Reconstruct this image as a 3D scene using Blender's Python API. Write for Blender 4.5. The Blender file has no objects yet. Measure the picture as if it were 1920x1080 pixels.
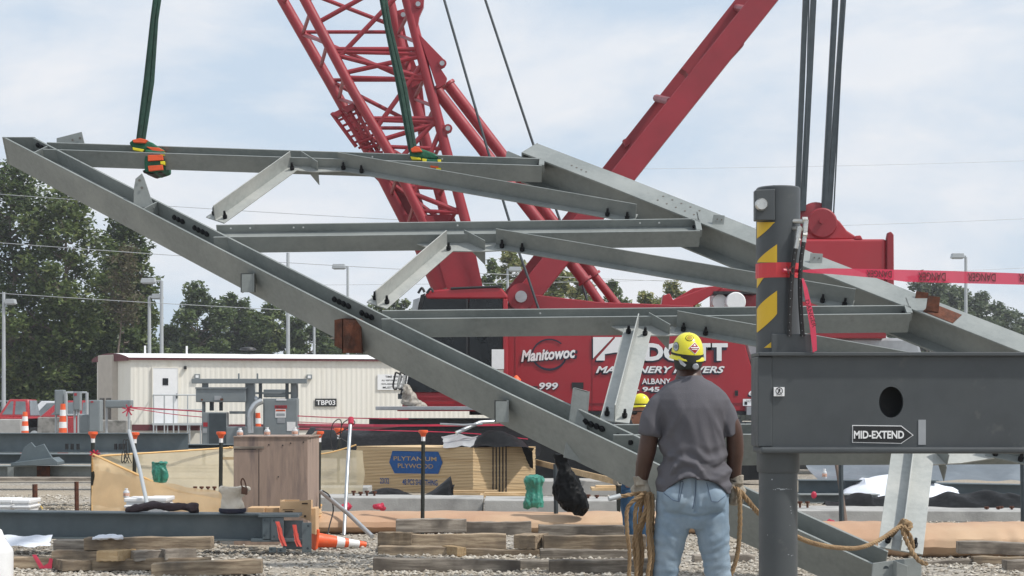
import bpy, math, random
from mathutils import Vector as V, Matrix, noise
R = math.radians
F = 3200.0; HZ = 765.0; EYE = 1.5
random.seed(7)
scn = bpy.context.scene
COL = scn.collection

def P(x, y, d):
    return V(((x-960)/F*d, d, EYE-(y-HZ)/F*d))

def G(x, y):                      # ground point seen at a pixel
    d = EYE*F/(y-HZ)
    return V(((x-960)/F*d, d, 0))

def lin(r, g, b):
    f = lambda c: (c/255/12.92) if c/255 <= .04045 else ((c/255+.055)/1.055)**2.4
    return (f(r), f(g), f(b), 1)

# ---------------------------------------------------------------- materials
def mat(name, col, rough=.6, metal=0., var=.15, scale=3., bump=0., bscale=40., col2=None, c2=(.5, .65), c2scale=2.,
        stretch=None, alpha=1., spec=.5, transl=0., coat=0., wear=None, wearscale=9., wr=(.62, .7), seed=0.):
    m = bpy.data.materials.new(name); m.use_nodes = True
    nt = m.node_tree; N = nt.nodes; L = nt.links
    b = N['Principled BSDF']; out = N['Material Output']
    tc = N.new('ShaderNodeTexCoord'); mp = N.new('ShaderNodeMapping')
    L.new(tc.outputs['Object'], mp.inputs['Vector'])
    if stretch: mp.inputs['Scale'].default_value = stretch
    mp.inputs['Location'].default_value = (seed, seed*1.7, 0)
    def nz(sc, det=5, ro=.6):
        n = N.new('ShaderNodeTexNoise'); n.inputs['Scale'].default_value = sc
        n.inputs['Detail'].default_value = det; n.inputs['Roughness'].default_value = ro
        L.new(mp.outputs[0], n.inputs['Vector']); return n
    def ramp(src, a, bb, ca=(0, 0, 0, 1), cb=(1, 1, 1, 1)):
        r = N.new('ShaderNodeValToRGB'); r.color_ramp.elements[0].position = a; r.color_ramp.elements[1].position = bb
        r.color_ramp.elements[0].color = ca; r.color_ramp.elements[1].color = cb
        L.new(src, r.inputs[0]); return r
    lo = tuple(c*(1-var) for c in col[:3])+(1,); hi = tuple(min(1, c*(1+var)) for c in col[:3])+(1,)
    cur = ramp(nz(scale).outputs[0], .3, .7, lo, hi).outputs[0]
    def mix(fac, a, bcol):
        x = N.new('ShaderNodeMix'); x.data_type = 'RGBA'
        L.new(fac, x.inputs[0]); L.new(a, x.inputs[6]); x.inputs[7].default_value = bcol; return x.outputs[2]
    if col2: cur = mix(ramp(nz(c2scale, 6).outputs[0], *c2).outputs[0], cur, col2)
    if wear: cur = mix(ramp(nz(wearscale, 9, .7).outputs[0], *wr).outputs[0], cur, wear)
    L.new(cur, b.inputs['Base Color'])
    rr = ramp(nz(scale*2.3).outputs[0], .3, .7, (max(0, rough-.08),)*3+(1,), (min(1, rough+.1),)*3+(1,))
    L.new(rr.outputs[0], b.inputs['Roughness'])
    b.inputs['Metallic'].default_value = metal; b.inputs['Specular IOR Level'].default_value = spec
    if coat: b.inputs['Coat Weight'].default_value = coat; b.inputs['Coat Roughness'].default_value = .15
    if bump:
        bp = N.new('ShaderNodeBump'); bp.inputs['Strength'].default_value = bump; bp.inputs['Distance'].default_value = .02
        L.new(nz(bscale, 6).outputs[0], bp.inputs['Height']); L.new(bp.outputs[0], b.inputs['Normal'])
    sh = b.outputs[0]
    if transl:
        t = N.new('ShaderNodeBsdfTranslucent'); L.new(cur, t.inputs[0])
        x = N.new('ShaderNodeMixShader'); x.inputs[0].default_value = transl; L.new(sh, x.inputs[1]); L.new(t.outputs[0], x.inputs[2]); sh = x.outputs[0]
    if alpha < 1:
        t = N.new('ShaderNodeBsdfTransparent')
        x = N.new('ShaderNodeMixShader'); x.inputs[0].default_value = alpha; L.new(t.outputs[0], x.inputs[1]); L.new(sh, x.inputs[2]); sh = x.outputs[0]
    L.new(sh, out.inputs[0])
    return m

def wood(name, base, dark, axis=0, rough=.85, gray=None):
    m = bpy.data.materials.new(name); m.use_nodes = True
    nt = m.node_tree; N = nt.nodes; L = nt.links; b = N['Principled BSDF']
    tc = N.new('ShaderNodeTexCoord'); mp = N.new('ShaderNodeMapping'); oi = N.new('ShaderNodeObjectInfo')
    ad = N.new('ShaderNodeVectorMath'); ad.operation = 'ADD'
    ml = N.new('ShaderNodeMath'); ml.operation = 'MULTIPLY'; ml.inputs[1].default_value = 37
    L.new(oi.outputs['Random'], ml.inputs[0]); L.new(tc.outputs['Object'], ad.inputs[0]); L.new(ml.outputs[0], ad.inputs[1])
    s = [9, 9, 9]; s[axis] = .8; mp.inputs['Scale'].default_value = s
    L.new(ad.outputs[0], mp.inputs[0])
    n1 = N.new('ShaderNodeTexNoise'); n1.inputs['Scale'].default_value = 3; n1.inputs['Detail'].default_value = 8; n1.inputs['Roughness'].default_value = .7
    L.new(mp.outputs[0], n1.inputs[0])
    r = N.new('ShaderNodeValToRGB'); r.color_ramp.elements[0].position = .41; r.color_ramp.elements[1].position = .60
    r.color_ramp.elements[0].color = dark; r.color_ramp.elements[1].color = base; L.new(n1.outputs[0], r.inputs[0])
    n2 = N.new('ShaderNodeTexNoise'); n2.inputs['Scale'].default_value = 3.5; n2.inputs['Detail'].default_value = 5; L.new(ad.outputs[0], n2.inputs[0])
    r2 = N.new('ShaderNodeValToRGB'); r2.color_ramp.elements[0].position = .45; r2.color_ramp.elements[1].position = .7; L.new(n2.outputs[0], r2.inputs[0])
    x = N.new('ShaderNodeMix'); x.data_type = 'RGBA'; L.new(r2.outputs[0], x.inputs[0]); L.new(r.outputs[0], x.inputs[6])
    x.inputs[7].default_value = gray or tuple(c*.55 for c in dark[:3])+(1,)
    # per-object tint
    hs = N.new('ShaderNodeHueSaturation'); mr = N.new('ShaderNodeMapRange'); mr.inputs[3].default_value = .66; mr.inputs[4].default_value = 1.2
    L.new(oi.outputs['Random'], mr.inputs[0]); L.new(mr.outputs[0], hs.inputs['Value']); L.new(x.outputs[2], hs.inputs['Color'])
    L.new(hs.outputs[0], b.inputs['Base Color']); b.inputs['Roughness'].default_value = rough; b.inputs['Specular IOR Level'].default_value = .2
    bp = N.new('ShaderNodeBump'); bp.inputs['Strength'].default_value = .5; bp.inputs['Distance'].default_value = .01
    L.new(n1.outputs[0], bp.inputs['Height']); L.new(bp.outputs[0], b.inputs['Normal'])
    return m

def leafmat(name, cols):
    m = bpy.data.materials.new(name); m.use_nodes = True
    nt = m.node_tree; N = nt.nodes; L = nt.links; b = N['Principled BSDF']; out = N['Material Output']
    g = N.new('ShaderNodeNewGeometry'); r = N.new('ShaderNodeValToRGB')
    els = r.color_ramp.elements
    while len(els) < len(cols): els.new(.5)
    for i, c in enumerate(cols): els[i].position = i/(len(cols)-1); els[i].color = c
    L.new(g.outputs['Random Per Island'], r.inputs[0])
    L.new(r.outputs[0], b.inputs['Base Color']); b.inputs['Roughness'].default_value = .45; b.inputs['Specular IOR Level'].default_value = .45
    t = N.new('ShaderNodeBsdfTranslucent'); L.new(r.outputs[0], t.inputs[0])
    x = N.new('ShaderNodeMixShader'); x.inputs[0].default_value = .4; L.new(b.outputs[0], x.inputs[1]); L.new(t.outputs[0], x.inputs[2]); L.new(x.outputs[0], out.inputs[0])
    return m

# ---------------------------------------------------------------- mesh builder
def org(o):
    v = V((0, 0, 0))
    while o is not None: v = v+V(o.location); o = o.parent
    return v

class MB:
    def __init__(s): s.v = []; s.f = []; s.m = []; s.mi = 0
    def mesh(s, vs, fs):
        b = len(s.v); s.v += [V(p) for p in vs]
        for f in fs: s.f.append([b+i for i in f]); s.m.append(s.mi)
        return s
    def hexa(s, o, a, b, c):      # corner and three edge vectors
        o, a, b, c = V(o), V(a), V(b), V(c)
        vs = [o, o+a, o+a+b, o+b, o+c, o+a+c, o+a+b+c, o+b+c]
        fs = [(0, 3, 2, 1), (4, 5, 6, 7), (0, 1, 5, 4), (1, 2, 6, 5), (2, 3, 7, 6), (3, 0, 4, 7)]
        if a.cross(b).dot(c) < 0: fs = [f[::-1] for f in fs]
        return s.mesh(vs, fs)
    def box(s, cx, cy, cz, sx, sy, sz, rz=0):
        c, n = math.cos(rz), math.sin(rz)
        a = V((c*sx, n*sx, 0)); b = V((-n*sy, c*sy, 0)); k = V((0, 0, sz))
        return s.hexa(V((cx, cy, cz))-a/2-b/2-k/2, a, b, k)
    def prism(s, pts, ext):       # polygon of 3D points extruded by a vector
        pts = [V(p) for p in pts]; ext = V(ext); n = len(pts)
        nn = V((0, 0, 0))
        for i in range(n): nn += pts[i].cross(pts[(i+1) % n])
        if nn.dot(ext) > 0: pts = pts[::-1]
        vs = pts+[p+ext for p in pts]
        fs = [list(range(n)), list(range(2*n-1, n-1, -1))]+[[i, i+n, (i+1) % n+n, (i+1) % n] for i in range(n)]
        return s.mesh(vs, fs)
    def pp(s, pix, d, th):        # outline at distance d given its own thickness behind
        return s.prism([P(x, y, d) for x, y in pix], (0, th, 0))
    def pbox(s, x0, y0, x1, y1, d, dep):
        a = P(x0, y1, d); b = P(x1, y0, d)
        return s.hexa(a, (b.x-a.x, 0, 0), (0, dep, 0), (0, 0, b.z-a.z))
    def tube(s, pts, r, seg=10, cap=True, sq=None):
        pts = [V(p) for p in pts]; n = len(pts)
        rs = r if isinstance(r, (list, tuple)) else [r]*n
        t0 = (pts[1]-pts[0]).normalized(); up = V((0, 0, 1)) if abs(t0.z) < .9 else V((1, 0, 0))
        x = t0.cross(up).normalized(); base = len(s.v)
        for i in range(n):
            t = (pts[min(i+1, n-1)]-pts[max(i-1, 0)]).normalized()
            x = (x-t*x.dot(t)).normalized(); y = t.cross(x)
            for k in range(seg):
                a = 2*math.pi*k/seg+(math.pi/4 if seg == 4 else 0)
                q = x*math.cos(a)*rs[i]+y*math.sin(a)*rs[i]
                if sq: q = x*math.cos(a)*rs[i]*sq[0]+y*math.sin(a)*rs[i]*sq[1]
                s.v.append(pts[i]+q)
        for i in range(n-1):
            for k in range(seg):
                k2 = (k+1) % seg
                s.f.append([base+i*seg+k, base+i*seg+k2, base+(i+1)*seg+k2, base+(i+1)*seg+k]); s.m.append(s.mi)
        if cap:
            s.f.append([base+k for k in range(seg)][::-1]); s.m.append(s.mi)
            s.f.append([base+(n-1)*seg+k for k in range(seg)]); s.m.append(s.mi)
        return s
    def lathe(s, o, prof, seg=20, ax=(0, 0, 1)):   # prof: (r, h) along axis
        o = V(o); ax = V(ax).normalized(); q = ax.to_track_quat('Z', 'Y'); base = len(s.v)
        for r, h in prof:
            for k in range(seg):
                a = 2*math.pi*k/seg
                s.v.append(o+q @ V((r*math.cos(a), r*math.sin(a), h)))
        for i in range(len(prof)-1):
            for k in range(seg):
                k2 = (k+1) % seg
                s.f.append([base+i*seg+k, base+i*seg+k2, base+(i+1)*seg+k2, base+(i+1)*seg+k]); s.m.append(s.mi)
        s.f.append([base+k for k in range(seg)][::-1]); s.m.append(s.mi)
        s.f.append([base+(len(prof)-1)*seg+k for k in range(seg)]); s.m.append(s.mi)
        return s
    def rings(s, rs, seg=24):     # rs: (cx, cy, cz, rx, ry) horizontal ellipses bottom to top
        base = len(s.v)
        for cx, cy, cz, rx, ry in rs:
            for k in range(seg):
                a = 2*math.pi*k/seg
                s.v.append(V((cx+rx*math.cos(a), cy+ry*math.sin(a), cz)))
        n = len(rs)
        for i in range(n-1):
            for k in range(seg):
                k2 = (k+1) % seg
                s.f.append([base+i*seg+k, base+i*seg+k2, base+(i+1)*seg+k2, base+(i+1)*seg+k]); s.m.append(s.mi)
        s.f.append([base+k for k in range(seg)][::-1]); s.m.append(s.mi)
        s.f.append([base+(n-1)*seg+k for k in range(seg)]); s.m.append(s.mi)
        return s
    def ball(s, c, rx, ry, rz, seg=16, rg=10):
        return s.rings([(c[0], c[1], c[2]-rz*math.cos(math.pi*(i+.02)/(rg+.04)), rx*math.sin(math.pi*(i+.02)/(rg+.04)), ry*math.sin(math.pi*(i+.02)/(rg+.04))) for i in range(rg+1)], seg)
    def build(s, name, mats, parent=None, smooth=False, bevel=0, loc=None, rot=None, noauto=False):
        me = bpy.data.meshes.new(name); o = bpy.data.objects.new(name, me); COL.objects.link(o)
        if parent is not None: o.parent = parent; off = org(parent)
        else: off = V(loc) if loc is not None else s.base(); o.location = off
        if rot is not None: o.rotation_euler = rot; off = V((0, 0, 0))
        me.from_pydata([tuple(p-off) for p in s.v], [], s.f)
        for m in (mats if isinstance(mats, (list, tuple)) else [mats]): me.materials.append(m)
        me.polygons.foreach_set('material_index', s.m)
        if smooth:
            me.polygons.foreach_set('use_smooth', [True]*len(me.polygons))
            if not noauto:
                me.set_sharp_from_angle(angle=R(40))
        me.update()
        if bevel:
            bv = o.modifiers.new('b', 'BEVEL'); bv.width = bevel; bv.segments = 2; bv.limit_method = 'ANGLE'; bv.angle_limit = R(40)
        return o
    def base(s):
        xs = [p.x for p in s.v]; ys = [p.y for p in s.v]; zs = [p.z for p in s.v]
        return V(((min(xs)+max(xs))/2, (min(ys)+max(ys))/2, min(zs)))

def tag(o, label, cat, group=None, kind=None):
    if label: o['label'] = label
    if cat: o['category'] = cat
    if group: o['group'] = group
    if kind: o['kind'] = kind
    return o
def thing(name, label, cat, loc, group=None):
    o = bpy.data.objects.new(name, None); COL.objects.link(o); o.location = V(loc)
    return tag(o, label, cat, group)
def struct(o): o['kind'] = 'structure'; return o
def copytree(o, parent=None):
    c = o.copy(); COL.objects.link(c); c.parent = parent
    for ch in list(o.children): copytree(ch, c)
    return c

def remesh(mb, vox, smooth=6, fn=None):
    """join the lofts of a builder into one continuous surface"""
    me = bpy.data.meshes.new('tmp'); me.from_pydata([tuple(p) for p in mb.v], [], mb.f)
    o = bpy.data.objects.new('tmp', me); COL.objects.link(o)
    r = o.modifiers.new('r', 'REMESH'); r.mode = 'VOXEL'; r.voxel_size = vox
    sm = o.modifiers.new('s', 'SMOOTH'); sm.factor = .5; sm.iterations = smooth
    dg = bpy.context.evaluated_depsgraph_get(); ev = o.evaluated_get(dg); m2 = bpy.data.meshes.new_from_object(ev)
    out = MB()
    nr = [v.normal.copy() for v in m2.vertices]
    vs = [v.co.copy() for v in m2.vertices]
    if fn: vs = [p+n*fn(p, n) for p, n in zip(vs, nr)]
    out.v = vs; out.f = [list(p.vertices) for p in m2.polygons]; out.m = [0]*len(out.f)
    bpy.data.objects.remove(o); return out

FONT = None
def text(s, c, h, m, parent, right=(1, 0, 0), up=(0, 0, 1), shear=0, bold=0, width=None, th=.002, name='lettering', flipx=False):
    """raised lettering centred on c, height h of its capitals"""
    cu = bpy.data.curves.new('t', 'FONT'); cu.body = s; cu.align_x = 'CENTER'; cu.align_y = 'CENTER'; cu.size = 1; cu.shear = shear; cu.offset = bold
    cu.extrude = 0; cu.resolution_u = 3
    o = bpy.data.objects.new('t', cu); COL.objects.link(o)
    ev = o.evaluated_get(bpy.context.evaluated_depsgraph_get()); me = bpy.data.meshes.new_from_object(ev)
    xs = [v.co.x for v in me.vertices]; ys = [v.co.y for v in me.vertices]
    k = h/(max(ys)-min(ys)); kx = width/(max(xs)-min(xs)) if width else k
    mx, my = (max(xs)+min(xs))/2, (max(ys)+min(ys))/2
    right = V(right).normalized(); up = V(up).normalized(); nrm = right.cross(up)
    if flipx: pass
    mb = MB(); mb.mesh([V(c)+right*(v.co.x-mx)*kx+up*(v.co.y-my)*k+nrm*th for v in me.vertices], [list(p.vertices) for p in me.polygons])
    bpy.data.objects.remove(o)
    return mb.build(name, m, parent)

def crumple(pts_fn, nu, nv, amp, sc, seed=0):
    """a grid surface given by pts_fn(u, v), pushed about by noise"""
    mb = MB(); vs = []
    for j in range(nv+1):
        for i in range(nu+1):
            p = V(pts_fn(i/nu, j/nv)); q = p*sc+V((seed, seed, seed))
            vs.append(p+V(noise.noise_vector(q))*amp+V(noise.noise_vector(q*2.7))*amp*.4)
    fs = [(j*(nu+1)+i, j*(nu+1)+i+1, (j+1)*(nu+1)+i+1, (j+1)*(nu+1)+i) for j in range(nv) for i in range(nu)]
    return mb.mesh(vs, fs)

def spline(pts, n=8):
    pts = [V(p) for p in pts]; out = []
    for i in range(len(pts)-1):
        p0 = pts[max(i-1, 0)]; p1 = pts[i]; p2 = pts[i+1]; p3 = pts[min(i+2, len(pts)-1)]
        for k in range(n):
            t = k/n
            out.append(.5*((2*p1)+(p2-p0)*t+(2*p0-5*p1+4*p2-p3)*t*t+(3*p1-p0-3*p2+p3)*t**3))
    return out+[pts[-1]]

def rope(mb, pts, r, pitch=.11, sub=6):
    """three laid strands along a path"""
    pts = spline(pts, 16)
    L = [0]
    for a, b in zip(pts, pts[1:]): L.append(L[-1]+(b-a).length)
    n = max(4, int(L[-1]/(pitch/6))); q = []; j = 0
    for i in range(n+1):
        t = L[-1]*i/n
        while j < len(L)-2 and L[j+1] < t: j += 1
        k = (t-L[j])/max(1e-6, L[j+1]-L[j]); q.append((pts[j].lerp(pts[j+1], min(1, k)), t))
    t0 = (q[1][0]-q[0][0]).normalized(); x = t0.cross(V((.3, .9, .2))).normalized()
    fr = []
    for i in range(len(q)):
        t = (q[min(i+1, n)][0]-q[max(i-1, 0)][0]).normalized(); x = (x-t*x.dot(t)).normalized(); fr.append((x, t.cross(x)))
    for s in range(3):
        pp = []
        for (p, t), (xx, yy) in zip(q, fr):
            a = 2*math.pi*(t/pitch+s/3); pp.append(p+(xx*math.cos(a)+yy*math.sin(a))*r*.52)
        mb.tube(pp, r*.56, sub)
    return mb
# ---------------------------------------------------------------- materials used in the place
GALV = mat('galvanised_steel', (.218, .24, .236, 1), .45, .15, .09, 22, .08, 90, col2=(.31, .33, .32, 1), c2=(.45, .75), c2scale=1.6, wear=(.165, .17, .165, 1), wearscale=5, wr=(.60, .80))
GALVL = mat('bright_galvanised_steel', (.34, .36, .35, 1), .45, .2, .09, 24, .06, 60, col2=(.42, .43, .41, 1), c2=(.42, .7), c2scale=3, wear=(.24, .23, .2, 1), wearscale=9, wr=(.64, .82))
BLUEST = mat('primed_blue_grey_steel', (.105, .135, .15, 1), .5, .15, .12, 4, .08, 50, col2=(.15, .18, .19, 1), c2=(.5, .7), c2scale=1.4)
DARKST = mat('dark_steel', (.045, .06, .07, 1), .5, .2, .2, 5, .08, 50)
BOLT = mat('black_bolt', (.012, .013, .016, 1), .45, .6, .2, 30)
RUST = mat('rusty_steel', (.11, .038, .02, 1), .85, .1, .45, 14, .3, 80, col2=(.05, .025, .018, 1), c2scale=6)
BRED = mat('boom_red_hazed', (.27, .0135, .025, 1), .5, 0, .16, 1.1, 0, 40, coat=.1, wear=(.33, .10, .11, 1), wearscale=5, wr=(.68, .80))  # worn crane red, dulled in its colour to stand in for haze
RED = mat('crane_red_paint', (.33, .0085, .019, 1), .38, 0, .06, 1.4, 0, 40, coat=.25, col2=(.31, .018, .026, 1), c2=(.5, .8), c2scale=.9)
REDD = mat('red_paint_weathered', (.23, .012, .021, 1), .5, 0, .12, 2, 0, 40, wear=(.4, .16, .15, 1), wearscale=6, wr=(.68, .78))
SILV = mat('silver_panel', (.36, .38, .4, 1), .4, .5, .15, 4, .05, 20)
BLACK = mat('black_paint', (.012, .013, .015, 1), .5, 0, .2, 5)
NAVY = mat('navy_ink', (.012, .014, .035, 1), .5, 0, .05, 5)
WHITE = mat('white_paint', (.78, .79, .8, 1), .5, 0, .04, 5)
GLASS = mat('dark_glass', (.008, .010, .012, 1), .12, 0, .2, 2, spec=.35)
CHAR = mat('charcoal_paint', (.054, .062, .068, 1), .45, .0, .12, 5, .03, 120, col2=(.066, .074, .078, 1), c2=(.45, .75), c2scale=3.2, wear=(.115, .12, .115, 1), wearscale=6, wr=(.60, .80))
YEL = mat('hazard_yellow', (.66, .42, .02, 1), .45, 0, .05, 6)
CHROME = mat('zinc_fitting', (.55, .55, .53, 1), .3, .8, .15, 30)
RUBBER = mat('rubber_hose', (.012, .012, .013, 1), .55, 0, .2, 20, .3, 90)
TAPE = mat('red_danger_tape', (.62, .045, .10, 1), .35, 0, .08, 4, transl=.35, alpha=.93)
TAPE2 = mat('wrapped_danger_tape', (.68, .05, .06, 1), .35, 0, .08, 4, alpha=.8)
RIBB = mat('faded_red_ribbon', (.80, .12, .09, 1), .5, 0, .1, 8, transl=.3)
TAPEINK = mat('tape_ink', (.09, .012, .015, 1), .5, 0, .05, 5)
SACK = mat('thin_sack_plastic', (.42, .39, .34, 1), .45, 0, .25, 9, .2, 30, col2=(.27, .24, .2, 1), c2=(.5, .6), c2scale=9, alpha=.85)
SKIN = mat('dark_brown_skin', (.062, .028, .018, 1), .45, 0, .15, 14, .1, 120)
SKIN2 = mat('tanned_skin', (.36, .16, .10, 1), .5, 0, .12, 14, .1, 120)
SHIRT = mat('grey_cotton', (.108, .106, .121, 1), .9, 0, .12, 7, .25, 320, spec=.15, col2=(.122, .12, .134, 1), c2=(.42, .7), c2scale=3, wear=(.085, .083, .096, 1), wearscale=3, wr=(.56, .78))
JEANS = mat('washed_denim', (.215, .295, .38, 1), .85, 0, .12, 5, .3, 260, col2=(.33, .405, .475, 1), c2=(.42, .72), c2scale=4.5, spec=.15, wear=(.24, .25, .25, 1), wearscale=3.2, wr=(.62, .75))
JEAND = mat('dark_denim', (.05, .11, .2, 1), .85, 0, .15, 5, .3, 260, spec=.15)
STITCH = mat('denim_seam', (.10, .14, .20, 1), .9, 0, .1, 30)
HAT = mat('yellow_hard_hat', (.72, .66, .035, 1), .3, 0, .05, 6, wear=(.5, .44, .06, 1), wearscale=14, wr=(.66, .74))
BAND = mat('dark_band', (.015, .018, .015, 1), .7, 0, .2, 20)
GLOVE = mat('dusty_glove', (.33, .30, .25, 1), .9, 0, .15, 16, .4, 60, col2=(.17, .14, .11, 1), c2=(.5, .7), c2scale=12)
ROPE = mat('manila_rope', (.29, .195, .105, 1), .9, 0, .22, 14, .3, 120, col2=(.17, .105, .055, 1), c2=(.5, .7), c2scale=7)
GREENW = mat('green_sling', (.006, .038, .026, 1), .75, 0, .3, 9, .4, 40)
GREENP = mat('green_pad', (.012, .10, .055, 1), .8, 0, .2, 14, .3, 60)
ORANGEP = mat('orange_pad', (.72, .10, .03, 1), .75, 0, .12, 14, .2, 60)
YELP = mat('yellow_pad', (.7, .6, .03, 1), .8, 0, .12, 14)
ORANGE = mat('safety_orange', (.75, .11, .03, 1), .5, 0, .08, 6, wear=(.5, .22, .14, 1), wearscale=12, wr=(.62, .72))
CONC = mat('concrete', (.38, .38, .37, 1), .9, 0, .12, 3, .3, 40, col2=(.25, .25, .245, 1), c2=(.5, .7), c2scale=1.8, spec=.2)
CONCD = mat('stained_concrete', (.27, .265, .25, 1), .9, 0, .2, 5, .3, 40, col2=(.13, .13, .12, 1), c2=(.5, .65), c2scale=3, spec=.2)
SIDE = mat('cream_siding', (.74, .72, .655, 1), .6, 0, .04, .6, col2=(.66, .63, .55, 1), c2=(.5, .75), c2scale=1.2, stretch=(2, 2, .35))
ROOFW = mat('white_roof', (.80, .80, .80, 1), .5, 0, .04, .8)
MAROON = mat('maroon_trim', (.11, .018, .025, 1), .6, 0, .15, 2)
BEIGE = mat('beige_unit', (.44, .40, .35, 1), .6, 0, .08, 3)
BEIGED = mat('unit_louvre', (.12, .11, .10, 1), .7, 0, .2, 9)
EGREY = mat('electrical_grey', (.195, .225, .24, 1), .5, .1, .1, 2, col2=(.22, .245, .25, 1), c2=(.5, .7), c2scale=1.3)
PIPE = mat('galvanised_pipe', (.5, .53, .55, 1), .35, .7, .12, 6)
POLE = mat('pole_grey', (.40, .43, .45, 1), .5, .2, .08, 1)
PWHITE = mat('white_plastic', (.76, .77, .78, 1), .4, 0, .05, 7)
BOTTLE = mat('bottle_plastic', (.62, .64, .66, 1), .25, 0, .1, 20, alpha=.85)
CARD = mat('cardboard', (.56, .38, .22, 1), .85, 0, .06, 7, col2=(.50, .33, .19, 1))
CARDI = mat('cardboard_print', (.06, .035, .02, 1), .85, 0, .1, 9)
CANVAS = mat('stained_canvas', (.66, .60, .51, 1), .9, 0, .08, 5, .3, 60, col2=(.45, .35, .24, 1), c2=(.55, .75), c2scale=7)
LEATHER = mat('leather', (.10, .045, .025, 1), .7, 0, .2, 9)
CLOTHD = mat('dark_jacket_cloth', (.045, .03, .035, 1), .85, 0, .25, 8, .4, 40)
NET = mat('tan_netting', (.88, .66, .40, 1), .8, 0, .06, 5, alpha=.80, transl=.5)
NETB = mat('pale_netting', (.72, .63, .44, 1), .8, 0, .08, 5, alpha=.72, transl=.3)
NETE = mat('netting_edge', (.72, .46, .20, 1), .8, 0, .1, 5)
FABR = mat('orange_silt_fabric', (.42, .26, .165, 1), .8, 0, .10, 2, .15, 10, col2=(.50, .36, .235, 1), c2=(.4, .7), c2scale=.8)
GBAG = mat('green_plastic_bag', (.03, .20, .15, 1), .35, 0, .2, 9, .2, 30)
BBAG = mat('black_plastic', (.005, .0055, .0062, 1), .5, 0, .3, 6, .0, 14, spec=.10)
TARPG = mat('grey_tarp', (.12, .145, .17, 1), .42, 0, .2, 1.2, .5, 1.6, col2=(.19, .22, .25, 1), c2=(.5, .72), c2scale=1.3)
TARPW = mat('white_tarp', (.72, .76, .84, 1), .5, 0, .05, 4, .3, 8)
TARPC = mat('clear_grey_sheet', (.33, .34, .35, 1), .35, 0, .2, 3, .3, 8)
PLYS = mat('plywood_brown', (.315, .235, .19, 1), .85, 0, .12, 4, .1, 60, stretch=(6, 6, .8), col2=(.16, .125, .115, 1), c2=(.5, .72), c2scale=1.4)
LUM = wood('new_lumber', (.62, .47, .29, 1), (.48, .33, .18, 1), gray=(.42, .3, .17, 1))
TIMB = wood('weathered_timber', (.43, .345, .245, 1), (.22, .165, .115, 1), gray=(.15, .125, .10, 1))
TIMG = wood('grey_timber', (.38, .34, .29, 1), (.18, .155, .13, 1), gray=(.12, .105, .09, 1))
BLUEINK = mat('blue_stencil_ink', (.01, .075, .25, 1), .8, 0, .15, 18)
PLYB = mat('black_edge_paint', (.03, .022, .018, 1), .8, 0, .1, 9)
CARR = mat('red_car_paint', (.36, .015, .022, 1), .3, 0, .05, 3, coat=.5)
CARW = mat('white_car_paint', (.6, .62, .65, 1), .3, 0, .05, 3, coat=.5)
CARG = mat('silver_car_paint', (.3, .33, .37, 1), .3, .3, .05, 3, coat=.5)
CGLASS = mat('car_glass', (.13, .155, .17, 1), .1, 0, .3, 2, spec=.7)  # pale grey-blue base colour stands in for sky reflected in the glass
BARK = mat('bark', (.16, .13, .105, 1), .9, 0, .3, 6, .5, 30)
LEAFD = leafmat('leaves_dark', [(.042, .068, .026, 1), (.062, .10, .034, 1), (.10, .145, .045, 1), (.15, .19, .065, 1)])
LEAFM = leafmat('leaves_mid', [(.055, .085, .028, 1), (.088, .13, .04, 1), (.14, .19, .06, 1), (.21, .24, .085, 1)])
LEAFL = leafmat('leaves_light', [(.09, .12, .035, 1), (.17, .20, .06, 1), (.28, .29, .10, 1), (.36, .33, .14, 1)])
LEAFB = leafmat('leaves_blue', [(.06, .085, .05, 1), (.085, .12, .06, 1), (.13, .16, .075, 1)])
LEAFR = leafmat('leaves_brownish', [(.08, .075, .04, 1), (.12, .10, .06, 1), (.12, .14, .06, 1), (.18, .15, .10, 1)])
# ---------------------------------------------------------------- camera, light, sky
cam = bpy.data.cameras.new('camera'); co = bpy.data.objects.new('camera', cam); COL.objects.link(co)
co.location = (0, 0, EYE); co.rotation_euler = (R(90), 0, 0); cam.sensor_width = 36; cam.lens = 36*F/1920
cam.shift_y = (HZ-540)/1920; cam.clip_end = 2000; cam.clip_start = .1; scn.camera = co
SUNV = V((.57, -.22, .80)).normalized()
sl = bpy.data.lights.new('sun', 'SUN'); sl.energy = 3.8; sl.angle = R(2.5); sl.color = (1, .95, .88)
so = bpy.data.objects.new('sun', sl); COL.objects.link(so); so.rotation_euler = SUNV.to_track_quat('Z', 'Y').to_euler(); so.location = (0, 0, 30)
w = bpy.data.worlds.new('World'); scn.world = w; w.use_nodes = True
N = w.node_tree.nodes; L = w.node_tree.links; bg = N['Background']
sky = N.new('ShaderNodeTexSky'); sky.sky_type = 'NISHITA'; sky.sun_disc = False
sky.sun_elevation = math.asin(SUNV.z); sky.sun_rotation = math.atan2(SUNV.x, SUNV.y); sky.dust_density = 2; sky.altitude = 50
tc = N.new('ShaderNodeTexCoord'); mp = N.new('ShaderNodeMapping'); mp.inputs['Scale'].default_value = (1.0, 1.0, 2.3); mp.inputs['Location'].default_value = (1.15, 2.4, .93)
L.new(tc.outputs['Generated'], mp.inputs[0])
n1 = N.new('ShaderNodeTexNoise'); n1.inputs['Scale'].default_value = 5.2; n1.inputs['Detail'].default_value = 8; n1.inputs['Roughness'].default_value = .56; n1.inputs['Distortion'].default_value = .25
L.new(mp.outputs[0], n1.inputs[0])
r1 = N.new('ShaderNodeValToRGB'); r1.color_ramp.elements[0].position = .38; r1.color_ramp.elements[1].position = .60
L.new(n1.outputs[0], r1.inputs[0])
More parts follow.
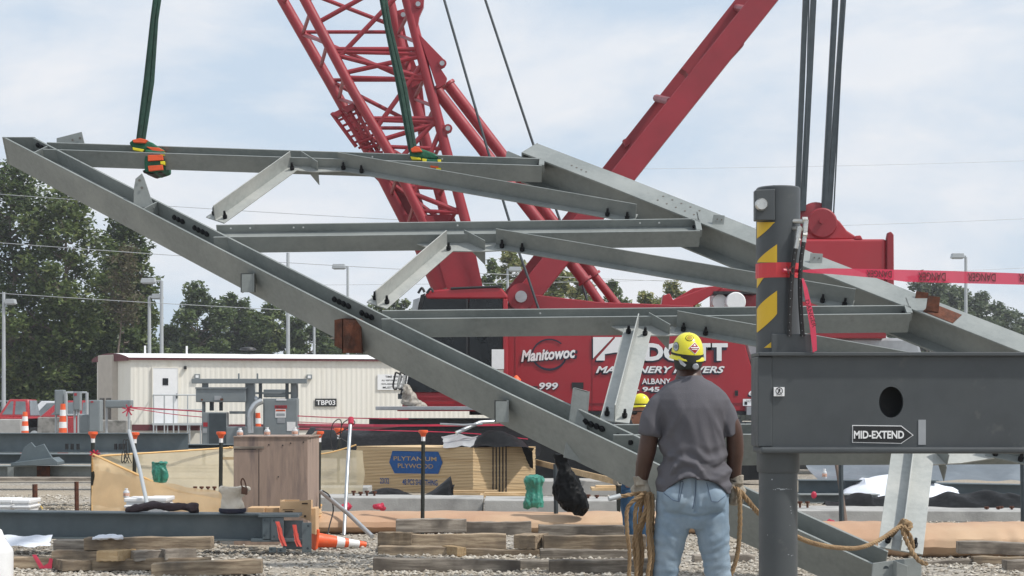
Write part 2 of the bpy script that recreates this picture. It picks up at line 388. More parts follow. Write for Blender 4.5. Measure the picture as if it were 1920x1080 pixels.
n2 = N.new('ShaderNodeTexNoise'); n2.inputs['Scale'].default_value = 9; n2.inputs['Detail'].default_value = 6; n2.inputs['Roughness'].default_value = .55
L.new(mp.outputs[0], n2.inputs[0])
r2 = N.new('ShaderNodeValToRGB'); r2.color_ramp.elements[0].position = .35; r2.color_ramp.elements[1].position = .75
r2.color_ramp.elements[0].color = (6.8, 7.15, 7.65, 1); r2.color_ramp.elements[1].color = (7.55, 7.6, 7.8, 1); L.new(n2.outputs[0], r2.inputs[0])
# thin veil over the blue sky, then brighter cloud
ve = N.new('ShaderNodeMix'); ve.data_type = 'RGBA'; ve.inputs[0].default_value = .86; L.new(sky.outputs[0], ve.inputs[6]); ve.inputs[7].default_value = (5.35, 6.35, 7.5, 1)
mx = N.new('ShaderNodeMix'); mx.data_type = 'RGBA'; L.new(r1.outputs[0], mx.inputs[0]); L.new(ve.outputs[2], mx.inputs[6]); L.new(r2.outputs[0], mx.inputs[7])
L.new(mx.outputs[2], bg.inputs[0]); bg.inputs[1].default_value = .121
scn.view_settings.view_transform = 'Standard'; scn.view_settings.look = 'None'; scn.view_settings.exposure = 0; scn.view_settings.gamma = 1
scn.render.film_transparent = False
scn.cycles.max_bounces = 6; scn.cycles.transparent_max_bounces = 12

# ---------------------------------------------------------------- ground
gm = bpy.data.materials.new('gravel_ground'); gm.use_nodes = True
N = gm.node_tree.nodes; L = gm.node_tree.links; b = N['Principled BSDF']
tc = N.new('ShaderNodeTexCoord')
v1 = N.new('ShaderNodeTexVoronoi'); v1.inputs['Scale'].default_value = 26; L.new(tc.outputs['Object'], v1.inputs[0])
rr = N.new('ShaderNodeValToRGB'); rr.color_ramp.elements[0].color = (.17, .155, .135, 1); rr.color_ramp.elements[1].color = (.50, .47, .42, 1)
sp = N.new('ShaderNodeSeparateColor'); L.new(v1.outputs['Color'], sp.inputs[0]); L.new(sp.outputs[0], rr.inputs[0])
n3 = N.new('ShaderNodeTexNoise'); n3.inputs['Scale'].default_value = .45; n3.inputs['Detail'].default_value = 6; L.new(tc.outputs['Object'], n3.inputs[0])
r3 = N.new('ShaderNodeValToRGB'); r3.color_ramp.elements[0].position = .42; r3.color_ramp.elements[1].position = .62; L.new(n3.outputs[0], r3.inputs[0])
xx = N.new('ShaderNodeMix'); xx.data_type = 'RGBA'; L.new(r3.outputs[0], xx.inputs[0]); L.new(rr.outputs[0], xx.inputs[6]); xx.inputs[7].default_value = (.36, .315, .25, 1)
L.new(xx.outputs[2], b.inputs[0]); b.inputs['Roughness'].default_value = .95; b.inputs['Specular IOR Level'].default_value = .15
bp = N.new('ShaderNodeBump'); bp.inputs['Strength'].default_value = .8; bp.inputs['Distance'].default_value = .03; bp.invert = True; L.new(v1.outputs['Distance'], bp.inputs['Height']); L.new(bp.outputs[0], b.inputs['Normal'])
mb = MB(); mb.mesh([(-600, -60, 0), (600, -60, 0), (600, 900, 0), (-600, 900, 0)], [(0, 1, 2, 3)])
struct(mb.build('ground', gm, loc=(0, 0, 0)))
# loose stones
def stonemat(name, cols):
    m = leafmat(name, cols); m.node_tree.nodes['Principled BSDF'].inputs['Roughness'].default_value = .9
    m.node_tree.nodes['Mix Shader'].inputs[0].default_value = 0; return m
STONE = stonemat('gravel_stones', [(.24, .21, .17, 1), (.34, .305, .255, 1), (.43, .395, .34, 1), (.51, .485, .435, 1)])
mb = MB(); rnd = random.Random(3)
OC = [(1, 0, 0), (-1, 0, 0), (0, 1, 0), (0, -1, 0), (0, 0, 1), (0, 0, -1)]; OF = [(0, 2, 4), (2, 1, 4), (1, 3, 4), (3, 0, 4), (2, 0, 5), (1, 2, 5), (3, 1, 5), (0, 3, 5)]
for i in range(36000):
    y = 14.3+(rnd.random()**1.5)*15; x = rnd.uniform(-.315, .315)*y
    if noise.noise((x*.7, y*.5, 3)) < -.22 and rnd.random() < .8: continue
    s = rnd.choice((.012, .016, .02, .02, .028)); a = rnd.random()*6.28; c, n = math.cos(a), math.sin(a); k = (rnd.uniform(.8, 1.5), rnd.uniform(.7, 1.2), rnd.uniform(.45, .85))
    mb.mesh([(x+(p[0]*k[0]*c-p[1]*k[1]*n)*s*rnd.uniform(.8, 1.2), y+(p[0]*k[0]*n+p[1]*k[1]*c)*s, s*.35+p[2]*k[2]*s+(0 if abs(p[2]) else rnd.uniform(-.3, .3)*s)) for p in OC], OF)
tag(mb.build('gravel', STONE, loc=(0, 0, 0)), 'loose pale grey gravel strewn over the yard floor', 'gravel', kind='stuff')

# ---------------------------------------------------------------- trees
def tree(name, label, x, y, h, wid, mt, blobs, nleaf, leaf, seed, cat='tree', group=None, low=.1, tr=.2, lean=0., dens=1.):
    rd = random.Random(seed); root = thing(name, label, cat, (x, y, 0), group)
    mb = MB(); th = h*.86
    tp = [V((x+lean*h*(i/6)**2*.5+rd.uniform(-.04, .04)*h*.3, y+rd.uniform(-.02, .02)*h, th*i/6)) for i in range(7)]; tp[0] = V((x, y, -.1))
    mb.tube(spline(tp, 3), [tr*(1-.9*i/18) for i in range(19)], 8)
    cl = []
    for k in range(blobs):
        f = low+(.98-low)*((k+.5)/blobs); hz = h*f
        prof = math.sin(min(1, (1-f)*1.25+.12)*math.pi/2)**.8*(.55+.45*min(1, (f-low)*4+.3))
        a = k*2.4+rd.random(); rad = wid*prof*rd.uniform(.25, 1.0)
        j = min(5.99, f/ .9*6*.86); i = int(j); base = tp[min(i, 6)].lerp(tp[min(i+1, 6)], j-i) if i < 6 else tp[6]
        c = V((x+lean*h*f*f*.5+math.cos(a)*rad, y+math.sin(a)*rad, hz))
        br = h*.085*rd.uniform(.7, 1.35)*(1.1-.4*f)*(wid/h*3.4)**.5
        cl.append((c, br)); st = V((base.x, base.y, max(.3, c.z-rad*.6)))
        mid = st.lerp(c, .5)+V((0, 0, -.04*h*rd.random())); mb.tube(spline([st, mid, c], 3), [tr*.4*(1-.12*q) for q in range(7)], 5)
        for q in range(3):
            e = c+V((rd.uniform(-1, 1), rd.uniform(-1, 1), rd.uniform(-.3, 1))).normalized()*br*.9; mb.tube([c-V((0, 0, .1)), e], [tr*.14, tr*.04], 4)
    mb.build('trunk', BARK, root, smooth=True)
    lb = MB(); tot = sum(b_*b_ for _, b_ in cl)
    for c, br in cl:
        for q in range(int(nleaf*br*br/tot)):
            d = V((rd.gauss(0, 1), rd.gauss(0, 1), rd.gauss(0, 1))).normalized()
            rr_ = br*(rd.random()**.55)*(1+.35*noise.noise(d*2.1+c*.7)); p = c+V((d.x*rr_*1.15, d.y*rr_*1.15, d.z*rr_*.85))
            u = V((rd.gauss(0, 1), rd.gauss(0, 1), rd.gauss(0, .5))).normalized(); w_ = u.cross(V((rd.gauss(0, .6), rd.gauss(0, .6), 1))).normalized()
            s = leaf*rd.uniform(.6, 1.3); g = V((0, 0, -s*.15))
            lb.mesh([p-u*s*.55, p+w_*s*.36+g, p+u*s*.55, p-w_*s*.36+g], [(0, 1, 2, 3)])
    lb.build('crown', mt, root)
    return root
def T(px, d): return (px-960)/F*d
def TH(py, d): return EYE+(HZ-py)/F*d
D = 92
tree('cottonwood_tree', 'tallest dark cottonwood at the far left, cut by the photo edge', T(25, D), D, TH(290, D), 3.7, LEAFD, 46, 17000, .27, 11, tr=.26)
tree('cottonwood_tree', 'broad cottonwood with pale forked trunk, left of the cream trailer', T(138, D), D-2, TH(352, D), 3.2, LEAFM, 46, 17000, .27, 22, tr=.24)
tree('cottonwood_tree', 'dense cottonwood crown whose right side meets the brown thin tree', T(210, D), D+3, TH(395, D+3), 2.6, LEAFD, 40, 14000, .27, 34, tr=.2)
tree('thin_tree', 'small sparse brownish tree leaning right behind the double lamp post', T(252, D), D-4, TH(468, D), 1.3, LEAFR, 22, 1700, .2, 45, tr=.1, low=.6, lean=.10)
tree('cottonwood_tree', 'slim cottonwood between the forked one and the brown thin tree', T(232, 92), 94, TH(450, 92), 2.0, LEAFM, 36, 9000, .27, 37, tr=.16)
tree('bushy_tree', 'low leafy tree filling the gap behind the red pickup', T(60, D), D+1, TH(600, D), 3.4, LEAFM, 26, 9000, .25, 51, low=.05, tr=.12)
tree('bushy_tree', 'low leafy tree just left of the trailer air unit', T(165, D), D+1, TH(575, D), 3.0, LEAFM, 26, 9000, .25, 52, low=.05, tr=.12)
tree('bushy_tree', 'low dark tree behind the left end of the trailer roof', T(248, D), D-2, TH(610, D), 2.4, LEAFD, 26, 8000, .25, 53, low=.05, tr=.12)
D = 125
for i, (px, py, wd, mt, lb_) in enumerate([
    (372, 535, 3.0, LEAFD, 'round dark tree rising highest behind the trailer roof'),
    (315, 612, 2.6, LEAFD, 'short dark tree directly right of the twin lamp posts'),
    (432, 545, 3.4, LEAFD, 'dark green tree in the middle of the clump behind the trailer'),
    (490, 562, 3.2, LEAFM, 'mid green tree left of the lone pole behind the trailer'),
    (545, 590, 3.2, LEAFD, 'dark tree behind the lone pole above the trailer roof'),
    (605, 606, 3.2, LEAFM, 'low tree seen just under the long slanting girder')]):
    tree('background_tree', lb_, T(px, D), D+i*1.5, TH(py, D), wd, mt, 34, 12000, .33, 60+i, group='trees behind the site trailer', tr=.2)
for i, (px, py, wd, lb_) in enumerate([(690, 530, 1.7, 'small tree top left of the crane cab under a bright brace'), (735, 548, 1.8, 'small tree top touching the crane cab roof'), (655, 560, 1.5, 'small tree top beside the square-headed lamp post')]):
    tree('background_tree', lb_, T(px, D), D+12+i, TH(py-12, D), wd*1.2, LEAFM, 24, 5000, .33, 80+i, group='trees left of the crane cab', tr=.14)
D = 105
for i, (px, py, wd, n, lb_) in enumerate([(925, 500, .9, 1500, 'sparse poplar left of the red mast foot'), (958, 478, 1.3, 2600, 'taller yellow-green poplar against the sky left of the mast'),
        (1050, 500, 1.4, 3000, 'poplar seen between the red mast and the twin tubes'), (1100, 515, 1.5, 3200, 'yellow-green poplar behind the lower end of the twin tubes'),
        (1165, 525, 1.5, 2800, 'ragged poplar just right of the twin red tubes'), (1240, 550, 1.6, 3000, 'low poplar left of the round white filter'), (1300, 520, 1.4, 2400, 'poplar behind the gap over the crane arm'), (1355, 560, 1.4, 2200, 'low poplar right behind the white filter')]):
    tree('poplar_tree', lb_, T(px, D), D+i*2, TH(py-22, D), wd*1.1, LEAFL if i % 4 else LEAFM, 26, int(n*1.9), .32, 100+i, group='poplars behind the crane', tr=.09)
D = 150
for i, (px, py, wd, lb_) in enumerate([(1690, 595, 2.4, 'hazy tree left of the right lamp post, mostly behind the girder'), (1755, 545, 3.0, 'tallest hazy tree left of the right lamp post'), (1815, 552, 2.8, 'hazy tree directly behind the right lamp post'),
        (1868, 560, 3.0, 'hazy tree second from the right photo edge'), (1925, 575, 3.2, 'hazy tree cut by the right photo edge'), (1990, 590, 3.2, 'tree beyond the right photo edge'), (2060, 600, 3.2, 'tree farthest to the right')]):
    tree('background_tree', lb_, T(px, D), D+i*3, TH(py-30, D), wd*1.25, LEAFB, 36, 9500, .38, 130+i, group='trees beyond the right girder', tr=.2)
# a far wood that closes the horizon
mb = MB(); rd = random.Random(5)
for i in range(15000):
    x = rd.uniform(-95, 95); z = abs(rd.gauss(0, 1))*2.3*(1+.6*noise.noise((x*.09, 1, 2))); y = 205+rd.uniform(-6, 6)
    u = V((rd.gauss(0, 1), rd.gauss(0, 1), rd.gauss(0, 1))).normalized(); w_ = u.cross(V((.2, .5, 1))).normalized(); s = .75
    mb.mesh([V((x, y, z))-u*s, V((x, y, z))+w_*s*.7, V((x, y, z))+u*s, V((x, y, z))-w_*s*.7], [(0, 1, 2, 3)])
tag(mb.build('far_woods', LEAFB, loc=(0, 205, 0)), 'far low line of woods closing the horizon', 'woods', kind='stuff')

# ---------------------------------------------------------------- lamp posts and wires
def lamp(x, ytop, d, heads, label, r=.09, twin=False):
    t = thing('lamp_post', label, 'lamp post', (T(x, d), d, 0), 'grey lamp posts round the yard')
    top = TH(ytop, d); X = T(x, d)
    MB().tube([(X, d, -.05), (X, d, top)], [r*1.15, r*.8], 10).build('post', POLE, t, smooth=True)
    for (dx, dz, wd) in heads:
        a = MB(); a.tube([(X, d, top+dz), (X+dx*.45, d, top+dz)], .04, 8); a.build('arm', POLE, t)
        h = MB(); c = X+dx*.75; h.prism([(c-wd/2, d-.2, top+dz-.10), (c+wd/2, d-.2, top+dz-.10), (c+wd/2-.06, d-.2, top+dz+.13), (c-wd/2+.06, d-.2, top+dz+.13)], (0, .4, 0))
        h.box(c, d, top+dz-.12, wd*.8, .3, .04); h.build('lamp_head', POLE, t, bevel=.02)
D = 80
lamp(7, 548, 80, [(.45, -.45, .5)], 'lamp post at the far left edge, before the tall trees')
lamp(303, 527, 84, [(-.85, 0, .75)], 'taller of the two lamp posts left of the trailer roof', .1)
lamp(280, 556, 86, [(.55, 0, .6)], 'shorter lamp post standing close to its taller twin', .1)
lamp(540, 474, 84, [], 'bare pole rising above the trailer roof middle', .1)
lamp(589, 602, 96, [], 'short bare pole under the slanting girder', .09)
lamp(652, 500, 88, [(-.6, 0, .72)], 'lamp post with boxy head left of the crane cab', .08)
lamp(952, 505, 96, [(.55, 0, .75)], 'lamp post half hidden by poplars right of the boom foot', .09)
lamp(1811, 482, 84, [(-.55, .05, .65)], 'lamp post at the right before the hazy trees', .09)
WIRE = mat('power_wire', (.30, .32, .34, 1), .5, .3, .1, 1)
for (a, bb, lb_, r) in [(((-30, 352), (1000, 415)), 0, 'highest power line crossing the left trees', .014), (((-30, 443), (1000, 508)), 0, 'middle power line crossing the left trees', .016), (((-30, 538), (1000, 592)), 0, 'lowest power line crossing the left trees', .016),
        (((1000, 308), (2000, 290)), 0, 'upper power line in the sky right of the mast', .009), (((1000, 425), (2000, 398)), 0, 'power line passing behind the four black pendants', .012), (((1000, 520), (2000, 490)), 0, 'lower power line behind the red counterweight', .010)]:
    p, q = P(a[0][0], a[0][1], 78), P(a[1][0], a[1][1], 86 if a[0][0] < 0 else 90); s_ = (q-p)
    pts = [p-s_*.4+s_*1.8*i/24-V((0, 0, .35*(1-((i-12)/12)**2))) for i in range(25)]
    tag(MB().tube(pts, r, 5).build('power_line', WIRE), lb_, 'wire', 'power lines over the yard')
# ---------------------------------------------------------------- site trailer
C0 = P(245, 797, 67); e1 = V((9.0, 2.0, 0)).normalized(); e2 = V((-2.0, 2.55, 0)).normalized(); UP = V((0, 0, 1))
tz = 3.42; bz = .83
tr = thing('site_trailer', 'long cream corrugated site office trailer with maroon trim and white roof', 'trailer', (C0.x, C0.y, 0))
def TQ(a, b_, z): return V((C0.x, C0.y, 0))+e1*a+e2*b_+UP*z
LT = 17.5; WT = 3.1
mb = MB(); mb.hexa(TQ(0, 0, bz), e1*LT, e2*WT, UP*(tz-bz))
nrm = V((e1.y, -e1.x, 0))
for i in range(int(LT/.2)):
    a = .08+i*.2
    mb.prism([TQ(a, 0, bz+.02), TQ(a+.13, 0, bz+.02), TQ(a+.10, 0, bz+.02)+nrm*.007, TQ(a+.03, 0, bz+.02)+nrm*.007], UP*(tz-bz-.04))
mb.build('wall', SIDE, tr)
mb = MB(); pr = []
for i in range(13):
    t = i/12; pr.append(TQ(-.12, -.12+t*(WT+.24), tz+.03+.24*math.sin(math.pi*(.02+.96*t))**.75))
mb.prism(pr, e1*(LT+.2)); mb.build('roof', ROOFW, tr)
mb = MB(); mb.hexa(TQ(-.14, -.14, tz-.03), e1*(LT+.25), e2*.05, UP*.06)
pr2 = [p-e1*.04 for p in pr]; mb.prism([TQ(-.16, -.1, tz-.06)]+pr2+[TQ(-.16, WT+.1, tz-.06)], e1*.03); mb.build('fascia', MAROON, tr)
mb = MB(); mb.hexa(TQ(0, -.03, bz-.22), e1*LT, e2*.06, UP*.24); mb.build('maroon_band', MAROON, tr)
mb = MB(); mb.hexa(TQ(.02, .02, 0), e1*LT, e2*(WT-.1), UP*(bz-.2)); mb.build('skirting', SIDE, tr)
def onface(a0, a1, z0, z1, out, th, mt, nm, par=None, **k):
    m_ = MB(); m_.hexa(TQ(a0, 0, z0)+nrm*(out+th), e1*(a1-a0), -nrm*th, UP*(z1-z0)); return m_.build(nm, mt, par or tr, **k)
def A_(px): return ((px-245)/F*67)*1.03
def Zp(py): return EYE+(HZ-py)/F*67
dr = onface(A_(285), A_(329), Zp(796), Zp(690), .03, .05, WHITE, 'door')
onface(A_(302), A_(312), Zp(722), Zp(709), .085, .01, GLASS, 'window', dr); onface(A_(326), A_(328.5), Zp(747), Zp(738), .09, .06, DARKST, 'handle', dr)
fr = MB()
for a0, a1, z0, z1 in ((A_(283), A_(285), Zp(796), Zp(688)), (A_(329), A_(331), Zp(796), Zp(688)), (A_(285), A_(329), Zp(690), Zp(688))):
    fr.hexa(TQ(a0, 0, z0)+nrm*.09, e1*(a1-a0), -nrm*.09, UP*(z1-z0))
fr.build('door_frame', SIDE, tr)
onface(A_(340), A_(345), Zp(692), Zp(686), .02, .12, BLACK, 'wall_lamp')
for px in (364, 569):
    q = onface(A_(px-5), A_(px+5), Zp(710), Zp(701), .02, .12, EGREY, 'floodlight'); onface(A_(px-3), A_(px+2.5), Zp(708), Zp(703), .141, .01, PWHITE, 'lens', q)
s1 = onface(A_(580), A_(620), Zp(762), Zp(747), .03, .03, BLACK, 'number_sign'); text('TBP03', TQ(A_(600), 0, Zp(754.5))+nrm*.064, .2, WHITE, s1, e1, UP, bold=.02, width=.76)
s2 = onface(A_(697), A_(766), Zp(730), Zp(700), .03, .03, WHITE, 'office_sign')
for i, (tx, hh, wd) in enumerate((('TIME OFFICE', .085, .75), ('ALL VISITORS ESCORT AND', .07, 1.05), ('NON-ASSIGNED PERSONNEL', .07, 1.05), ('MUST SIGN IN', .09, .95))):
    text(tx, TQ(A_(729), 0, Zp(704.5+i*7))+nrm*.064, hh, BLACK, s2, e1, UP, bold=.015, width=wd)
for px in (271, 347): onface(A_(px-1.8), A_(px+1.8), tz+.25, Zp(646), -1.2, .08, PWHITE, 'vent_pipe')
MB().lathe(TQ(A_(486), 1.3, tz+.42), [(.25, 0), (.35, .02), (.3, .1), (.12, .13)], 16).build('roof_vent', BLACK, tr)
# air unit on the end wall
ac = MB(); u2 = e2.copy(); n2_ = V((-e2.y, e2.x, 0)); 
if n2_.x > 0: n2_ = -n2_
ac.hexa(TQ(0, 1.15, 1.0)-e1*.22, e1*.22, e2*1.35, UP*2.62); a_ = ac.build('air_unit', BEIGE, tr, bevel=.02)
for b0 in (1.25, 1.86):
    m_ = MB(); m_.hexa(TQ(0, b0, 1.05)-e1*.24, e1*.018, e2*.42, UP*.85)
    for k in range(10): m_.hexa(TQ(0, b0+.02, 1.08+k*.083)-e1*.262, e1*.025, e2*.38, UP*.03)
    m_.build('louvre', BEIGED, a_)
# porch rail in front of the door
rl = thing('porch_railing', 'thin grey pipe railing and steps in front of the trailer door', 'railing', TQ(A_(330), -1.4, 0))
o_ = nrm*1.4
mb = MB()
for px in (285, 304, 320, 345, 375): mb.tube([TQ(A_(px), 0, 0)+o_, TQ(A_(px), 0, Zp(741))+o_], .028, 6)
mb.tube([TQ(A_(285), 0, Zp(741))+o_, TQ(A_(375), 0, Zp(741))+o_], .03, 6); mb.tube([TQ(A_(285), 0, Zp(768))+o_, TQ(A_(375), 0, Zp(768))+o_], .025, 6)
mb.tube([TQ(A_(285), 0, Zp(741))+o_, TQ(A_(285), 0, Zp(741))+nrm*.03], .028, 6); mb.build('handrail', POLE, rl, smooth=True)
mb = MB(); mb.hexa(TQ(A_(283), 0, Zp(797))+nrm*1.42, e1*1.9, -nrm*1.36, UP*.08)
for k in range(4): mb.hexa(TQ(A_(377)+k*.27, 0, .62-k*.19)+nrm*1.42, e1*.27, -nrm*1.1, UP*.05)
for k in range(5): mb.tube([TQ(A_(290)+k*.42, 0, 0)+nrm*1.35, TQ(A_(290)+k*.42, 0, .83)+nrm*1.35], .03, 5)
mb.build('platform', POLE, rl)

# ---------------------------------------------------------------- parked vehicles (facing left)
def carbody(nm, label, cat, xl, d, L_, body, prof, cab, hgt, flip=False, group=None):
    """side profile prism with rounded greenhouse; prof and cab in fractions of length"""
    t = thing(nm, label, cat, (xl+L_/2, d, 0), group); W_ = 1.8
    f = (lambda a: xl+L_*(1-a)) if flip else (lambda a: xl+L_*a)
    mb = MB(); mb.prism([(f(a), d, z) for a, z in prof], (0, W_, 0)); mb.build('body', body, t, bevel=.06, smooth=True)
    mb = MB(); n = len(cab); lo = [V((f(a), d+.03, z)) for a, z in cab]; 
    def ins(p, far): k = (p.z-cab[0][1])/(hgt-cab[0][1]); return V((p.x, d+(W_-.03-.22*k if far else .03+.22*k), p.z))
    A1 = [ins(p, False) for p in lo]; B1 = [ins(p, True) for p in lo]
    mb.mesh(A1+B1, [list(range(n)), list(range(2*n-1, n-1, -1))]+[[i, i+n, (i+1) % n+n, (i+1) % n] for i in range(n)]); cb = mb.build('cabin', body, t, bevel=.04, smooth=True)
    c_ = sum(A1, V((0, 0, 0)))/n; g = MB(); lo_z = min(p.z for p in A1)
    xs = sorted(p.x for p in A1); mid = (xs[0]+xs[-1])/2
    for s in (0, 1):
        pts = []
        for p in A1:
            q = c_+(p-c_)*.76; q.x = min(q.x, mid-.05) if s == 0 else max(q.x, mid+.05); q.y = ins(q, False).y-.012; pts.append(q)
        g.prism(pts, (0, .008, 0))
    g.build('side_window', CGLASS, cb)
    i0, i1 = (0, 1) if True else (2, 3)
    for (i, j) in ((0, 1), (n-2, n-1)):
        a, b_, c, e = A1[i], A1[j], B1[j], B1[i]; m4 = (a+b_+c+e)/4; g = MB(); q = [m4+(p-m4)*.86 for p in (a, b_, c, e)]
        nn = (q[1]-q[0]).cross(q[3]-q[0]).normalized(); sgn = 1 if nn.dot(m4-c_-V((0, .87, 0))) > 0 else -1
        g.prism([p+nn*sgn*.012 for p in q], nn*sgn*.006); g.build('windshield', CGLASS, cb)
    for a in (.19, .80):
        w_ = MB(); w_.lathe((f(a), d-.02, .33), [(.12, -.04), (.33, -.02), (.35, .05), (.35, .2), (.3, .22)], 20, (0, 1, 0)); wl = w_.build('wheel', RUBBER, t, smooth=True)
        MB().lathe((f(a), d-.075, .33), [(.03, 0), (.19, .01), (.2, .05)], 16, (0, 1, 0)).build('rim', POLE, wl, smooth=True)
    hx = f(0)+(-.02 if not flip else .02)
    for yy in (.2, 1.4):
        MB().box(hx, d+yy, .78, .06, .28, .16).build('headlight', PWHITE, t)
    MB().box(hx, d+.9, .42, .1, 1.7, .2).build('bumper', SILV, t, bevel=.03)
    return t
D = 74
pick = [(0, .35), (0, .95), (.04, 1.08), (.30, 1.15), (.98, 1.12), (1, .45), (.9, .35)]
carbody('pickup_truck', 'red pickup truck parked second from the left photo edge', 'pickup', T(-115, D), D, 5.2, CARR, [(a, z) for a, z in pick], [(.49, 1.13), (.575, 1.88), (.735, 1.88), (.755, 1.13)], 1.88, flip=False, group='vehicles parked left of the trailer')
sed = [(0, .32), (0, .72), (.05, .85), (.32, .98), (.9, 1.02), (1, .9), (1, .32)]
carbody('parked_car', 'white tall car half hidden behind the red pickup', 'car', T(22, 84), 84, 4.6, CARW, sed, [(.12, .96), (.30, 1.84), (.84, 1.86), (.97, 1.0)], 1.85, group='vehicles parked left of the trailer')
carbody('parked_car', 'silver hatchback with sloping windshield between two red vehicles', 'car', T(36, 79), 79, 4.2, CARG, sed, [(.2, .96), (.42, 1.42), (.8, 1.44), (.97, 1.0)], 1.43, group='vehicles parked left of the trailer')
suv = [(0, .35), (0, .92), (.04, 1.05), (.27, 1.13), (.99, 1.13), (1, .4)]
carbody('suv', 'red sport utility vehicle parked behind the tall grey cabinet', 'suv', T(26, D), D, 4.7, CARR, suv, [(.24, 1.12), (.40, 1.82), (.93, 1.84), (.99, 1.12)], 1.83, group='vehicles parked left of the trailer')
fe = thing('chain_link_fence', 'low chain link fence behind the parked vehicles', 'fence', (T(80, 88), 88, 0))
mb = MB()
for k in range(16): mb.tube([(T(-30, 88)+k*.75, 88, 0), (T(-30, 88)+k*.75, 88, TH(752, 88))], .03, 6)
mb.tube([(T(-30, 88), 88, TH(752, 88)), (T(-30, 88)+11.3, 88, TH(752, 88))], .03, 6); mb.build('post', POLE, fe)
mb = MB()
for k in range(90):
    x = T(-30, 88)+k*.125; h = TH(753, 88); mb.tube([(x, 87.96, 0), (x+.6, 87.96, h)], .006, 3, False); mb.tube([(x+.6, 87.95, 0), (x, 87.95, h)], .006, 3, False)
mb.build('mesh_panel', POLE, fe)

# ---------------------------------------------------------------- barriers, cabinets
for (x0, x1, y0, d, lb_, mt) in [(-30, 41, 786, 55, 'grey concrete block at the far left edge, left of the first barrel cone', CONC), (68, 118, 782, 55, 'stained concrete block between the two striped barrels', CONCD), (184, 240, 788, 52, 'mottled concrete block under the wide grey cabinet', CONCD)]:
    mb = MB(); s = d/F; a = T(x0, d); b_ = T(x1, d); h = TH(y0, d); mb.prism([(a, d, 0), (b_, d, 0), (b_-.04, d, h), (a+.04, d, h)], (0, .7, 0))
    tag(mb.build('concrete_block', mt, bevel=.03), lb_, 'concrete block', 'concrete blocks in the parking area')
def channelizer(px, d, top, lb_):
    t = thing('striped_barrel_cone', lb_, 'traffic cone', (T(px, d), d, 0), 'tall striped cones by the parked cars'); h = TH(top, d); x = T(px, d)
    n = 9
    for k in range(n):
        z0 = .06+(h-.06)*k/n; z1 = .06+(h-.06)*(k+1)/n; r0 = .16-.09*k/n; r1 = .16-.09*(k+1)/n
        MB().lathe((x, d, 0), [(r0, z0), (r1, z1)], 16).build('band', ORANGE if k % 2 == 0 or k == n-1 else PWHITE, t, smooth=True)
    MB().lathe((x, d, 0), [(.26, 0), (.26, .06), (.16, .08)], 6).build('rubber_foot', RUBBER, t)
channelizer(47, 53, 772, 'striped orange cone left of the stained concrete block'); channelizer(118, 49, 757, 'striped orange cone right of the stained concrete block'); 
def cabinet(x0, y0, x1, y1, d, dep, lb_, red=None, legs=True):
    t = thing('electrical_cabinet', lb_, 'electrical cabinet', (T((x0+x1)/2, d), d, 0), 'grey electrical cabinets left of the trailer')
    MB().pbox(x0, y0, x1, y1, d, dep).build('casing', EGREY, t, bevel=.02)
    MB().pbox(x0+2, y0+2, x1-2, y1-2, d-.02, .018).build('door', EGREY, t, bevel=.006)
    if legs:
        mb = MB()
        for x in (x0+3, x1-3): mb.tube([P(x, y1, d+dep/2), (P(x, y1, d+dep/2).x, d+dep/2, 0)], .035, 6)
        mb.build('stand', POLE, t)
    if red: MB().pbox(*red, d-.03, .008).build('warning_sticker', RED, t)
cabinet(102, 731, 119, 779, 50, .3, 'tall plain grey cabinet nearest the red sport utility vehicle')
cabinet(137, 734, 150, 770, 49, .25, 'small grey cabinet with red sticker between two pipes', (139, 737, 144, 742))
cabinet(166, 750, 187, 810, 48, .4, 'dark sided grey cabinet left of the wide flat one', (170, 752, 175, 755))
cabinet(197, 750, 245, 765, 46, .35, 'wide flat grey cabinet on legs before the trailer corner')
cabinet(148, 777, 168, 812, 48.5, .3, 'low grey cabinet at the foot of the pipe frame', None, False)
fr = thing('pipe_stand', 'bare grey pipe frame around the small cabinet', 'frame', (T(143, 50), 50, 0))
mb = MB()
for x in (124, 163): mb.tube([P(x, 736, 50), (T(x, 50), 50, 0)], .045, 8)
mb.tube([P(124, 736, 50), P(163, 736, 50)], .03, 8); mb.tube([P(124, 778, 50), P(163, 778, 50)], .03, 8); mb.tube([P(160, 778, 49.8), (T(185, 49.8), 49.8, .1)], .03, 6); mb.build('pipe', POLE, fr, smooth=True)
# switchgear rack
D = 44; rk = thing('switchgear_rack', 'grey steel rack carrying switchgear boxes and a curved conduit before the trailer', 'electrical rack', (T(467, D), D, 0))
mb = MB(); mb.pbox(359, 710, 575, 719, D, .12); mb.pbox(463, 712, 477, 834, D+.15, .2); mb.pbox(545, 712, 556, 760, D+.15, .15); mb.pbox(380, 719, 390, 728, D+.1, .1)
for x in (446, 481): mb.pbox(x, 700, x+3, 710, D, .05)
mb.pbox(430, 771, 463, 776, D+.2, .08); mb.pbox(477, 735, 546, 739, D+.3, .08); 
for x in (463, 556, 382): mb.tube([(T(x, D+.2), D+.2, 0), (T(x, D+.2), D+.2, TH(712, D))], .05, 6)
mb.build('frame', EGREY, rk, bevel=.008)
mb = MB()
for x in (485, 535): mb.pbox(x, 712, x+6, 748, D+.05, .06)
mb.pbox(393, 754, 400, 770, D+.3, .1); mb.pbox(411, 754, 417, 770, D+.3, .1); mb.build('black_strut', DARKST, rk)
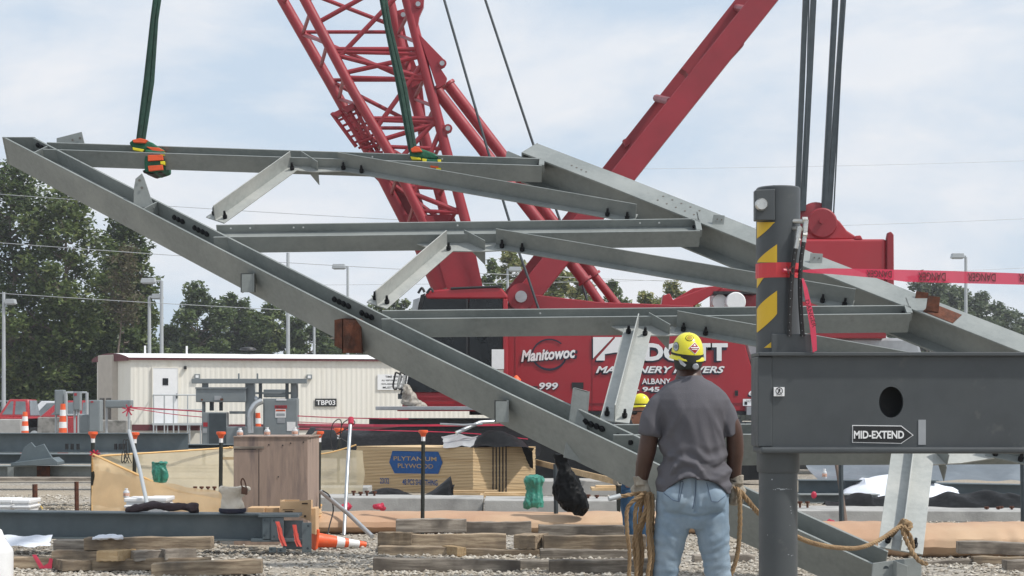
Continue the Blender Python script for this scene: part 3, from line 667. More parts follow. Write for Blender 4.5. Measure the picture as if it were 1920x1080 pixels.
for (a, nm) in (((367, 728, 461, 754), 'top_box'), ((379, 773, 424, 838), 'switch_box'), ((493, 747, 557, 818), 'panel_box'), ((494, 730, 537, 745), 'rear_box'), ((402, 800, 500, 834), 'low_box')):
    bx = MB().pbox(*a, D+(.05 if nm != 'rear_box' else .5), .45).build(nm, EGREY, rk, bevel=.02)
    if nm == 'top_box':
        MB().pbox(377, 748, 380, 751, D+.035, .01).build('lug', RUST, bx); MB().pbox(402, 742, 415, 750, D+.035, .01).build('sticker', SILV, bx); MB().pbox(413, 747, 418, 751, D+.03, .01).build('lug', RUST, bx)
        MB().pbox(366, 726, 462, 729, D+.02, .5).build('lid', EGREY, bx)
    if nm == 'switch_box': MB().pbox(381, 792, 389, 800, D+.035, .01).build('sticker', RED, bx); MB().pbox(392, 775, 424, 836, D+.03, .018).build('door', DARKST, bx); MB().pbox(380, 803, 388, 812, D+.035, .01).build('sticker', SILV, bx)
    if nm == 'panel_box':
        MB().pbox(496, 750, 554, 816, D+.03, .018).build('door', EGREY, bx, bevel=.006)
        for a2, mt in (((515, 760, 538, 766), RED), ((516, 767, 536, 783), PWHITE), ((517, 768, 535, 771), ORANGE), ((518, 775, 534, 780), SILV), ((520, 784, 534, 793), SILV), ((538, 791, 554, 808), PWHITE), ((518, 748, 537, 751), PWHITE)):
            MB().pbox(*a2, D+.02-(.004 if mt in (ORANGE,) or a2[3] == 780 else 0), .008).build('sticker', mt, bx)
        text('480 VOLTS', P(526.5, 763, D+.018), .06, BLACK, bx, width=.25); text('DANGER', P(526, 769.5, D+.012), .03, BLACK, bx)
MB().tube(spline([P(491, 752, D), P(480, 757, D-.05), P(472, 768, D-.1), P(469, 782, D-.1), P(470, 812, D-.1)], 8), .085, 12).build('conduit', PIPE, rk, smooth=True)
MB().tube([P(462, 740, D+.3), P(484, 750, D+.2)], .07, 10).build('conduit', PIPE, rk, smooth=True)
channelizer(483, 46, 774, 'orange striped cone behind the curved conduit')
# maroon steel base with tarp right of the rack
# ---------------------------------------------------------------- crawler crane
D = 38.0
def Q(x, y, dd=0): return P(x, y, D+dd)
cr = thing('crawler_crane', 'large red crawler crane with lattice boom, square mast and white lettering on its side', 'crane', (T(1180, D), D+2, 0))
# lattice boom: near chords N1 (left), N2 (right), far chords F1, F2
N1 = [(545, -50), (572, 0), (663, 173), (733, 290), (795, 415), (812, 452)]
N2 = [(752, -50), (763, 0), (802, 150), (837, 283), (873, 415), (880, 452)]
F1 = [(504, -50), (530, 0), (620, 157), (700, 300), (760, 417), (778, 452)]
F2 = [(716, -50), (730, 0), (762, 130), (800, 270), (834, 400), (845, 452)]
def at(ch, y):
    for a, b_ in zip(ch, ch[1:]):
        if a[1] <= y <= b_[1]: k = (y-a[1])/(b_[1]-a[1]); return a[0]+(b_[0]-a[0])*k
    return ch[-1][0]
ND, FD = 0., 2.4
def cp(ch, y, dd): return Q(at(ch, y), y, dd)
bm = thing('tmp', None, None, (0, 0, 0)); bpy.data.objects.remove(bm)
boom = MB()
for ch, dd, r in ((N1, ND, .115), (N2, ND, .115)): boom.tube([Q(x, y, dd) for x, y in ch], r, 12)
boom_o = boom.build('boom', BRED, cr, smooth=True)
b2 = MB()
for ch, dd, r in ((F1, FD, .125), (F2, FD, .125)): b2.tube([Q(x, y, dd) for x, y in ch], r, 12)
b2.build('rear_chord', BRED, boom_o, smooth=True)
la = MB()
ys = [-45, 8, 92, 147, 222, 272, 350, 400]
for i, y in enumerate(ys[:-1]):
    y2 = ys[i+1]
    if i % 2 == 0: la.tube([cp(N1, y, ND), cp(N2, y, ND)], .05, 8); la.tube([cp(N1, y+10, ND), cp(N2, y2, ND)] if i % 4 else [cp(N1, y2+35, ND), cp(N2, y, ND)], .055, 8)
    else: la.tube([cp(N1, y-10, ND), cp(N2, y-42, ND)], .055, 8); la.tube([cp(N1, y2+20, ND), cp(N2, y-30, ND)], .055, 8)
for y in (97, 145, 225, 275, 350, 395): la.tube([cp(N1, y, ND), cp(N2, y+4, ND)], .045, 8)
la.build('lacing', BRED, boom_o, smooth=True)
la = MB()
for i, y in enumerate((-40, 60, 150, 240, 330, 420)):
    la.tube([cp(F1, y, FD), cp(F2, y, FD)], .045, 8)
    if y < 400: la.tube([cp(F1, y, FD), cp(F2, y+90, FD)], .05, 8)
for i, y in enumerate(range(-40, 420, 60)):
    a, b_ = ((N1, ND), (F1, FD)); 
    la.tube([cp(N1, y, ND), cp(F1, y+45, FD)], .045, 8); la.tube([cp(F1, y+45, FD), cp(N1, y+60, ND)], .045, 8) if i % 2 else None
    la.tube([cp(N2, y, ND), cp(F2, y+45, FD)], .045, 8); la.tube([cp(F2, y+45, FD), cp(N2, y+60, ND)], .045, 8) if i % 2 else None
la.build('side_lacing', BRED, boom_o, smooth=True)
# ladder and guard on the left side of the boom
lg = MB()
for k, (xa, ya, xb, yb) in enumerate([(622, 212, 668, 275), (636, 206, 690, 283), (650, 200, 702, 290), (664, 198, 716, 300)]): lg.tube([Q(xa, ya, .6), Q(xb, yb, .6)], .05, 6)
for k in range(7): t_ = k/6; lg.tube([Q(626+46*t_, 216+62*t_, .6), Q(664+46*t_, 200+62*t_, .6)], .03, 6)
lg.pp([(620, 213), (636, 206), (642, 213), (632, 219)], D+.5, .25); lg.pp([(641, 202), (662, 193), (665, 202), (650, 212)], D+.5, .25)
for k in range(6): lg.tube([Q(672+k*9, 268+k*10, .5), Q(700+k*9, 258+k*14, .5)], .04, 6)
lg.build('ladder', BRED, boom_o)
# boom foot: plates narrowing to the pivot
mb = MB(); mb.pp([(797, 405), (812, 405), (835, 470), (825, 478), (803, 480)], D-.1, .12); mb.build('boom_foot', REDD, cr); mb = MB(); mb.pp([(806, 436), (882, 436), (906, 541), (838, 541)], D-.16, .14); mb.build('boom_foot', REDD, cr); mb = MB(); mb.pp([(756, 402), (850, 402), (905, 541), (812, 541)], D+2.1, .25)
mb.build('boom_foot', REDD, cr)
mb = MB(); mb.tube([Q(790, 430, .3), Q(818, 492, .3), Q(838, 541, .3)], .34, 14); mb.tube([Q(870, 432, 1.), Q(893, 541, 1.)], .16, 10); mb.tube([Q(818, 492, .3), Q(820, 497, .3)], .39, 14); mb.build('foot_tube', BRED, cr, smooth=True)
# boom lugs
def lug(pix, hole, dd=-.1, nm='lug'):
    mb = MB(); mb.pp(pix, D+dd, .16); mb.lathe(Q(hole[0], hole[1], dd), [(.1, 0), (.1, .03), (.05, .03), (.05, .0)], 14, (0, -1, 0)); o = mb.build(nm, BRED, cr, bevel=.01)
    MB().lathe(Q(hole[0], hole[1], dd), [(.055, 0), (.055, .045)], 12, (0, -1, 0)).build('pin', SILV, o, smooth=True)
lug([(760, -10), (795, -10), (794, 12), (786, 30), (781, 62), (776, 62)], (784, 8))
lug([(744, 20), (758, 16), (764, 28), (757, 45), (748, 60)], (756, 28), 1.9)
lug([(783, 60), (800, 78), (833, 112), (834, 124), (826, 128), (838, 146), (835, 158), (820, 166), (808, 130)], (829, 119))
lug([(826, 232), (838, 236), (847, 238), (846, 246), (838, 250), (832, 262)], (840, 241))
# rear wide plate seen through the boom
mb = MB(); mb.pp([(737, 30), (752, 25), (764, 80), (790, 150), (800, 240), (818, 300), (795, 330), (775, 190), (752, 110)], D+2.5, .3); mb.pp([(770, 125), (792, 122), (797, 150), (772, 165)], D+2.1, .4); mb.build('rear_plate', REDD, cr)
mb = MB(); mb.pp([(700, 330), (780, 338), (790, 372), (846, 520), (812, 520), (730, 360)], D+2.6, .2); mb.build('foot_web', REDD, cr)
# backstop tubes
def stop(x0, y0, xm, ym, x1, y1, dd):
    a, m_, b_ = Q(x0, y0, dd), Q(xm, ym, dd), Q(x1, y1, dd); mb = MB(); mb.tube([a, m_], .135, 14); mb.tube([a, a.lerp(m_, .012)], .17, 14); mb.tube([m_.lerp(a, .01), m_], .175, 14); mb.tube([m_, b_], .10, 12); mb.build('backstop_tube', BRED, cr, smooth=True)
stop(815, 165, 1098, 528, 1132, 578, .3); stop(839, 156, 1115, 518, 1162, 578, 1.6)
# mast legs (square box sections)
def boxbeam(p, q, wd, dep, nm, par, mt=BRED, side=V((0, 1, 0)), bevel=.02):
    p, q = V(p), V(q); t_ = (q-p).normalized(); b_ = side.normalized(); a = t_.cross(b_).normalized()
    mb = MB(); mb.hexa(p-a*wd/2, a*wd, b_*dep, q-p); return mb.build(nm, mt, par, bevel=bevel)
mst = boxbeam(Q(984, 560, -.25), Q(1480, -62, -.25), .52, .5, 'mast_leg', cr)
ms2 = boxbeam(Q(962, 560, 2.0), Q(1452, -62, 2.0), .5, .5, 'mast_leg', cr, REDD)
mb = MB()
for (x, y) in ((1115, 350), (1245, 190), (1395, 20), (1040, 455)): mb.tube([Q(x+12, y, -.0), Q(x-14, y-6, 2.1)], .09, 8)
mb.pp([(1277, 128), (1300, 118), (1316, 108), (1322, 116), (1306, 134), (1292, 142), (1286, 134)], D-.1, .5); mb.pp([(1396, 75), (1395, 84), (1350, 133), (1346, 133), (1352, 124)], D-.2, .3); mb.pp([(1168, 262), (1178, 258), (1182, 268), (1172, 276)], D+1.8, .3)
mb.build('mast_brace', REDD, mst)
fo = MB(); fo.lathe(Q(977, 556, -.45), [(.30, 0), (.30, .5), (.2, .55)], 28, (0, 1, 0)); fo.build('mast_foot', BRED, cr, smooth=True)
MB().lathe(Q(977, 556, -.52), [(.13, 0), (.13, .1)], 16, (0, 1, 0)).build('pivot_pin', SILV, cr, smooth=True)
mb = MB(); mb.pp([(955, 548), (975, 540), (1000, 552), (1120, 566), (1300, 573), (1300, 590), (950, 590)], D-.3, .35); mb.pp([(950, 592), (943, 552), (930, 545), (925, 549), (936, 560), (940, 592)], D-.35, .08); mb.build('mast_arm', BRED, cr, bevel=.02)
# hoist ropes
for pts in ([(820, -45), (833, 0), (910, 267), (972, 470), (990, 520), (1010, 580)], [(896, -42), (910, 0), (1003, 280), (1047, 405), (1088, 520), (1104, 575)]):
    MB().tube([Q(x, y, -.5 if pts[0][0] == 820 else .9) for x, y in pts], .032, 6).build('hoist_rope', DARKST, cr, smooth=True)
# house
mb = MB(); mb.pp([(950, 585), (1392, 600), (1397, 646), (1416, 713), (1416, 771), (950, 771)], D-.2, 3.2); hs = mb.build('house', RED, cr, bevel=.02)
mb = MB()
mb.pbox(965.5, 590, 966.8, 770, D-.21, .012); mb.pbox(1110, 620, 1111, 770, D-.21, .012); mb.pbox(950, 755, 1416, 757, D-.215, .017); mb.pbox(1220, 600, 1221, 770, D-.21, .012); mb.pbox(1297, 640, 1298, 755, D-.21, .012); mb.build('panel_gap', REDD, hs)
mb = MB(); mb.pbox(1072, 717, 1094, 729, D-.215, .01); mb.pbox(1378, 732, 1384, 742, D-.215, .01); mb.pbox(995, 724, 1008, 727, D-.215, .01); mb.build('handle_recess', BLACK, hs)
f_ = D-.212
def HP(x, y, o=0): return P(x, y, f_-o)
text('999', HP(1029.5, 725, .006), .165, NAVY, hs, shear=.15, bold=.05, width=.43); text('999', HP(1028.5, 724, .012), .16, WHITE, hs, shear=.15, bold=.03, width=.42)
ring = MB(); n = 40
for k in range(n):
    if 1 <= k <= 4: continue
    a0, a1 = 2*math.pi*k/n, 2*math.pi*(k+1)/n
    def rp(a, r, t_): return HP(1030+33*r*math.cos(a), 665-30*r*math.sin(a), t_)
    wdt = lambda a: .93-.07*abs(math.sin(a))*(1 if math.sin(a) < 0 else .3)
    ring.prism([rp(a0, 1, 0), rp(a1, 1, 0), rp(a1, wdt(a1), 0), rp(a0, wdt(a0), 0)], (0, -.006, 0))
ring.build('logo_ring', NAVY, hs)
rt = V((1, 0, .075))
text('Manitowoc', HP(1029.5, 665.5, .012), .27, NAVY, hs, right=rt, shear=.2, bold=.06, width=1.27); text('Manitowoc', HP(1028, 664, .018), .26, WHITE, hs, right=rt, shear=.2, bold=.035, width=1.20)
def bold(s, x, y, hh, wd, k=.02, sh=.0): text(s, HP(x-2, y+3, .008), hh, NAVY, hs, bold=k*2, width=wd, shear=sh); text(s, HP(x, y, .016), hh, WHITE, hs, bold=k, width=wd, shear=sh)
bold('ADGETT', 1268, 660, .40, 2.28, .045)
for mt, dx, o_ in ((NAVY, -2.5, .008), (WHITE, 0, .016)):
    mb = MB()
    for poly in ([(1112, 632), (1150, 632), (1112, 672)], [(1153, 634), (1153, 661), (1134, 664), (1134, 676), (1118, 676), (1118, 673)]):
        mb.prism([HP(x+dx, y+(3 if mt is NAVY else 0), o_) for x, y in poly], (0, -.004, 0))
    mb.prism([HP(x+dx, y+(3 if mt is NAVY else 0), o_) for x, y in [(1153, 632), (1172, 632), (1166, 650), (1158, 661), (1153, 661)]], (0, -.004, 0)); mb.build('lettering', mt, hs)
bold('MACHINERY MOVERS', 1238, 693, .155, 2.85, .03, .3)
bold('NEW ALBANY', 1213, 715, .125, 1.05, .02); bold('- 945-', 1218, 730, .11, .62, .03)
bold('60', 1412, 737, .11, .2, .03)
mb = MB().pbox(1393, 748, 1416, 761, D-.225, .01).build('sticker', PWHITE, hs); text('CAUTION', HP(1407, 752, .025), .05, BLACK, mb, width=.2); MB().pbox(1396, 753, 1401, 759, D-.23, .01).build('symbol', BLACK, mb)
MB().pbox(880, 771, 1420, 778, D-.4, 3.4).build('house_deck', BLACK, cr)
MB().pbox(1400, 762, 1500, 778, D-.5, .4).build('side_step', SILV, cr)
# grey shrouded engine end right of the red side
mb = MB(); mb.pp([(1394, 640), (1520, 632), (1720, 634), (1740, 700), (1700, 765), (1418, 765), (1418, 713)], D+.1, 2.2); mb.build('engine_shroud', SILV, cr, bevel=.06)
MB().pbox(1440, 622, 1662, 634, D-.25, 2.8).build('counterweight_tray', RED, cr, bevel=.02)
cw = MB().pbox(1500, 448, 1662, 622, D-.3, 2.6).build('counterweight', RED, cr, bevel=.05)
mb = MB(); mb.pp([(1663, 446), (1665, 436), (1671, 434), (1676, 440), (1677, 622), (1662, 622)], D-.35, .16); mb.build('side_lug', REDD, cw, bevel=.02)
mb = MB(); mb.pp([(1508, 449), (1508, 436), (1530, 432), (1545, 400), (1558, 402), (1575, 415), (1588, 432), (1602, 441), (1614, 449)], D-.1, .3)
g_ = mb.build('gantry', RED, cr, bevel=.03); mb = MB(); mb.pp([(1500, 449), (1508, 388), (1516, 384), (1530, 400), (1550, 449)], D+1.2, .3); mb.build('gantry_plate', REDD, g_); mb = MB(); mb.pp([(1602, 449), (1604, 442), (1614, 441), (1618, 449)], D-.3, .1); mb.build('lug', RED, g_, bevel=.02)
for (x, y, r, dd) in ((1530, 412, .40, .25), (1542, 418, .34, -.18), (1512, 408, .3, 1.)):
    s_ = MB(); s_.lathe(Q(x, y, dd), [(r*.9, 0), (r, .03), (r*.8, .08), (r, .14), (r*.95, .18)], 28, (0, 1, 0)); s_.build('sheave', REDD, g_, smooth=True)
MB().lathe(Q(1541, 414, -.24), [(.06, 0), (.06, .05)], 12, (0, 1, 0)).build('pivot_pin', REDD, g_, smooth=True)
for (x0, x1, y1, r) in ((1511, 1495, 400, .055), (1526, 1506, 395, .06), (1567, 1546, 392, .06), (1582, 1555, 398, .055)):
    k = (x0-x1)/y1
    mb = MB(); mb.hexa(Q(x1-r*84, y1, .2), Q(x1+r*84, y1, .2)-Q(x1-r*84, y1, .2), (0, .12, 0), Q(x0+k*60, -60, .2)-Q(x1, y1, .2)); mb.build('pendant', DARKST, cr)
for (x0, x1, y1) in ((1518, 1509, 350), (1586, 1563, 400)): MB().tube([Q(x0, -60, .1), Q(x1, y1, .1)], .018, 6).build('pendant_wire', DARKST, cr)
# small arm and white filter drum between house and post
mb = MB(); mb.pp([(1240, 572), (1243, 554), (1256, 550), (1262, 562), (1330, 537), (1362, 536), (1300, 575)], D-.1, .3); mb.pp([(1262, 562), (1300, 540), (1335, 537), (1330, 546), (1275, 572)], D+.2, .3); mb.pbox(1345, 540, 1420, 600, D+.4, 1.5); mb.build('drum_arm', RED, cr, bevel=.02)
dm = MB(); dm.lathe(Q(1380, 566, -.3), [(.2, 0), (.22, .02), (.22, .5)], 24, (0, 1, 0)); dm.lathe(Q(1350, 566, 0), [(.17, 0), (.17, .4)], 20, (0, 1, 0)); dm.build('white_filter', PWHITE, cr, smooth=True)
MB().pbox(1338, 546, 1420, 551, D-.15, .6).build('hose_tray', BLACK, cr)
# cab
cb = MB(); cb.pp([(796, 553), (803, 545), (845, 541), (880, 537), (920, 536), (941, 541), (952, 554), (952, 560), (800, 560)], D-1.2, 1.7); cab = cb.build('cab', RED, cr, bevel=.04)
mb = MB(); mb.pp([(943, 560), (952, 560), (952, 770), (943, 770)], D-1.2, 1.7); mb.pp([(760, 735), (952, 735), (952, 770), (752, 770)], D-1.1, 1.6); mb.build('cab_wall', RED, cab, bevel=.02)
mb = MB(); mb.pp([(789, 553), (797, 550), (775, 640), (757, 740), (750, 740), (768, 640)], D-1.2, .1); mb.build('cab_pillar', BLACK, cab); mb = MB(); mb.pp([(789, 553), (797, 550), (775, 640), (757, 740), (750, 740), (768, 640)], D+.4, .1); mb.build('cab_pillar', BLACK, cab); mb = MB()
mb.pp([(874, 560), (878, 560), (878, 735), (874, 735)], D-1.2, .1); mb.pp([(793, 554), (945, 554), (945, 558), (793, 558)], D-1.19, .1); mb.build('cab_pillar', BLACK, cab)
mb = MB(); mb.pp([(880, 558), (942, 558), (942, 733), (880, 733)], D-1.17, .02); mb.pp([(793, 557), (874, 557), (874, 735), (760, 735)], D-1.15, .02); mb.build('window', GLASS, cab)
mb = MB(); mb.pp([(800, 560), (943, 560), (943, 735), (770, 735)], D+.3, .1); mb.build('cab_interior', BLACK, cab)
MB().pp([(775, 562), (787, 558), (772, 640), (763, 650)], D-1.26, .03).build('front_glass', SILV, cab)
MB().pbox(922, 655, 945, 692, D-1.24, .02).build('paper_notice', PWHITE, cab); MB().pbox(925, 693, 944, 706, D-1.235, .02).build('paper_notice', BEIGE, cab)
mb = MB(); mb.tube(spline([Q(800, 550, -1.3), Q(808, 541, -1.3), Q(812, 548, -1.3)], 5), .03, 6); mb.tube(spline([Q(784, 550, -1.3), Q(791, 540, -1.3), Q(796, 548, -1.3)], 5), .03, 6)
mb.tube([Q(845, 541, -1.2), Q(940, 537, -1.2)], .03, 6); mb.build('roof_rail', BLACK, cab)
for dx in (0, 9):
    mb = MB(); mb.tube(spline([Q(742+dx, 698, -1.5), Q(737+dx, 725, -1.5), Q(745+dx, 728, -1.5), Q(752+dx, 705, -1.5), Q(742+dx, 698, -1.5)], 5), .022, 6); mr = mb.build('mirror_frame', BLACK, cab); MB().pp([(747+dx, 704), (753+dx, 703), (749+dx, 728), (744+dx, 729)], D-1.52, .06).build('mirror', CHROME, mr)
MB().pbox(746, 738, 762, 748, D-1.2, .4).build('step_bracket', DARKST, cab)
mb = MB()
for k in range(4): mb.pbox(765, 742+k*8, 960, 745+k*8, D-1.5+k*.02, .05)
mb.pbox(745, 764, 960, 771, D-1.7, 2.0); mb.build('catwalk', REDD, cr)
MB().pbox(704, 762, 905, 769, D-2.6, .8).build('walkway_plank', SILV, cr, bevel=.01)
# crawler tracks
for dd, nm in ((-1.4, 'crawler_track'), (4.4, 'crawler_track')):
    mb = MB(); a, b_ = T(760, D), T(1480, D); y0 = D+dd
    prof = [(a+.5, .02), (b_-.5, .02), (b_, .6), (b_-.4, 1.15), (a+.4, 1.15), (a, .6)]
    mb.prism([(x, y0, z) for x, z in prof], (0, 1.1, 0)); tk = mb.build(nm, BLACK, cr, bevel=.05)
    m2 = MB(); x = a+.5
    while x < b_-.5: m2.box(x, y0+.55, 1.17, .18, 1.16, .05); m2.box(x, y0+.55, .025, .18, 1.16, .04); x += .25
    m2.build('track_shoe', DARKST, tk)
    for k in range(8): MB().lathe((a+.7+k*(b_-a-1.4)/7, y0-.06, .55), [(.28, 0), (.32, .03), (.32, .1)], 18, (0, 1, 0)).build('road_wheel', DARKST, tk, smooth=True)
MB().box((T(760, D)+T(1480, D))/2, D+2, .75, 4.5, 4.2, .8).build('carbody', BLACK, cr)
# white sack hanging on the catwalk, orange drum on the boom deck
sk = MB(); sk.rings([(Q(785, 765, -2.4).x, D-2.4, Q(0, 766).z, .20, .10), (Q(787, 760, 0).x, D-2.4, Q(0, 757).z, .26, .13), (Q(782, 0).x, D-2.4, Q(0, 745).z, .19, .10), (Q(776, 0).x, D-2.4, Q(0, 735).z, .10, .1), (Q(771, 0).x, D-2.4, Q(0, 722).z, .07, .03)], 16)
sk = remesh(sk, .022, 0, lambda p, n: .05*noise.noise(p*5)-.06*abs(noise.noise(p*9))); tag(sk.build('plastic_sack', SACK, smooth=True), 'crumpled pale plastic sack on the crane walkway below the cab mirrors', 'sack')
mb = MB(); mb.lathe(Q(968, 716, -1.5), [(.08, -.25), (.11, -.1), (.10, .05), (.04, .12), (.02, .14)], 16); tag(mb.build('orange_cone_cap', ORANGE, smooth=True), 'small orange cooler jug top showing over the girder beside the crane lettering', 'jug')
# ---------------------------------------------------------------- hanging steel frame
A0 = P(7, 258, 16.8); A1 = P(1640, 1060, 11.9); va = (A1-A0).normalized(); U = V((1, 0, 0)); NN = U.cross(va).normalized()
if NN.z < 0: NN = -NN
def PL(x, y, off=0.):                 # pixel ray met with the plane of the frame (off = distance below it)
    o = V((0, 0, EYE)); d = P(x, y, 1)-o; q = A0-NN*off
    return o+d*((q-o).dot(NN)/d.dot(NN))
fr = thing('hanging_truss', 'galvanised steel roof frame hanging tilted from two green slings', 'steel frame', (0, 14.5, 1.5))
def sect(stations, s, W, Dp, tf, tw, name, mt, web='mid', flip=False, Ws=None, skew=0):
    """I-shape lying with its web in the frame plane: near flange at stations, far flange Dp along s"""
    n = len(stations); mb = MB()
    def strip(off0, off1, n0, n1):
        vs = []
        for i, p in enumerate(stations):
            if i == 0: p = p+va*.0
            w_ = Ws[i] if Ws else W
            for a, b_ in ((off0, n0), (off1, n0), (off1, n1), (off0, n1)): vs.append(p+s*a-NN*b_*w_+(va*a*skew if i == 0 else V((0, 0, 0))))
        fs = []
        for i in range(n-1):
            for k in range(4): k2 = (k+1) % 4; fs.append((i*4+k, i*4+k2, i*4+4+k2, i*4+4+k))
        fs += [(3, 2, 1, 0), tuple(n*4-4+k for k in range(4))]; mb.mesh(vs, fs)
    strip(0, tf, 0, 1); strip(Dp-tf, Dp, 0, 1); w0 = .5-.5*tw/W; strip(tf, Dp-tf, w0, w0+tw/W)
    # face orientation
    o = mb.build(name, mt, fr, bevel=.0025); 
    return o
SA = NN.cross(va).normalized()
if SA.x < 0: SA = -SA
# left girder, slightly sagging as measured
line = [(7, 258), (200, 357.5), (400, 461), (593, 560), (780, 653.5), (957, 740), (1201, 856), (1400, 951), (1495, 994), (1640, 1060)]
st = []
for x, y in line: st.append(PL(x, y))
DA = .195
gA = sect(st, SA, .33, DA, .017, .012, 'long_girder', GALV, Ws=[.30, .305, .315, .32, .33, .345, .35, .345, .335, .33], skew=SA.z/-va.z)
def bolts(pts, par, out, r=.021, h=.03, hexn=6):
    mb = MB()
    for p in pts: mb.lathe(V(p), [(r*1.15, 0), (r*1.15, .006), (r, .008), (r, h*.8), (r*.8, h)], 12, out)
    return mb.build('bolt', BOLT, par, smooth=True)
# bolt heads inside the far flange (normal -SA)
def onfar(x, y): # point on the inner face of the far flange seen at a pixel
    o = V((0, 0, EYE)); d = P(x, y, 1)-o; q = A0+SA*(DA-.018); 
    t_ = (q-o).dot(SA)/d.dot(SA); p = o+d*t_
    # follow the sag of the girder: keep distance to its polyline
    return p
def sagfix(p):
    best = min(range(len(st)-1), key=lambda i: abs(((st[i]+st[i+1])/2-p).dot(va))); a, b_ = st[best], st[best+1]
    k = (p-a).dot(va)/(b_-a).dot(va); q = a.lerp(b_, k)+SA*(DA-.018); return (q-p).dot(SA)
groups = [[(72, 272), (79, 276), (86, 280)], [(328, 407.5), (335.5, 411.5), (343, 415)], [(366, 427), (373, 431), (381, 434.5), (388.5, 438.5)], [(628, 561), (637, 565.5), (645.5, 569.5), (654, 573.5)], [(679.5, 586.5), (688.5, 591), (697.5, 594.5)],
          [(1098.5, 790), (1109, 795), (1119.5, 799), (1129.5, 803.5)], [(1160, 818), (1171, 823), (1182, 828)]]
allb = []
for g in groups:
    for x, y in g:
        p = onfar(x, y); o_ = V((0, 0, EYE)); dd_ = P(x, y, 1)-o_
        for _ in range(4): q_ = p+SA*sagfix(p); p = o_+dd_*((q_-o_).dot(SA)/dd_.dot(SA))
        allb.append(p)
i_ = 0
for g in groups: bolts(allb[i_:i_+len(g)], gA, -SA, .024, .02); i_ += len(g)
mb = MB()
for (x, y) in ((314, 431), (311, 461)): mb.lathe(PL(x, y), [(.012, .0), (.012, .004)], 10, -SA)
# end plate at the top left, and web stiffener plates
def plate(p0, p1, w0, w1, ext, name='plate', mt=GALV, th=.012, par=None):
    """plate between two points, standing w0..w1 along NN"""
    p0, p1 = V(p0), V(p1); mb = MB(); e = V(ext).normalized()*th
    mb.prism([p0+NN*w0, p1+NN*w0, p1-NN*w1, p0-NN*w1], e); return mb.build(name, mt, par or fr, bevel=.002)
e0 = st[0]-va*.0
mb = MB(); ux = SA*DA+va*DA*SA.z/-va.z; mb.hexa(e0-va*.016-ux*.02+NN*.002, va*.014, ux*1.04, -NN*.304); mb.build('end_plate', GALV, gA)
def stiff(x, y, par): # plate across the girder between its flanges, top edge at pixel
    p = PL(x, y); mb = MB(); mb.hexa(p+SA*.016-NN*.003, SA*(DA-.032), va*.012, -NN*.15); mb.build('stiffener', GALV, par)
stiff(265, 392, gA); stiff(60, 286, gA)
def finpix(pix, off_ax, th=.012, d_of=None, name='fin_plate', mt=GALV, par=None):
    """upright plate whose outline is given by pixels on the vertical plane through a point, facing the viewer"""
    d = d_of; mb = MB(); mb.prism([P(x, y, d) for x, y in pix], (0, th, 0)); return mb.build(name, mt, par or fr, bevel=.002)
d_at = lambda x, y: PL(x, y).y
finpix([(250, 388), (251, 352), (254, 335), (266, 325), (270, 333), (289, 390)], 0, .014, d_at(262, 390)+.08, 'fin_plate', GALV, gA)
finpix([(106, 275), (106, 259), (153, 247), (158, 268), (158, 277)], 0, .014, d_at(130, 272)+.2)
MBB = MB()
for (x, y) in ((136, 262.5), (150, 259)): MBB.lathe(P(x, y, d_at(130, 272)+.19), [(.011, 0), (.011, .004)], 10, (0, -1, 0))
for (x, y) in ((261.5, 338), (266, 352)): MBB.lathe(P(x, y, d_at(262, 390)+.07), [(.012, 0), (.012, .004)], 10, (0, -1, 0))
MBB.build('bolt_hole', BEIGED, gA)
# brackets on the near face of the girder
def facebox(x0, y0, x1, y1, out, name, mt, th=None):
    p0, p1, p2 = PL(x0, y0), PL(x1, y0), PL(x0, y1); d0 = PL(x0, y0).y
    mb = MB(); a = P(x0, y0, d0); b_ = P(x1, y0, d0); c_ = P(x0, y1, d0)
    mb.hexa(c_-V((0, out, 0)), b_-a, (0, th or out, 0), a-c_); return mb.build(name, mt, gA, bevel=.003)
def angle_clip(x0, y0, x1, y1, name, mt, dd=.10, leg=.07):
    """an L-shaped cleat welded on the near face"""
    d0 = st[0].lerp(st[-1], 0).y; d0 = PL((x0+x1)/2, y0-20).y
    a = P(x0, y0, d0-dd); b_ = P(x1, y0, d0-dd); c_ = P(x0, y1, d0-dd); mb = MB()
    mb.hexa(c_, b_-a, (0, .012, 0), a-c_); mb.hexa(c_+(b_-a), V((.012, 0, 0)), (0, dd+.05, 0), a-c_); mb.hexa(c_, V((.012, 0, 0)), (0, dd+.05, 0), a-c_)
    mb.hexa(a-V((0, 0, .012)), b_-a, (0, dd+.03, 0), (0, 0, .012)); return mb.build(name, mt, gA, bevel=.003)
angle_clip(451, 512, 474, 548, 'cleat', GALV, .05); angle_clip(927, 750, 951, 792, 'cleat', GALV, .05)
rb = angle_clip(641, 597, 675, 662, 'rusty_bracket', RUST, .12); rb['label'] = 'rust brown bracket plates'
a_ = MB(); d0 = PL(640, 585).y; a_.prism([P(627, 600, d0-.1), P(641, 597, d0-.14), P(641, 655, d0-.14), P(627, 648, d0-.1)], (0, .012, 0)); a_.build('rusty_bracket', RUST, gA)
mb = MB(); d0 = PL(1083, 745).y-.12
k0, k1, k2, k3 = P(1078, 727, d0), P(1103, 734, d0), P(1092, 868, d0), P(1060, 858, d0)
mb.prism([k0, k1, k2, k3], (0, .012, 0)); mb.prism([k1, k1+V((.0, .10, 0)), k2+V((0, .10, 0)), k2], (.012, 0, 0)); mb.prism([k0, k0+V((0, .1, 0)), k3+V((0, .1, 0)), k3], (-.012, 0, 0)); mb.prism([k0, k1, k1+V((0, .1, .004)), k0+V((0, .1, .004))], (0, 0, -.01)); mb.build('post_stub', GALV, gA, bevel=.002)
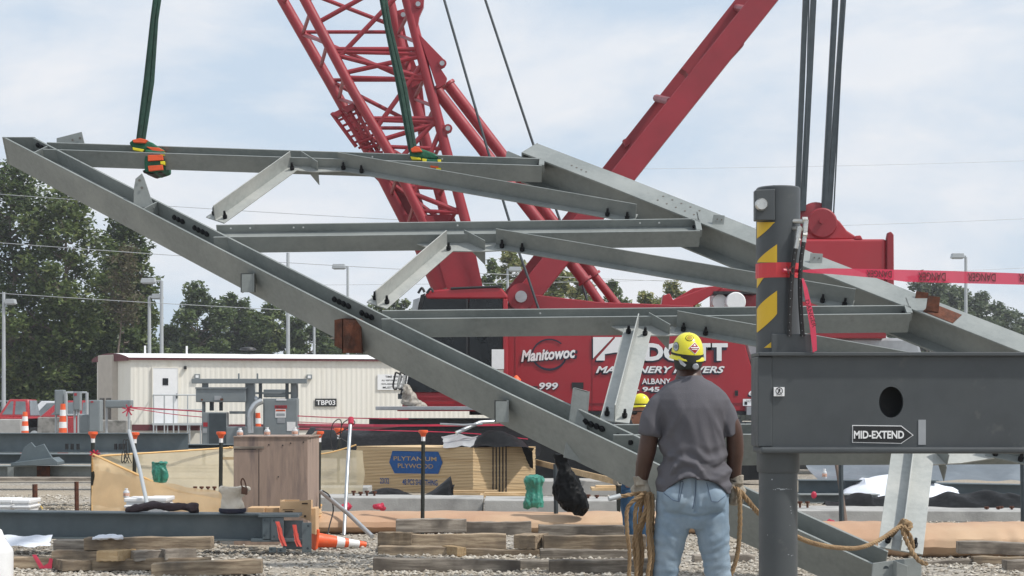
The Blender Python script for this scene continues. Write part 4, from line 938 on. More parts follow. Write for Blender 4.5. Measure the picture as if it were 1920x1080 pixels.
# lower right end plate with two holes and a small tab
d0 = 11.75
ep = MB(); ep.prism([P(1637, 1056, d0), P(1728, 1044, d0), P(1728, 1125, d0-.05), P(1630, 1125, d0-.05)], (0, .02, 0)); ep.build('end_plate', GALV, gA, bevel=.003)
mb = MB(); mb.prism([P(1681, 1053, d0-.12), P(1702, 1061, d0-.12), P(1702, 1125, d0-.12), P(1681, 1125, d0-.12)], (0, .11, 0)); mb.build('tab', GALV, gA, bevel=.003)
mb = MB()
for x in (1661, 1706): mb.lathe(P(x, 1066, d0-.004), [(.019, 0), (.019, .006)], 14, (0, -1, 0))
mb.build('bolt_hole', DARKST, gA)

# right girder: flanges lie in the frame plane, web hangs below
bn = [(980, 286), (1140, 348), (1418, 459.5), (1509, 500), (1717, 582), (1920, 662), (2130, 745)]
bf = [(1021, 281), (1160, 336), (1418, 441), (1509, 477), (1717, 561), (1920, 640), (2130, 722)]
vb = (PL(1920, 662)-PL(980, 286)).normalized(); SB = NN.cross(vb).normalized(); SB = SB if SB.x > 0 else -SB
near = [PL(*p) for p in bn]; wB = .235
mb = MB(); mb2 = MB()
def run(mb, off0, off1, n0, n1):
    vs = []
    for p in near:
        for a, b_ in ((off0, n0), (off1, n0), (off1, n1), (off0, n1)): vs.append(p+SB*a-NN*b_)
    n = len(near); fs = [(i*4+k, i*4+(k+1) % 4, i*4+4+(k+1) % 4, i*4+4+k) for i in range(n-1) for k in range(4)]+[(3, 2, 1, 0), tuple(n*4-4+k for k in range(4))]
    mb.mesh(vs, fs)
HB = .34
run(mb, 0, wB, 0, .018); run(mb, wB/2-.006, wB/2+.006, .018, HB-.018); run(mb, 0, wB, HB-.018, HB)
gB = mb.build('long_girder', GALV, fr, bevel=.0025)
me = gB.data
def tab(pix, d, mt, nm, th=.01): finpix(pix, 0, th, d, nm, mt, gB)
tab([(1338, 402), (1359, 404), (1357, 424), (1334, 425)], PL(1348, 425).y+.03, GALV, 'tab'); tab([(1520, 474), (1543, 476), (1541, 498), (1517, 499)], PL(1530, 498).y+.03, GALV, 'tab')
rt1 = [(1718, 546), (1741, 549), (1738, 580), (1714, 576)]; rt2 = [(1740, 554), (1763, 557), (1760, 586), (1736, 582)]
tab(rt1, PL(1727, 578).y+.12, RUST, 'rusty_bracket'); tab(rt2, PL(1750, 585).y-.02, RUST, 'rusty_bracket')
mb = MB(); mb.hexa(PL(1728, 586)+SB*.02+NN*.001, vb*.28, SB*.16, NN*.003); mb.build('rust_stain_plate', RUST, gB)
mb = MB()
for x, y in [(1345, 411), (1353, 412), (1527, 483), (1536, 484)]: mb.lathe(P(x, y, PL(1348 if x < 1400 else 1530, 425 if x < 1400 else 498).y+.027), [(.007, 0), (.007, .003)], 8, (0, -1, 0))
for k in range(5): 
    for s_ in (.07, .16): mb.lathe(PL(1225+k*17, 381+k*6.8)+SB*s_, [(.010, 0), (.010, .003)], 8, NN)
for k in range(4): mb.lathe(PL(1060+k*9, 318+k*4)+SB*.1, [(.010, 0), (.010, .003)], 8, NN)
mb.build('bolt_hole', BEIGED, gB)
# end plate of the right girder
mb = MB(); mb.hexa(near[0]-vb*.012-SB*.004, vb*.012, SB*(wB+.008), -NN*(HB+.002)); mb.build('end_plate', GALV, gB)

# rungs
def rung(x0, y0, x1, y1, gap, hgt, nm='cross_beam', x0f=None):
    """near top edge between two pixels; gap = pixels up to the far top edge at mid; hgt = pixels down to the bottom edge"""
    p, q = PL(x0, y0), PL(x1, y1); t_ = (q-p).normalized(); s = NN.cross(t_).normalized(); s = s if s.y > 0 else -s
    xm, ym = (x0+x1)/2, (y0+y1)/2; m0 = (p+q)/2
    def py(v): return HZ-(v.z-EYE)/v.y*F
    lo, hi = .03, .8
    for _ in range(30):
        c = (lo+hi)/2; g = py(m0)-py(m0+s*c)
        if g < gap: lo = c
        else: hi = c
    Dp = (lo+hi)/2; lo, hi = .03, .8
    for _ in range(30):
        c = (lo+hi)/2; g = py(m0-NN*c)-py(m0)
        if g < hgt: lo = c
        else: hi = c
    W_ = (lo+hi)/2; mb = MB()
    if m0.x < 0 or True: pass
    def run(o0, o1, n0, n1): mb.hexa(p+s*o0-NN*n0, q-p, s*(o1-o0), -NN*(n1-n0))
    tf = .013; run(0, tf, 0, W_); run(Dp-tf, Dp, 0, W_); run(tf, Dp-tf, W_/2-.005, W_/2+.005)
    o = mb.build(nm, GALV, fr, bevel=.0025); print('rung', round(Dp, 3), round(W_, 3), round(p.y, 2), round(q.y, 2))
    return o, p, q, s, Dp, W_
R1 = rung(80, 280, 1016, 311, 14, 31); R2 = rung(400, 445, 1313, 433, 24, 30); R3 = rung(715, 598.5, 1708, 588.5, 17, 35); R4 = rung(1150, 816, 2105, 812, 21, 58)
# clip angles where rungs meet the right girder
for (o, p, q, s, Dp, W_), tx in ((R1, 1), (R2, 1), (R3, 1)):
    mb = MB(); mb.hexa(q-V((.03, 0, 0))+s*.02+NN*.0, (.05, 0, 0), s*(Dp-.04), -NN*W_*.45); mb.hexa(q+V((.0, 0, 0))+s*(Dp-.03)+NN*.0, (.012, 0, 0), s*.14, -NN*.16)
    cl = mb.build('clip_angle', GALV, o); bolts([q+V((-.031, 0, 0))+s*(Dp*.3)-NN*.05, q+V((-.031, 0, 0))+s*(Dp*.7)-NN*.05], cl, (-1, 0, 0), .015, .02)
def holes(R_, fs, r=.009):
    o, p, q, s, Dp, W_ = R_; mb = MB()
    for f in fs: mb.lathe(p.lerp(q, f)+s*(Dp-.0135)-NN*W_*.2, [(r, 0), (r, .003)], 8, -s)
    mb.build('bolt_hole', ROOFW, o)
holes(R1, (.66, .8)); holes(R2, (.03, .07, .16, .18, .5, .88, .92)); holes(R3, (.3,))

# T-shaped braces
def ipix(v): return (960+v.x/v.y*F, HZ-(v.z-EYE)/v.y*F)
def brace(x0, y0, x1, y1, wpx, stem, mt=GALVL, off=.09, shift=0., nm='diagonal_brace', b0=True, b1=True, both=True):
    p, q = PL(x0, y0, off), PL(x1, y1, off); t_ = (q-p).normalized(); s = NN.cross(t_).normalized(); s = s if s.y > 0 else -s
    sc = F/((p.y+q.y)/2); w_ = wpx/sc; mb = MB()
    mb.hexa(p-s*w_/2, q-p, s*w_, -NN*.012); mb.hexa(p-s*.004+s*shift, q-p, s*.009, NN*stem)
    o = mb.build(nm, mt, fr, bevel=.002)
    for e, sg, on in ((p, 1, b0), (q, -1, b1)):
        if not on: continue
        c = e+t_*sg*.07; bp_ = [c-s*w_*.30, c+s*w_*.30] if both else [c-s*w_*.3, c-s*w_*.3+t_*sg*.19]
        mb = MB()
        for b_ in bp_: mb.lathe(b_, [(.020, 0), (.020, .008), (.022, .009), (.022, .03), (.013, .032), (.013, .055), (.011, .058), (.011, .075)], 10, NN)
        mb.build('bolt', BOLT, o)
    return o
brace(403, 412, 546, 309, 42, .15)
brace(635, 311, 1192, 409, 30, .15, GALV, both=False)
brace(706, 572, 838, 458, 44, .15)
brace(930, 457, 1600, 571, 30, .16, GALV, both=False)
brace(1152, 790, 1196, 617, 54, .16)
brace(1268, 612, 1700, 690, 32, .16, GALV, both=False)
brace(1688, 1032, 1716, 812, 80, .10)
brace(1850, 842, 2140, 905, 40, .16, GALV, both=False)
# gusset plates with short T stubs
def gusset(pix, stub, R_, off=.095, label=None):
    mb = MB(); a = [PL(x, y, off) for x, y in pix]; mb.prism(a, -NN*.012); o = mb.build('gusset_plate', GALVL, fr, bevel=.002)
    (x0, y0), (x1, y1) = stub; p, q = PL(x0, y0, off), PL(x1, y1, off); t_ = (q-p).normalized(); mb = MB(); s = NN.cross(t_).normalized()*.008
    mb.prism([p+NN*.0, p+NN*.12, q+NN*.10, q-NN*.0], s); mb.prism([p-NN*.014, q-NN*.014, q-NN*.16, p-NN*.03], s); mb.build('stub_plate', GALV, o, bevel=.002)
gusset([(490, 306), (520, 316), (590, 322), (660, 320), (640, 308), (560, 303)], ((566, 304), (596, 320)), R1)
gusset([(776, 455), (820, 470), (905, 471), (960, 468), (930, 455), (870, 450)], ((870, 452), (909, 469)), R2)
gusset([(1145, 611), (1180, 628), (1250, 629), (1300, 626), (1262, 612), (1215, 606)], ((1215, 608), (1255, 627)), R3)
gusset([(1700, 850), (1725, 872), (1800, 868), (1880, 856), (1840, 846), (1790, 842)], ((1755, 850), (1775, 872)), R4)
finpix([(946, 305), (950, 284), (953, 283), (993, 300), (992, 307)], 0, .012, PL(970, 304).y+.22)
# bright curved lifting lug etc. kept out; slings with coloured edge pads
def sling(xb, yb, xt, yt, xp, yp, lb_, flip):
    base = PL(xb, yb)+V((0, .12, .02)); d = base.y; t = thing('lifting_sling', lb_, 'sling', base, 'green slings carrying the steel frame')
    top = V(((461-960)/F*16.9, 16.9, TH(-1359, 16.9))); mb = MB()
    pts = [base.lerp(top, k/14)+V((.012*math.sin(k*2.1), 0, 0)) for k in range(15)]
    for dx in (-.016, .016): mb.tube([p+V((dx*(1+.25*math.sin(i*1.7)), dx, 0)) for i, p in enumerate(pts)], [.027+.005*math.sin(i*2.3) for i in range(15)], 8)
    mb.build('strap', GREENW, t, smooth=True)
    # pad wrapped over the beam: rises over the far flange and hangs on the near face
    c = PL(xp, yp); w0 = .17
    pr = [(-.20, .10), (-.10, .13), (.02, .10), (.05, -.02), (.06, -.17), (.05, -.27), (.0, -.30), (-.06, -.27)]
    mb = MB()
    def pads(prf, x0, x1, th, mt, nm, dx=0, sk=0):
        mb = MB(); n = len(prf); vs = []
        for X_ in (x0, x1):
            for i, (a, b_) in enumerate(prf): vs.append(c+V((X_+dx+sk*a, -a, b_))); 
            for i, (a, b_) in enumerate(prf): vs.append(c+V((X_+dx+sk*a, -a*1.0+(.0), b_))+(V((0, .0, 0))-V((0, -th*.4, th))))
        m = 2*n; fs = []
        for i in range(n-1): fs += [(i, i+1, m+i+1, m+i), (n+i+1, n+i, m+n+i, m+n+i+1)]
        fs += [(0, m, m+n, n), (n-1, 2*n-1, m+2*n-1, m+n-1)]
        for i in range(n-1): fs += [(i, n+i, n+i+1, i+1), (m+i, m+i+1, m+n+i+1, m+n+i)]
        mb.mesh(vs, fs); return mb.build(nm, mt, t, bevel=.008, smooth=True)
    return t, c, pads
def padded(xb, yb, lb_, boxes):
    t, c, pads = sling(xb, yb, 0, 0, xb, yb, lb_, 0)
    for i, (pix, dd, th, mt, nm) in enumerate(boxes):
        d = PL(xb, yb).y-dd; m_ = MB(); m_.prism([P(x, y, d) for x, y in pix], (0, th, 0)); src = m_
        # round and crumple the pad a little
        big = nm in ('edge_pad', 'dark_hem'); o = m_.build(nm, mt, t, bevel=.018 if big else .004)
        if not big: continue
        o.modifiers['b'].segments = 3; s_ = o.modifiers.new('s', 'SUBSURF'); s_.subdivision_type = 'SIMPLE'; s_.levels = s_.render_levels = 3
        tx = bpy.data.textures.new('crumple', 'CLOUDS'); tx.noise_scale = .09; dm_ = o.modifiers.new('d', 'DISPLACE'); dm_.texture = tx; dm_.strength = .02; dm_.mid_level = .5; dm_.texture_coords = 'LOCAL'
padded(258, 270, 'left green sling with orange striped pads gripping the top cross beam', [
    ([(241, 268), (250, 260), (272, 262), (286, 268), (298, 276), (310, 282), (300, 290), (276, 282), (250, 281)], .06, .30, GREENP, 'edge_pad'),
    ([(248, 262), (262, 259), (276, 262), (272, 268), (250, 267)], .10, .2, ORANGEP, 'orange_patch'), ([(274, 275), (298, 277), (309, 283), (290, 285)], .10, .2, ORANGEP, 'orange_patch'),
    ([(248, 276), (270, 280), (267, 285), (249, 281)], .09, .1, YELP, 'yellow_edge'),
    ([(271, 280), (309, 283), (308, 318), (290, 325), (270, 321)], .12, .36, GREENP, 'edge_pad'),
    ([(268, 318), (307, 316), (300, 323), (284, 327), (266, 321)], .10, .30, BBAG, 'dark_hem'),
    ([(277, 291), (305, 290), (306, 300), (277, 302)], .145, .05, ORANGEP, 'orange_patch'), ([(277, 311), (305, 309), (305, 318), (279, 321)], .145, .05, ORANGEP, 'orange_patch'),
    ([(300, 287), (310, 286), (309, 292), (301, 292)], .14, .06, YELP, 'yellow_edge'), ([(300, 302), (309, 302), (309, 309), (301, 308)], .14, .06, YELP, 'yellow_edge')])
padded(773, 284, 'right green sling whose pads sit beside the red crane boom', [
    ([(766, 284), (772, 277), (790, 279), (812, 286), (824, 294), (815, 299), (790, 296), (770, 298)], .06, .28, GREENP, 'edge_pad'),
    ([(770, 279), (778, 274), (786, 276), (792, 284), (772, 285)], .11, .2, ORANGEP, 'orange_patch'),
    ([(769, 293), (788, 296), (790, 300), (772, 299)], .09, .1, YELP, 'yellow_edge'),
    ([(791, 297), (826, 298), (826, 318), (816, 320), (791, 313)], .12, .34, GREENP, 'edge_pad'),
    ([(806, 306), (822, 306), (822, 315), (807, 314)], .145, .05, ORANGEP, 'orange_patch'), ([(791, 297), (800, 298), (799, 304), (792, 303)], .14, .06, YELP, 'yellow_edge'), ([(820, 299), (827, 299), (826, 305), (821, 304)], .14, .06, YELP, 'yellow_edge'), ([(817, 314), (827, 315), (826, 321), (818, 319)], .14, .06, YELP, 'yellow_edge')])
# ---------------------------------------------------------------- outrigger in front
d = 8.0
ot = thing('crane_outrigger', 'charcoal outrigger box beam and jack post with yellow hazard stripes and black arrow sign', 'outrigger', (T(1459, d), d, 0))
X = T(1459, d); rp = 41/400
mb = MB(); mb.lathe((X, d, 0), [(rp, TH(665, d)), (rp, TH(352, d)-.006), (rp-.006, TH(352, d))], 40); mb.build('jack_cylinder', CHAR, ot, smooth=True)
MB().lathe((X, d, 0), [(rp-.035, TH(352, d)), (rp-.035, TH(350.5, d))], 24).build('cap', BLACK, ot)
mb = MB(); mb.lathe((X, d, 0), [(.097, TH(885, d)), (.1, TH(881, d)), (.1, TH(835, d))], 40); mb.build('collar', CHAR, ot, smooth=True)
mb = MB(); mb.lathe((X, d, 0), [(.09, .08), (.09, TH(885, d))], 40); mb.lathe((X, d, 0), [(.22, 0), (.22, .04), (.1, .1)], 32); mb.build('inner_post', CHAR, ot, smooth=True)
# square face plate carrying the stripes and the round plug
yb = d-rp-.012
mb = MB(); mb.pp([(1416, 356), (1453, 354), (1453, 413), (1416, 413)], yb, .06); pl = mb.build('face_plate', CHAR, ot, bevel=.004)
MB().lathe(P(1427, 384, yb), [(.029, 0), (.029, .018), (.024, .028), (.0235, .028)], 28, (0, -1, 0)).build('round_plug', CHROME, pl, smooth=True)
st_ = MB()
def curvedpatch(mb, pix, off=.002):
    """patch glued on the cylinder; pixels mapped to its round surface"""
    def on(x, y):
        rx = (x-960)/F; rz = (HZ-y)/F; a = rx*rx+1; b_ = -2*(X*rx+d); c = X*X+d*d-(rp+off)**2; t_ = (-b_-math.sqrt(max(0, b_*b_-4*a*c)))/(2*a); return V((rx*t_, t_, EYE+rz*t_))
    mb.mesh([on(x, y) for x, y in pix], [tuple(range(len(pix)))])
def stripe(fn, x0=1419, x1=1457, n=10, ya=0, yb_=9999):
    q_ = MB()
    for i in range(n):
        xa, xb = x0+(x1-x0)*i/n, x0+(x1-x0)*(i+1)/n
        (t0, b0), (t1, b1) = fn(xa), fn(xb)
        if b0-t0 < .3 and b1-t1 < .3: continue
        curvedpatch(q_, [(xa, max(b0, t0+.1)), (xb, max(b1, t1+.1)), (xb, t1), (xa, t0)])
    q_.build('hazard_stripe', YEL, ot)
w_ = lambda x: (x-1419)/38
stripe(lambda x: (416.5, 416.5+31*(1-w_(x)/.85)**.8 if w_(x) < .85 else 416.5))
stripe(lambda x: (458+34*(1-w_(x)**.75), 492))
stripe(lambda x: (519.5, 519.5+21*(1-w_(x)/.35) if w_(x) < .35 else 519.5))
stripe(lambda x: (545+35*(1-w_(x)**.75), 588+36*(1-w_(x))**.85))
stripe(lambda x: (632.5+20*(1-(x-1432)/25), 652), 1432, 1457)

# box beam
bz0, bz1 = TH(838, d-.1), TH(668, d-.1); xl = T(1420, d-.1)
LB = 4.4
mb = MB(); yb0 = d-.108
# front wall with round hole
hx, hz, hr = T(1671, yb0), TH(754, yb0), .072
xa, xb = T(1448, yb0), T(1448, yb0)+LB
outer = [(xa, bz0), (xb, bz0), (xb, bz1), (xa, bz1)]; n = 32
circ = [(hx+hr*.78*math.cos(2*math.pi*k/n), hz+hr*math.sin(2*math.pi*k/n)) for k in range(n)]
# four quadrants between hole and rectangle
def ringface(y):
    vs = [(x, y, z) for x, z in circ]+[(x, y, z) for x, z in outer]; fs = []
    for q in range(4):
        ks = [(q*8+j) % n for j in range(9)]; corner = [2, 3, 0, 1][q]; nxt = [3, 0, 1, 2][q]
        fs.append([n+corner]+ks[::-1] if False else [n+corner]+[k for k in reversed(ks[::1])] )
    return vs, fs
vs = [(x, yb0, z) for x, z in circ]; mid = [(xb, yb0, hz), (hx, yb0, bz1), (xa, yb0, hz), (hx, yb0, bz0)]; cor = [(xb, yb0, bz1), (xa, yb0, bz1), (xa, yb0, bz0), (xb, yb0, bz0)]
for q in range(4):
    arc = [vs[(q*8+j) % n] for j in range(9)]; poly = [mid[q], cor[q], mid[(q+1) % 4]]+arc[::-1]; mb.mesh(poly, [tuple(range(len(poly)))])
for k in range(n): a, b_ = vs[k], vs[(k+1) % n]; mb.mesh([a, b_, (b_[0], yb0+.02, b_[2]), (a[0], yb0+.02, a[2])], [(0, 1, 2, 3)])
mb.hexa((xa, d+.10, bz0), (xb-xa, 0, 0), (0, .01, 0), (0, 0, bz1-bz0)); mb.hexa((xb, yb0, bz0), (.01, 0, 0), (0, .218, 0), (0, 0, bz1-bz0))
bmo = mb.build('box_beam', CHAR, ot)
mb = MB(); mb.hexa((xl, d-.112, bz0), (xa-xl, 0, 0), (0, .222, 0), (0, 0, bz1-bz0)); mb.build('end_block', CHAR, ot, bevel=.006)
mb = MB(); mb.hexa((xl-.0, yb0-.03, bz1), (xb-xl, 0, 0), (0, .26, 0), (0, 0, .018)); mb.build('top_flange', CHAR, ot, bevel=.004)
mb = MB(); mb.hexa((T(1424, d-.1), yb0-.035, bz0-.03), (xb-xl, 0, 0), (0, .27, 0), (0, 0, .03)); mb.build('bottom_flange', CHAR, ot, bevel=.010)
mb = MB(); mb.pp([(1447, 626), (1522, 626), (1522, 664), (1447, 664)], yb0-.005, .02); mb.build('gusset_plate', CHAR, ot, bevel=.003)
def sheet(pix, o_, th, mt, nm, par, bev=0): return MB().pp(pix, yb0-o_, th).build(nm, mt, par, bevel=bev)
sg = sheet([(1598, 797), (1690, 798), (1713, 816), (1690, 832), (1598, 830)], .003, .003, PWHITE, 'direction_sign', ot)
sheet([(1599.5, 798.5), (1689.5, 799.5), (1711, 816), (1689.5, 830.5), (1599.5, 828.7)], .0045, .0015, BLACK, 'sign_face', sg)
text('MID-EXTEND', P(1648, 815, yb0-.006), .036, PWHITE, sg, bold=.03, width=.232, th=.001)
sheet([(1722, 787), (1736, 787), (1736, 834), (1722, 834)], .003, .003, SILV, 'grey_marker', ot)
ws = sheet([(1451, 726), (1471, 726), (1471, 743), (1451, 743)], .012, .012, PWHITE, 'warning_sticker', ot, .001)
mb = MB()
for k in range(16):
    a, b_ = 2*math.pi*k/16, 2*math.pi*(k+1)/16; c_ = P(1461, 733, yb0-.013)
    f = lambda a, r: c_+V((math.cos(a)*r, 0, math.sin(a)*r)); mb.mesh([f(a, .017), f(b_, .017), f(b_, .0135), f(a, .0135)], [(0, 1, 2, 3)])
mb.mesh([c_+V((-.011, 0, .012)), c_+V((-.009, 0, .014)), c_+V((.011, 0, -.012)), c_+V((.009, 0, -.014))], [(0, 1, 2, 3)])
mb.mesh([c_+V((x_, -.001, z_)) for x_, z_ in ((-.007, -.01), (-.001, -.011), (.002, -.002), (.006, .001), (.004, .01), (-.001, .009), (-.003, .002))], [tuple(range(7))]); mb.build('symbol', BLACK, ws)
text('NO STEP', P(1461, 740.5, yb0-.013), .006, BLACK, ws, th=.001, width=.03)
# hydraulic fittings and hoses
hh = MB(); hh.pp([(1481, 411), (1485, 406), (1490, 407), (1491, 430), (1487, 442), (1482, 438)], d-rp*.75, .03); hh.build('port_recess', BLACK, ot, bevel=.006)
ft = MB(); y_ = d-rp-.01
ft.tube([P(1484, 415, y_+.04), P(1511, 415, y_)], .011, 10); ft.tube([P(1484, 428, y_+.04), P(1500, 429, y_)], .011, 10)
ft.tube([P(1511, 412, y_), P(1509, 434, y_)], .0125, 10); ft.tube([P(1509, 434, y_), P(1507, 455, y_)], .011, 8); ft.tube([P(1499, 425, y_-.01), P(1496, 446, y_-.01)], .0125, 10); ft.tube([P(1496, 446, y_-.01), P(1492, 467, y_-.01)], .011, 8)
for a, b_ in (((1504, 412), (1514, 412)), ((1498, 431), (1503, 427)), ((1505, 440), (1513, 441)), ((1491, 450), (1500, 451))): ft.tube([P(*a, y_), P(*b_, y_)], .014, 6)
cp_ = MB(); rd7 = random.Random(2)
for (x, y) in [(1450+k*3.4, 917+rd7.uniform(-1, 1)) for k in range(11)]+[(1482, 950), (1483, 957), (1484, 962), (1448, 899), (1478, 1040), (1484, 1042), (1487, 1041), (1481, 985), (1440, 1003)]:
    rr_ = .0905; x3 = T(x, d-.08); 
    if abs(x3-X) < rr_*.97: y3 = d-math.sqrt(rr_**2-(x3-X)**2); s3 = rd7.uniform(.001, .0032); z3 = TH(y, y3); cp_.mesh([(x3-s3*1.6, y3, z3-s3), (x3+s3*1.3, y3, z3-s3*.7), (x3+s3*1.7, y3, z3+s3*.8), (x3-s3, y3, z3+s3)], [(0, 1, 2, 3)])
cp_.build('paint_chips', SILV, ot)
ft.build('hose_fitting', CHROME, ot, smooth=True)
for pts in ([(1492, 466), (1487, 500), (1483, 545), (1481, 590), (1480, 630)], [(1507, 454), (1502, 490), (1500, 540), (1502, 590), (1505, 630)]):
    mb = MB(); mb.tube(spline([P(x, y, y_-.012) for x, y in pts], 6), .0105, 10); ho = mb.build('hydraulic_hose', RUBBER, ot, smooth=True)
    mb = MB()
    for i, p in enumerate(spline([P(x, y, y_-.012) for x, y in pts], 3)): mb.ball(p+V((-.002, -.0105, 0)), .0015, .0012, .0022, 6, 4)
    mb.build('hose_print', SILV, ho)
MB().lathe((X-.02, d, TH(350.5, d)), [(.006, 0), (.006, .008)], 8).build('vent_plug', CHAR, ot)
# danger tape
tp = thing('danger_tape', 'red danger tape wound round the jack post and stretched away to the right', 'tape', P(1500, 510, 7.85))
mb = MB()
arc = []
for k in range(15):
    a = math.pi*(1.0+k/14*.98); arc.append((X+(rp+.004)*math.cos(a), d+(rp+.004)*math.sin(a)))
for (a, b_), (c, e) in zip(arc, arc[1:]): mb.mesh([(a, b_, TH(520, 7.9)), (c, e, TH(520, 7.9)), (c, e, TH(492, 7.9)), (a, b_, TH(492, 7.9))], [(0, 1, 2, 3)])
mb.build('wrap', TAPE2, tp, smooth=True)
mb = MB(); ca = [(1500, 507, 509), (1520, 505, 512), (1560, 503, 514), (1640, 504.5, 521), (1700, 506, 528.5), (1780, 508, 530.5), (1860, 510.5, 532.5), (1925, 513, 534), (2200, 520, 542), (2700, 534, 556)]
# tape carries on toward its next tie, a little farther off
def td(x): return 7.92+(x-1500)/700*1.4
for (x0, a0, b0), (x1, a1, b1) in zip(ca, ca[1:]): mb.mesh([P(x0, b0, td(x0)), P(x1, b1, td(x1)-.0), P(x1, a1, td(x1)), P(x0, a0, td(x0))], [(0, 1, 2, 3)])
mb.tube([P(1468, 507, 7.86), P(1500, 508, 7.9)], .009, 6); mb.build('ribbon', TAPE, tp, smooth=True)
mb = MB(); tl = [(1503, 522, 1507, 522), (1507, 545, 1514, 540), (1512, 575, 1521, 570), (1517, 605, 1528, 600), (1521, 635, 1531, 632), (1524, 661, 1532, 657)]
for a, b_ in zip(tl, tl[1:]): mb.mesh([P(a[0], a[1], 7.85), P(a[2], a[3], 7.87), P(b_[2], b_[3], 7.87), P(b_[0], b_[1], 7.85)], [(0, 1, 2, 3)])
mb.build('hanging_tail', TAPE, tp, smooth=True)
for x, wd, hh_ in ((1648, .17, .034), (1747, .19, .042), (1840, .20, .042), (1935, .20, .042)):
    a_, b_ = P(x-32, 517.5+(x-1672)*.013 if x > 1660 else 513, td(x-32)), P(x+32, 517.5+(x-1608)*.013 if x > 1660 else 514.5, td(x+32)); text('DANGER', (a_+b_)/2+V((.0, -.006, 0)), hh_, TAPEINK, tp, right=a_-b_, up=(0, 0, -1), bold=.015, width=wd, th=.0)
text('DANGER', P(1520, 588, 7.845), .02, TAPEINK, tp, right=(.28, 0, -.96), up=(.96, 0, .28), bold=.01, width=.13)
text('DA', P(1482, 507, 7.86), .038, TAPEINK, tp, right=(-1, 0, 0), up=(0, 0, -1), bold=.02, width=.04, th=0)

# ---------------------------------------------------------------- timbers
rd = random.Random(9)
def timber(x0, x1, y0, y1, d, label, mt=None, dep=.16, yaw=0, tilt=0, grp='loose timbers'):
    s = d/F; Lx = (x1-x0)*s; h = (y1-y0)*s*.95; c = P((x0+x1)/2, (y0+y1)/2, d); mb = MB(); n = 8; vs = []
    for i in range(n+1):
        x = -Lx/2+Lx*i/n
        for a, b_ in ((-1, -1), (1, -1), (1, 1), (-1, 1)): vs.append(V((x, a*dep/2+rd.uniform(-.004, .004), b_*h/2+rd.uniform(-.006, .006)+.012*noise.noise((x*2, x0*.37, 1)))))
    fs = [(i*4+k, i*4+4+k, i*4+4+(k+1) % 4, i*4+(k+1) % 4) for i in range(n) for k in range(4)]+[(0, 1, 2, 3), (n*4+3, n*4+2, n*4+1, n*4)]
    fs = [f[::-1] for f in fs]; mb.mesh(vs, fs)
    o = mb.build('timber', mt or TIMB, loc=(c.x, c.y+dep/2+rd.uniform(-.07, .07), c.z), rot=(0, -R(tilt), R(yaw)), bevel=.006)
    return tag(o, label, 'timber', grp)
TM = [
 (96, 235, 1014, 1033, 15.9, 'short dark timber lying at the back left on top of the left pile', TIMG, 0),
 (156, 397, 1008, 1032, 15.7, 'longest top timber of the left pile, slightly raised at its right end', TIMB, .6),
 (98, 236, 1033, 1052, 15.75, 'pale timber in the middle layer of the left pile', TIMB, 0),
 (188, 237, 1033, 1054, 15.45, 'yellowish block end sticking out of the left pile, left of two grey ends', LUM, 0),
 (237, 294, 1031, 1051, 15.6, 'grey block end in the middle of the left pile', TIMG, 0),
 (294, 355, 1028, 1049, 15.65, 'rightmost grey block end of the left pile', TIMG, 0),
 (100, 155, 1051, 1071, 15.5, 'short block at the bottom left corner of the left pile', TIMB, 0),
 (153, 393, 1047, 1071, 15.6, 'long round-edged timber at the bottom of the left pile', TIMB, 1),
 (23, 98, 1044, 1066, 15.9, 'brown timber on the gravel left of the left pile, with red tape', TIMB, 0),
 (286, 491, 1052, 1079, 15.2, 'brown timber lying alone in front of the left pile', TIMB, 1.6),
 (741, 874, 974, 1001, 17.9, 'weathered grey timber on top of the centre pile, left one', TIMG, 0),
 (872, 996, 979, 1003, 18.0, 'weathered timber on top of the centre pile, right one', TIMG, 0),
 (1010, 1171, 985, 1005, 17.7, 'flaking painted timber on top of the pile by the second worker', TIMG, 0),
 (708, 772, 998, 1026, 17.7, 'pale timber end in the middle layer of the centre pile', TIMB, 0),
 (769, 949, 1001, 1029, 17.75, 'mottled timber in the middle layer of the centre pile', TIMB, 0),
 (974, 1019, 1003, 1030, 17.3, 'short brown block under the flaking painted timber', TIMB, 0),
 (1019, 1212, 1004, 1031, 17.25, 'long timber under the flaking painted timber, right of the short block', TIMB, 0),
 (709, 841, 1025, 1044, 17.4, 'bottom timber at the left of the centre pile', TIMB, 0),
 (840, 860, 1027, 1045, 17.1, 'fresh yellow block end in the bottom layer of the centre pile', LUM, 0),
 (861, 1012, 1030, 1048, 17.3, 'bottom timber at the right of the centre pile', TIMB, 0),
 (1013, 1190, 1031, 1049, 17.0, 'dark timber at the bottom under the second worker', TIMG, 0),
 (699, 976, 1049, 1074, 15.6, 'long dark timber alone on the gravel in front of the centre pile', TIMG, -.5),
 (974, 1090, 1052, 1076, 15.7, 'grey timber end in front of the rope coil', TIMG, 0),
 (1030, 1240, 1050, 1079, 15.4, 'split grey timber running behind the hanging rope coil', TIMG, .6),
 (1300, 1416, 1040, 1064, 16.6, 'grey plank seen between the worker legs and the post', TIMG, 0),
 (1803, 2010, 1018, 1042, 16.4, 'top timber of the right pile', TIMG, -.7),
 (1828, 2010, 1044, 1065, 16.3, 'second timber of the right pile with rounded left end', TIMB, 0),
 (1886, 2010, 1050, 1074, 15.7, 'front block end at the lower right photo corner', TIMG, 0),
 (1816, 2010, 1066, 1086, 16.0, 'bottom timber of the right pile', TIMB, 0),
 (1724, 1832, 1050, 1074, 16.4, 'grey plank low behind the girder end plate', TIMG, 0),
 (1700, 1722, 995, 1020, 20.0, 'short upright timber end beside the orange fabric', TIMG, 0)]
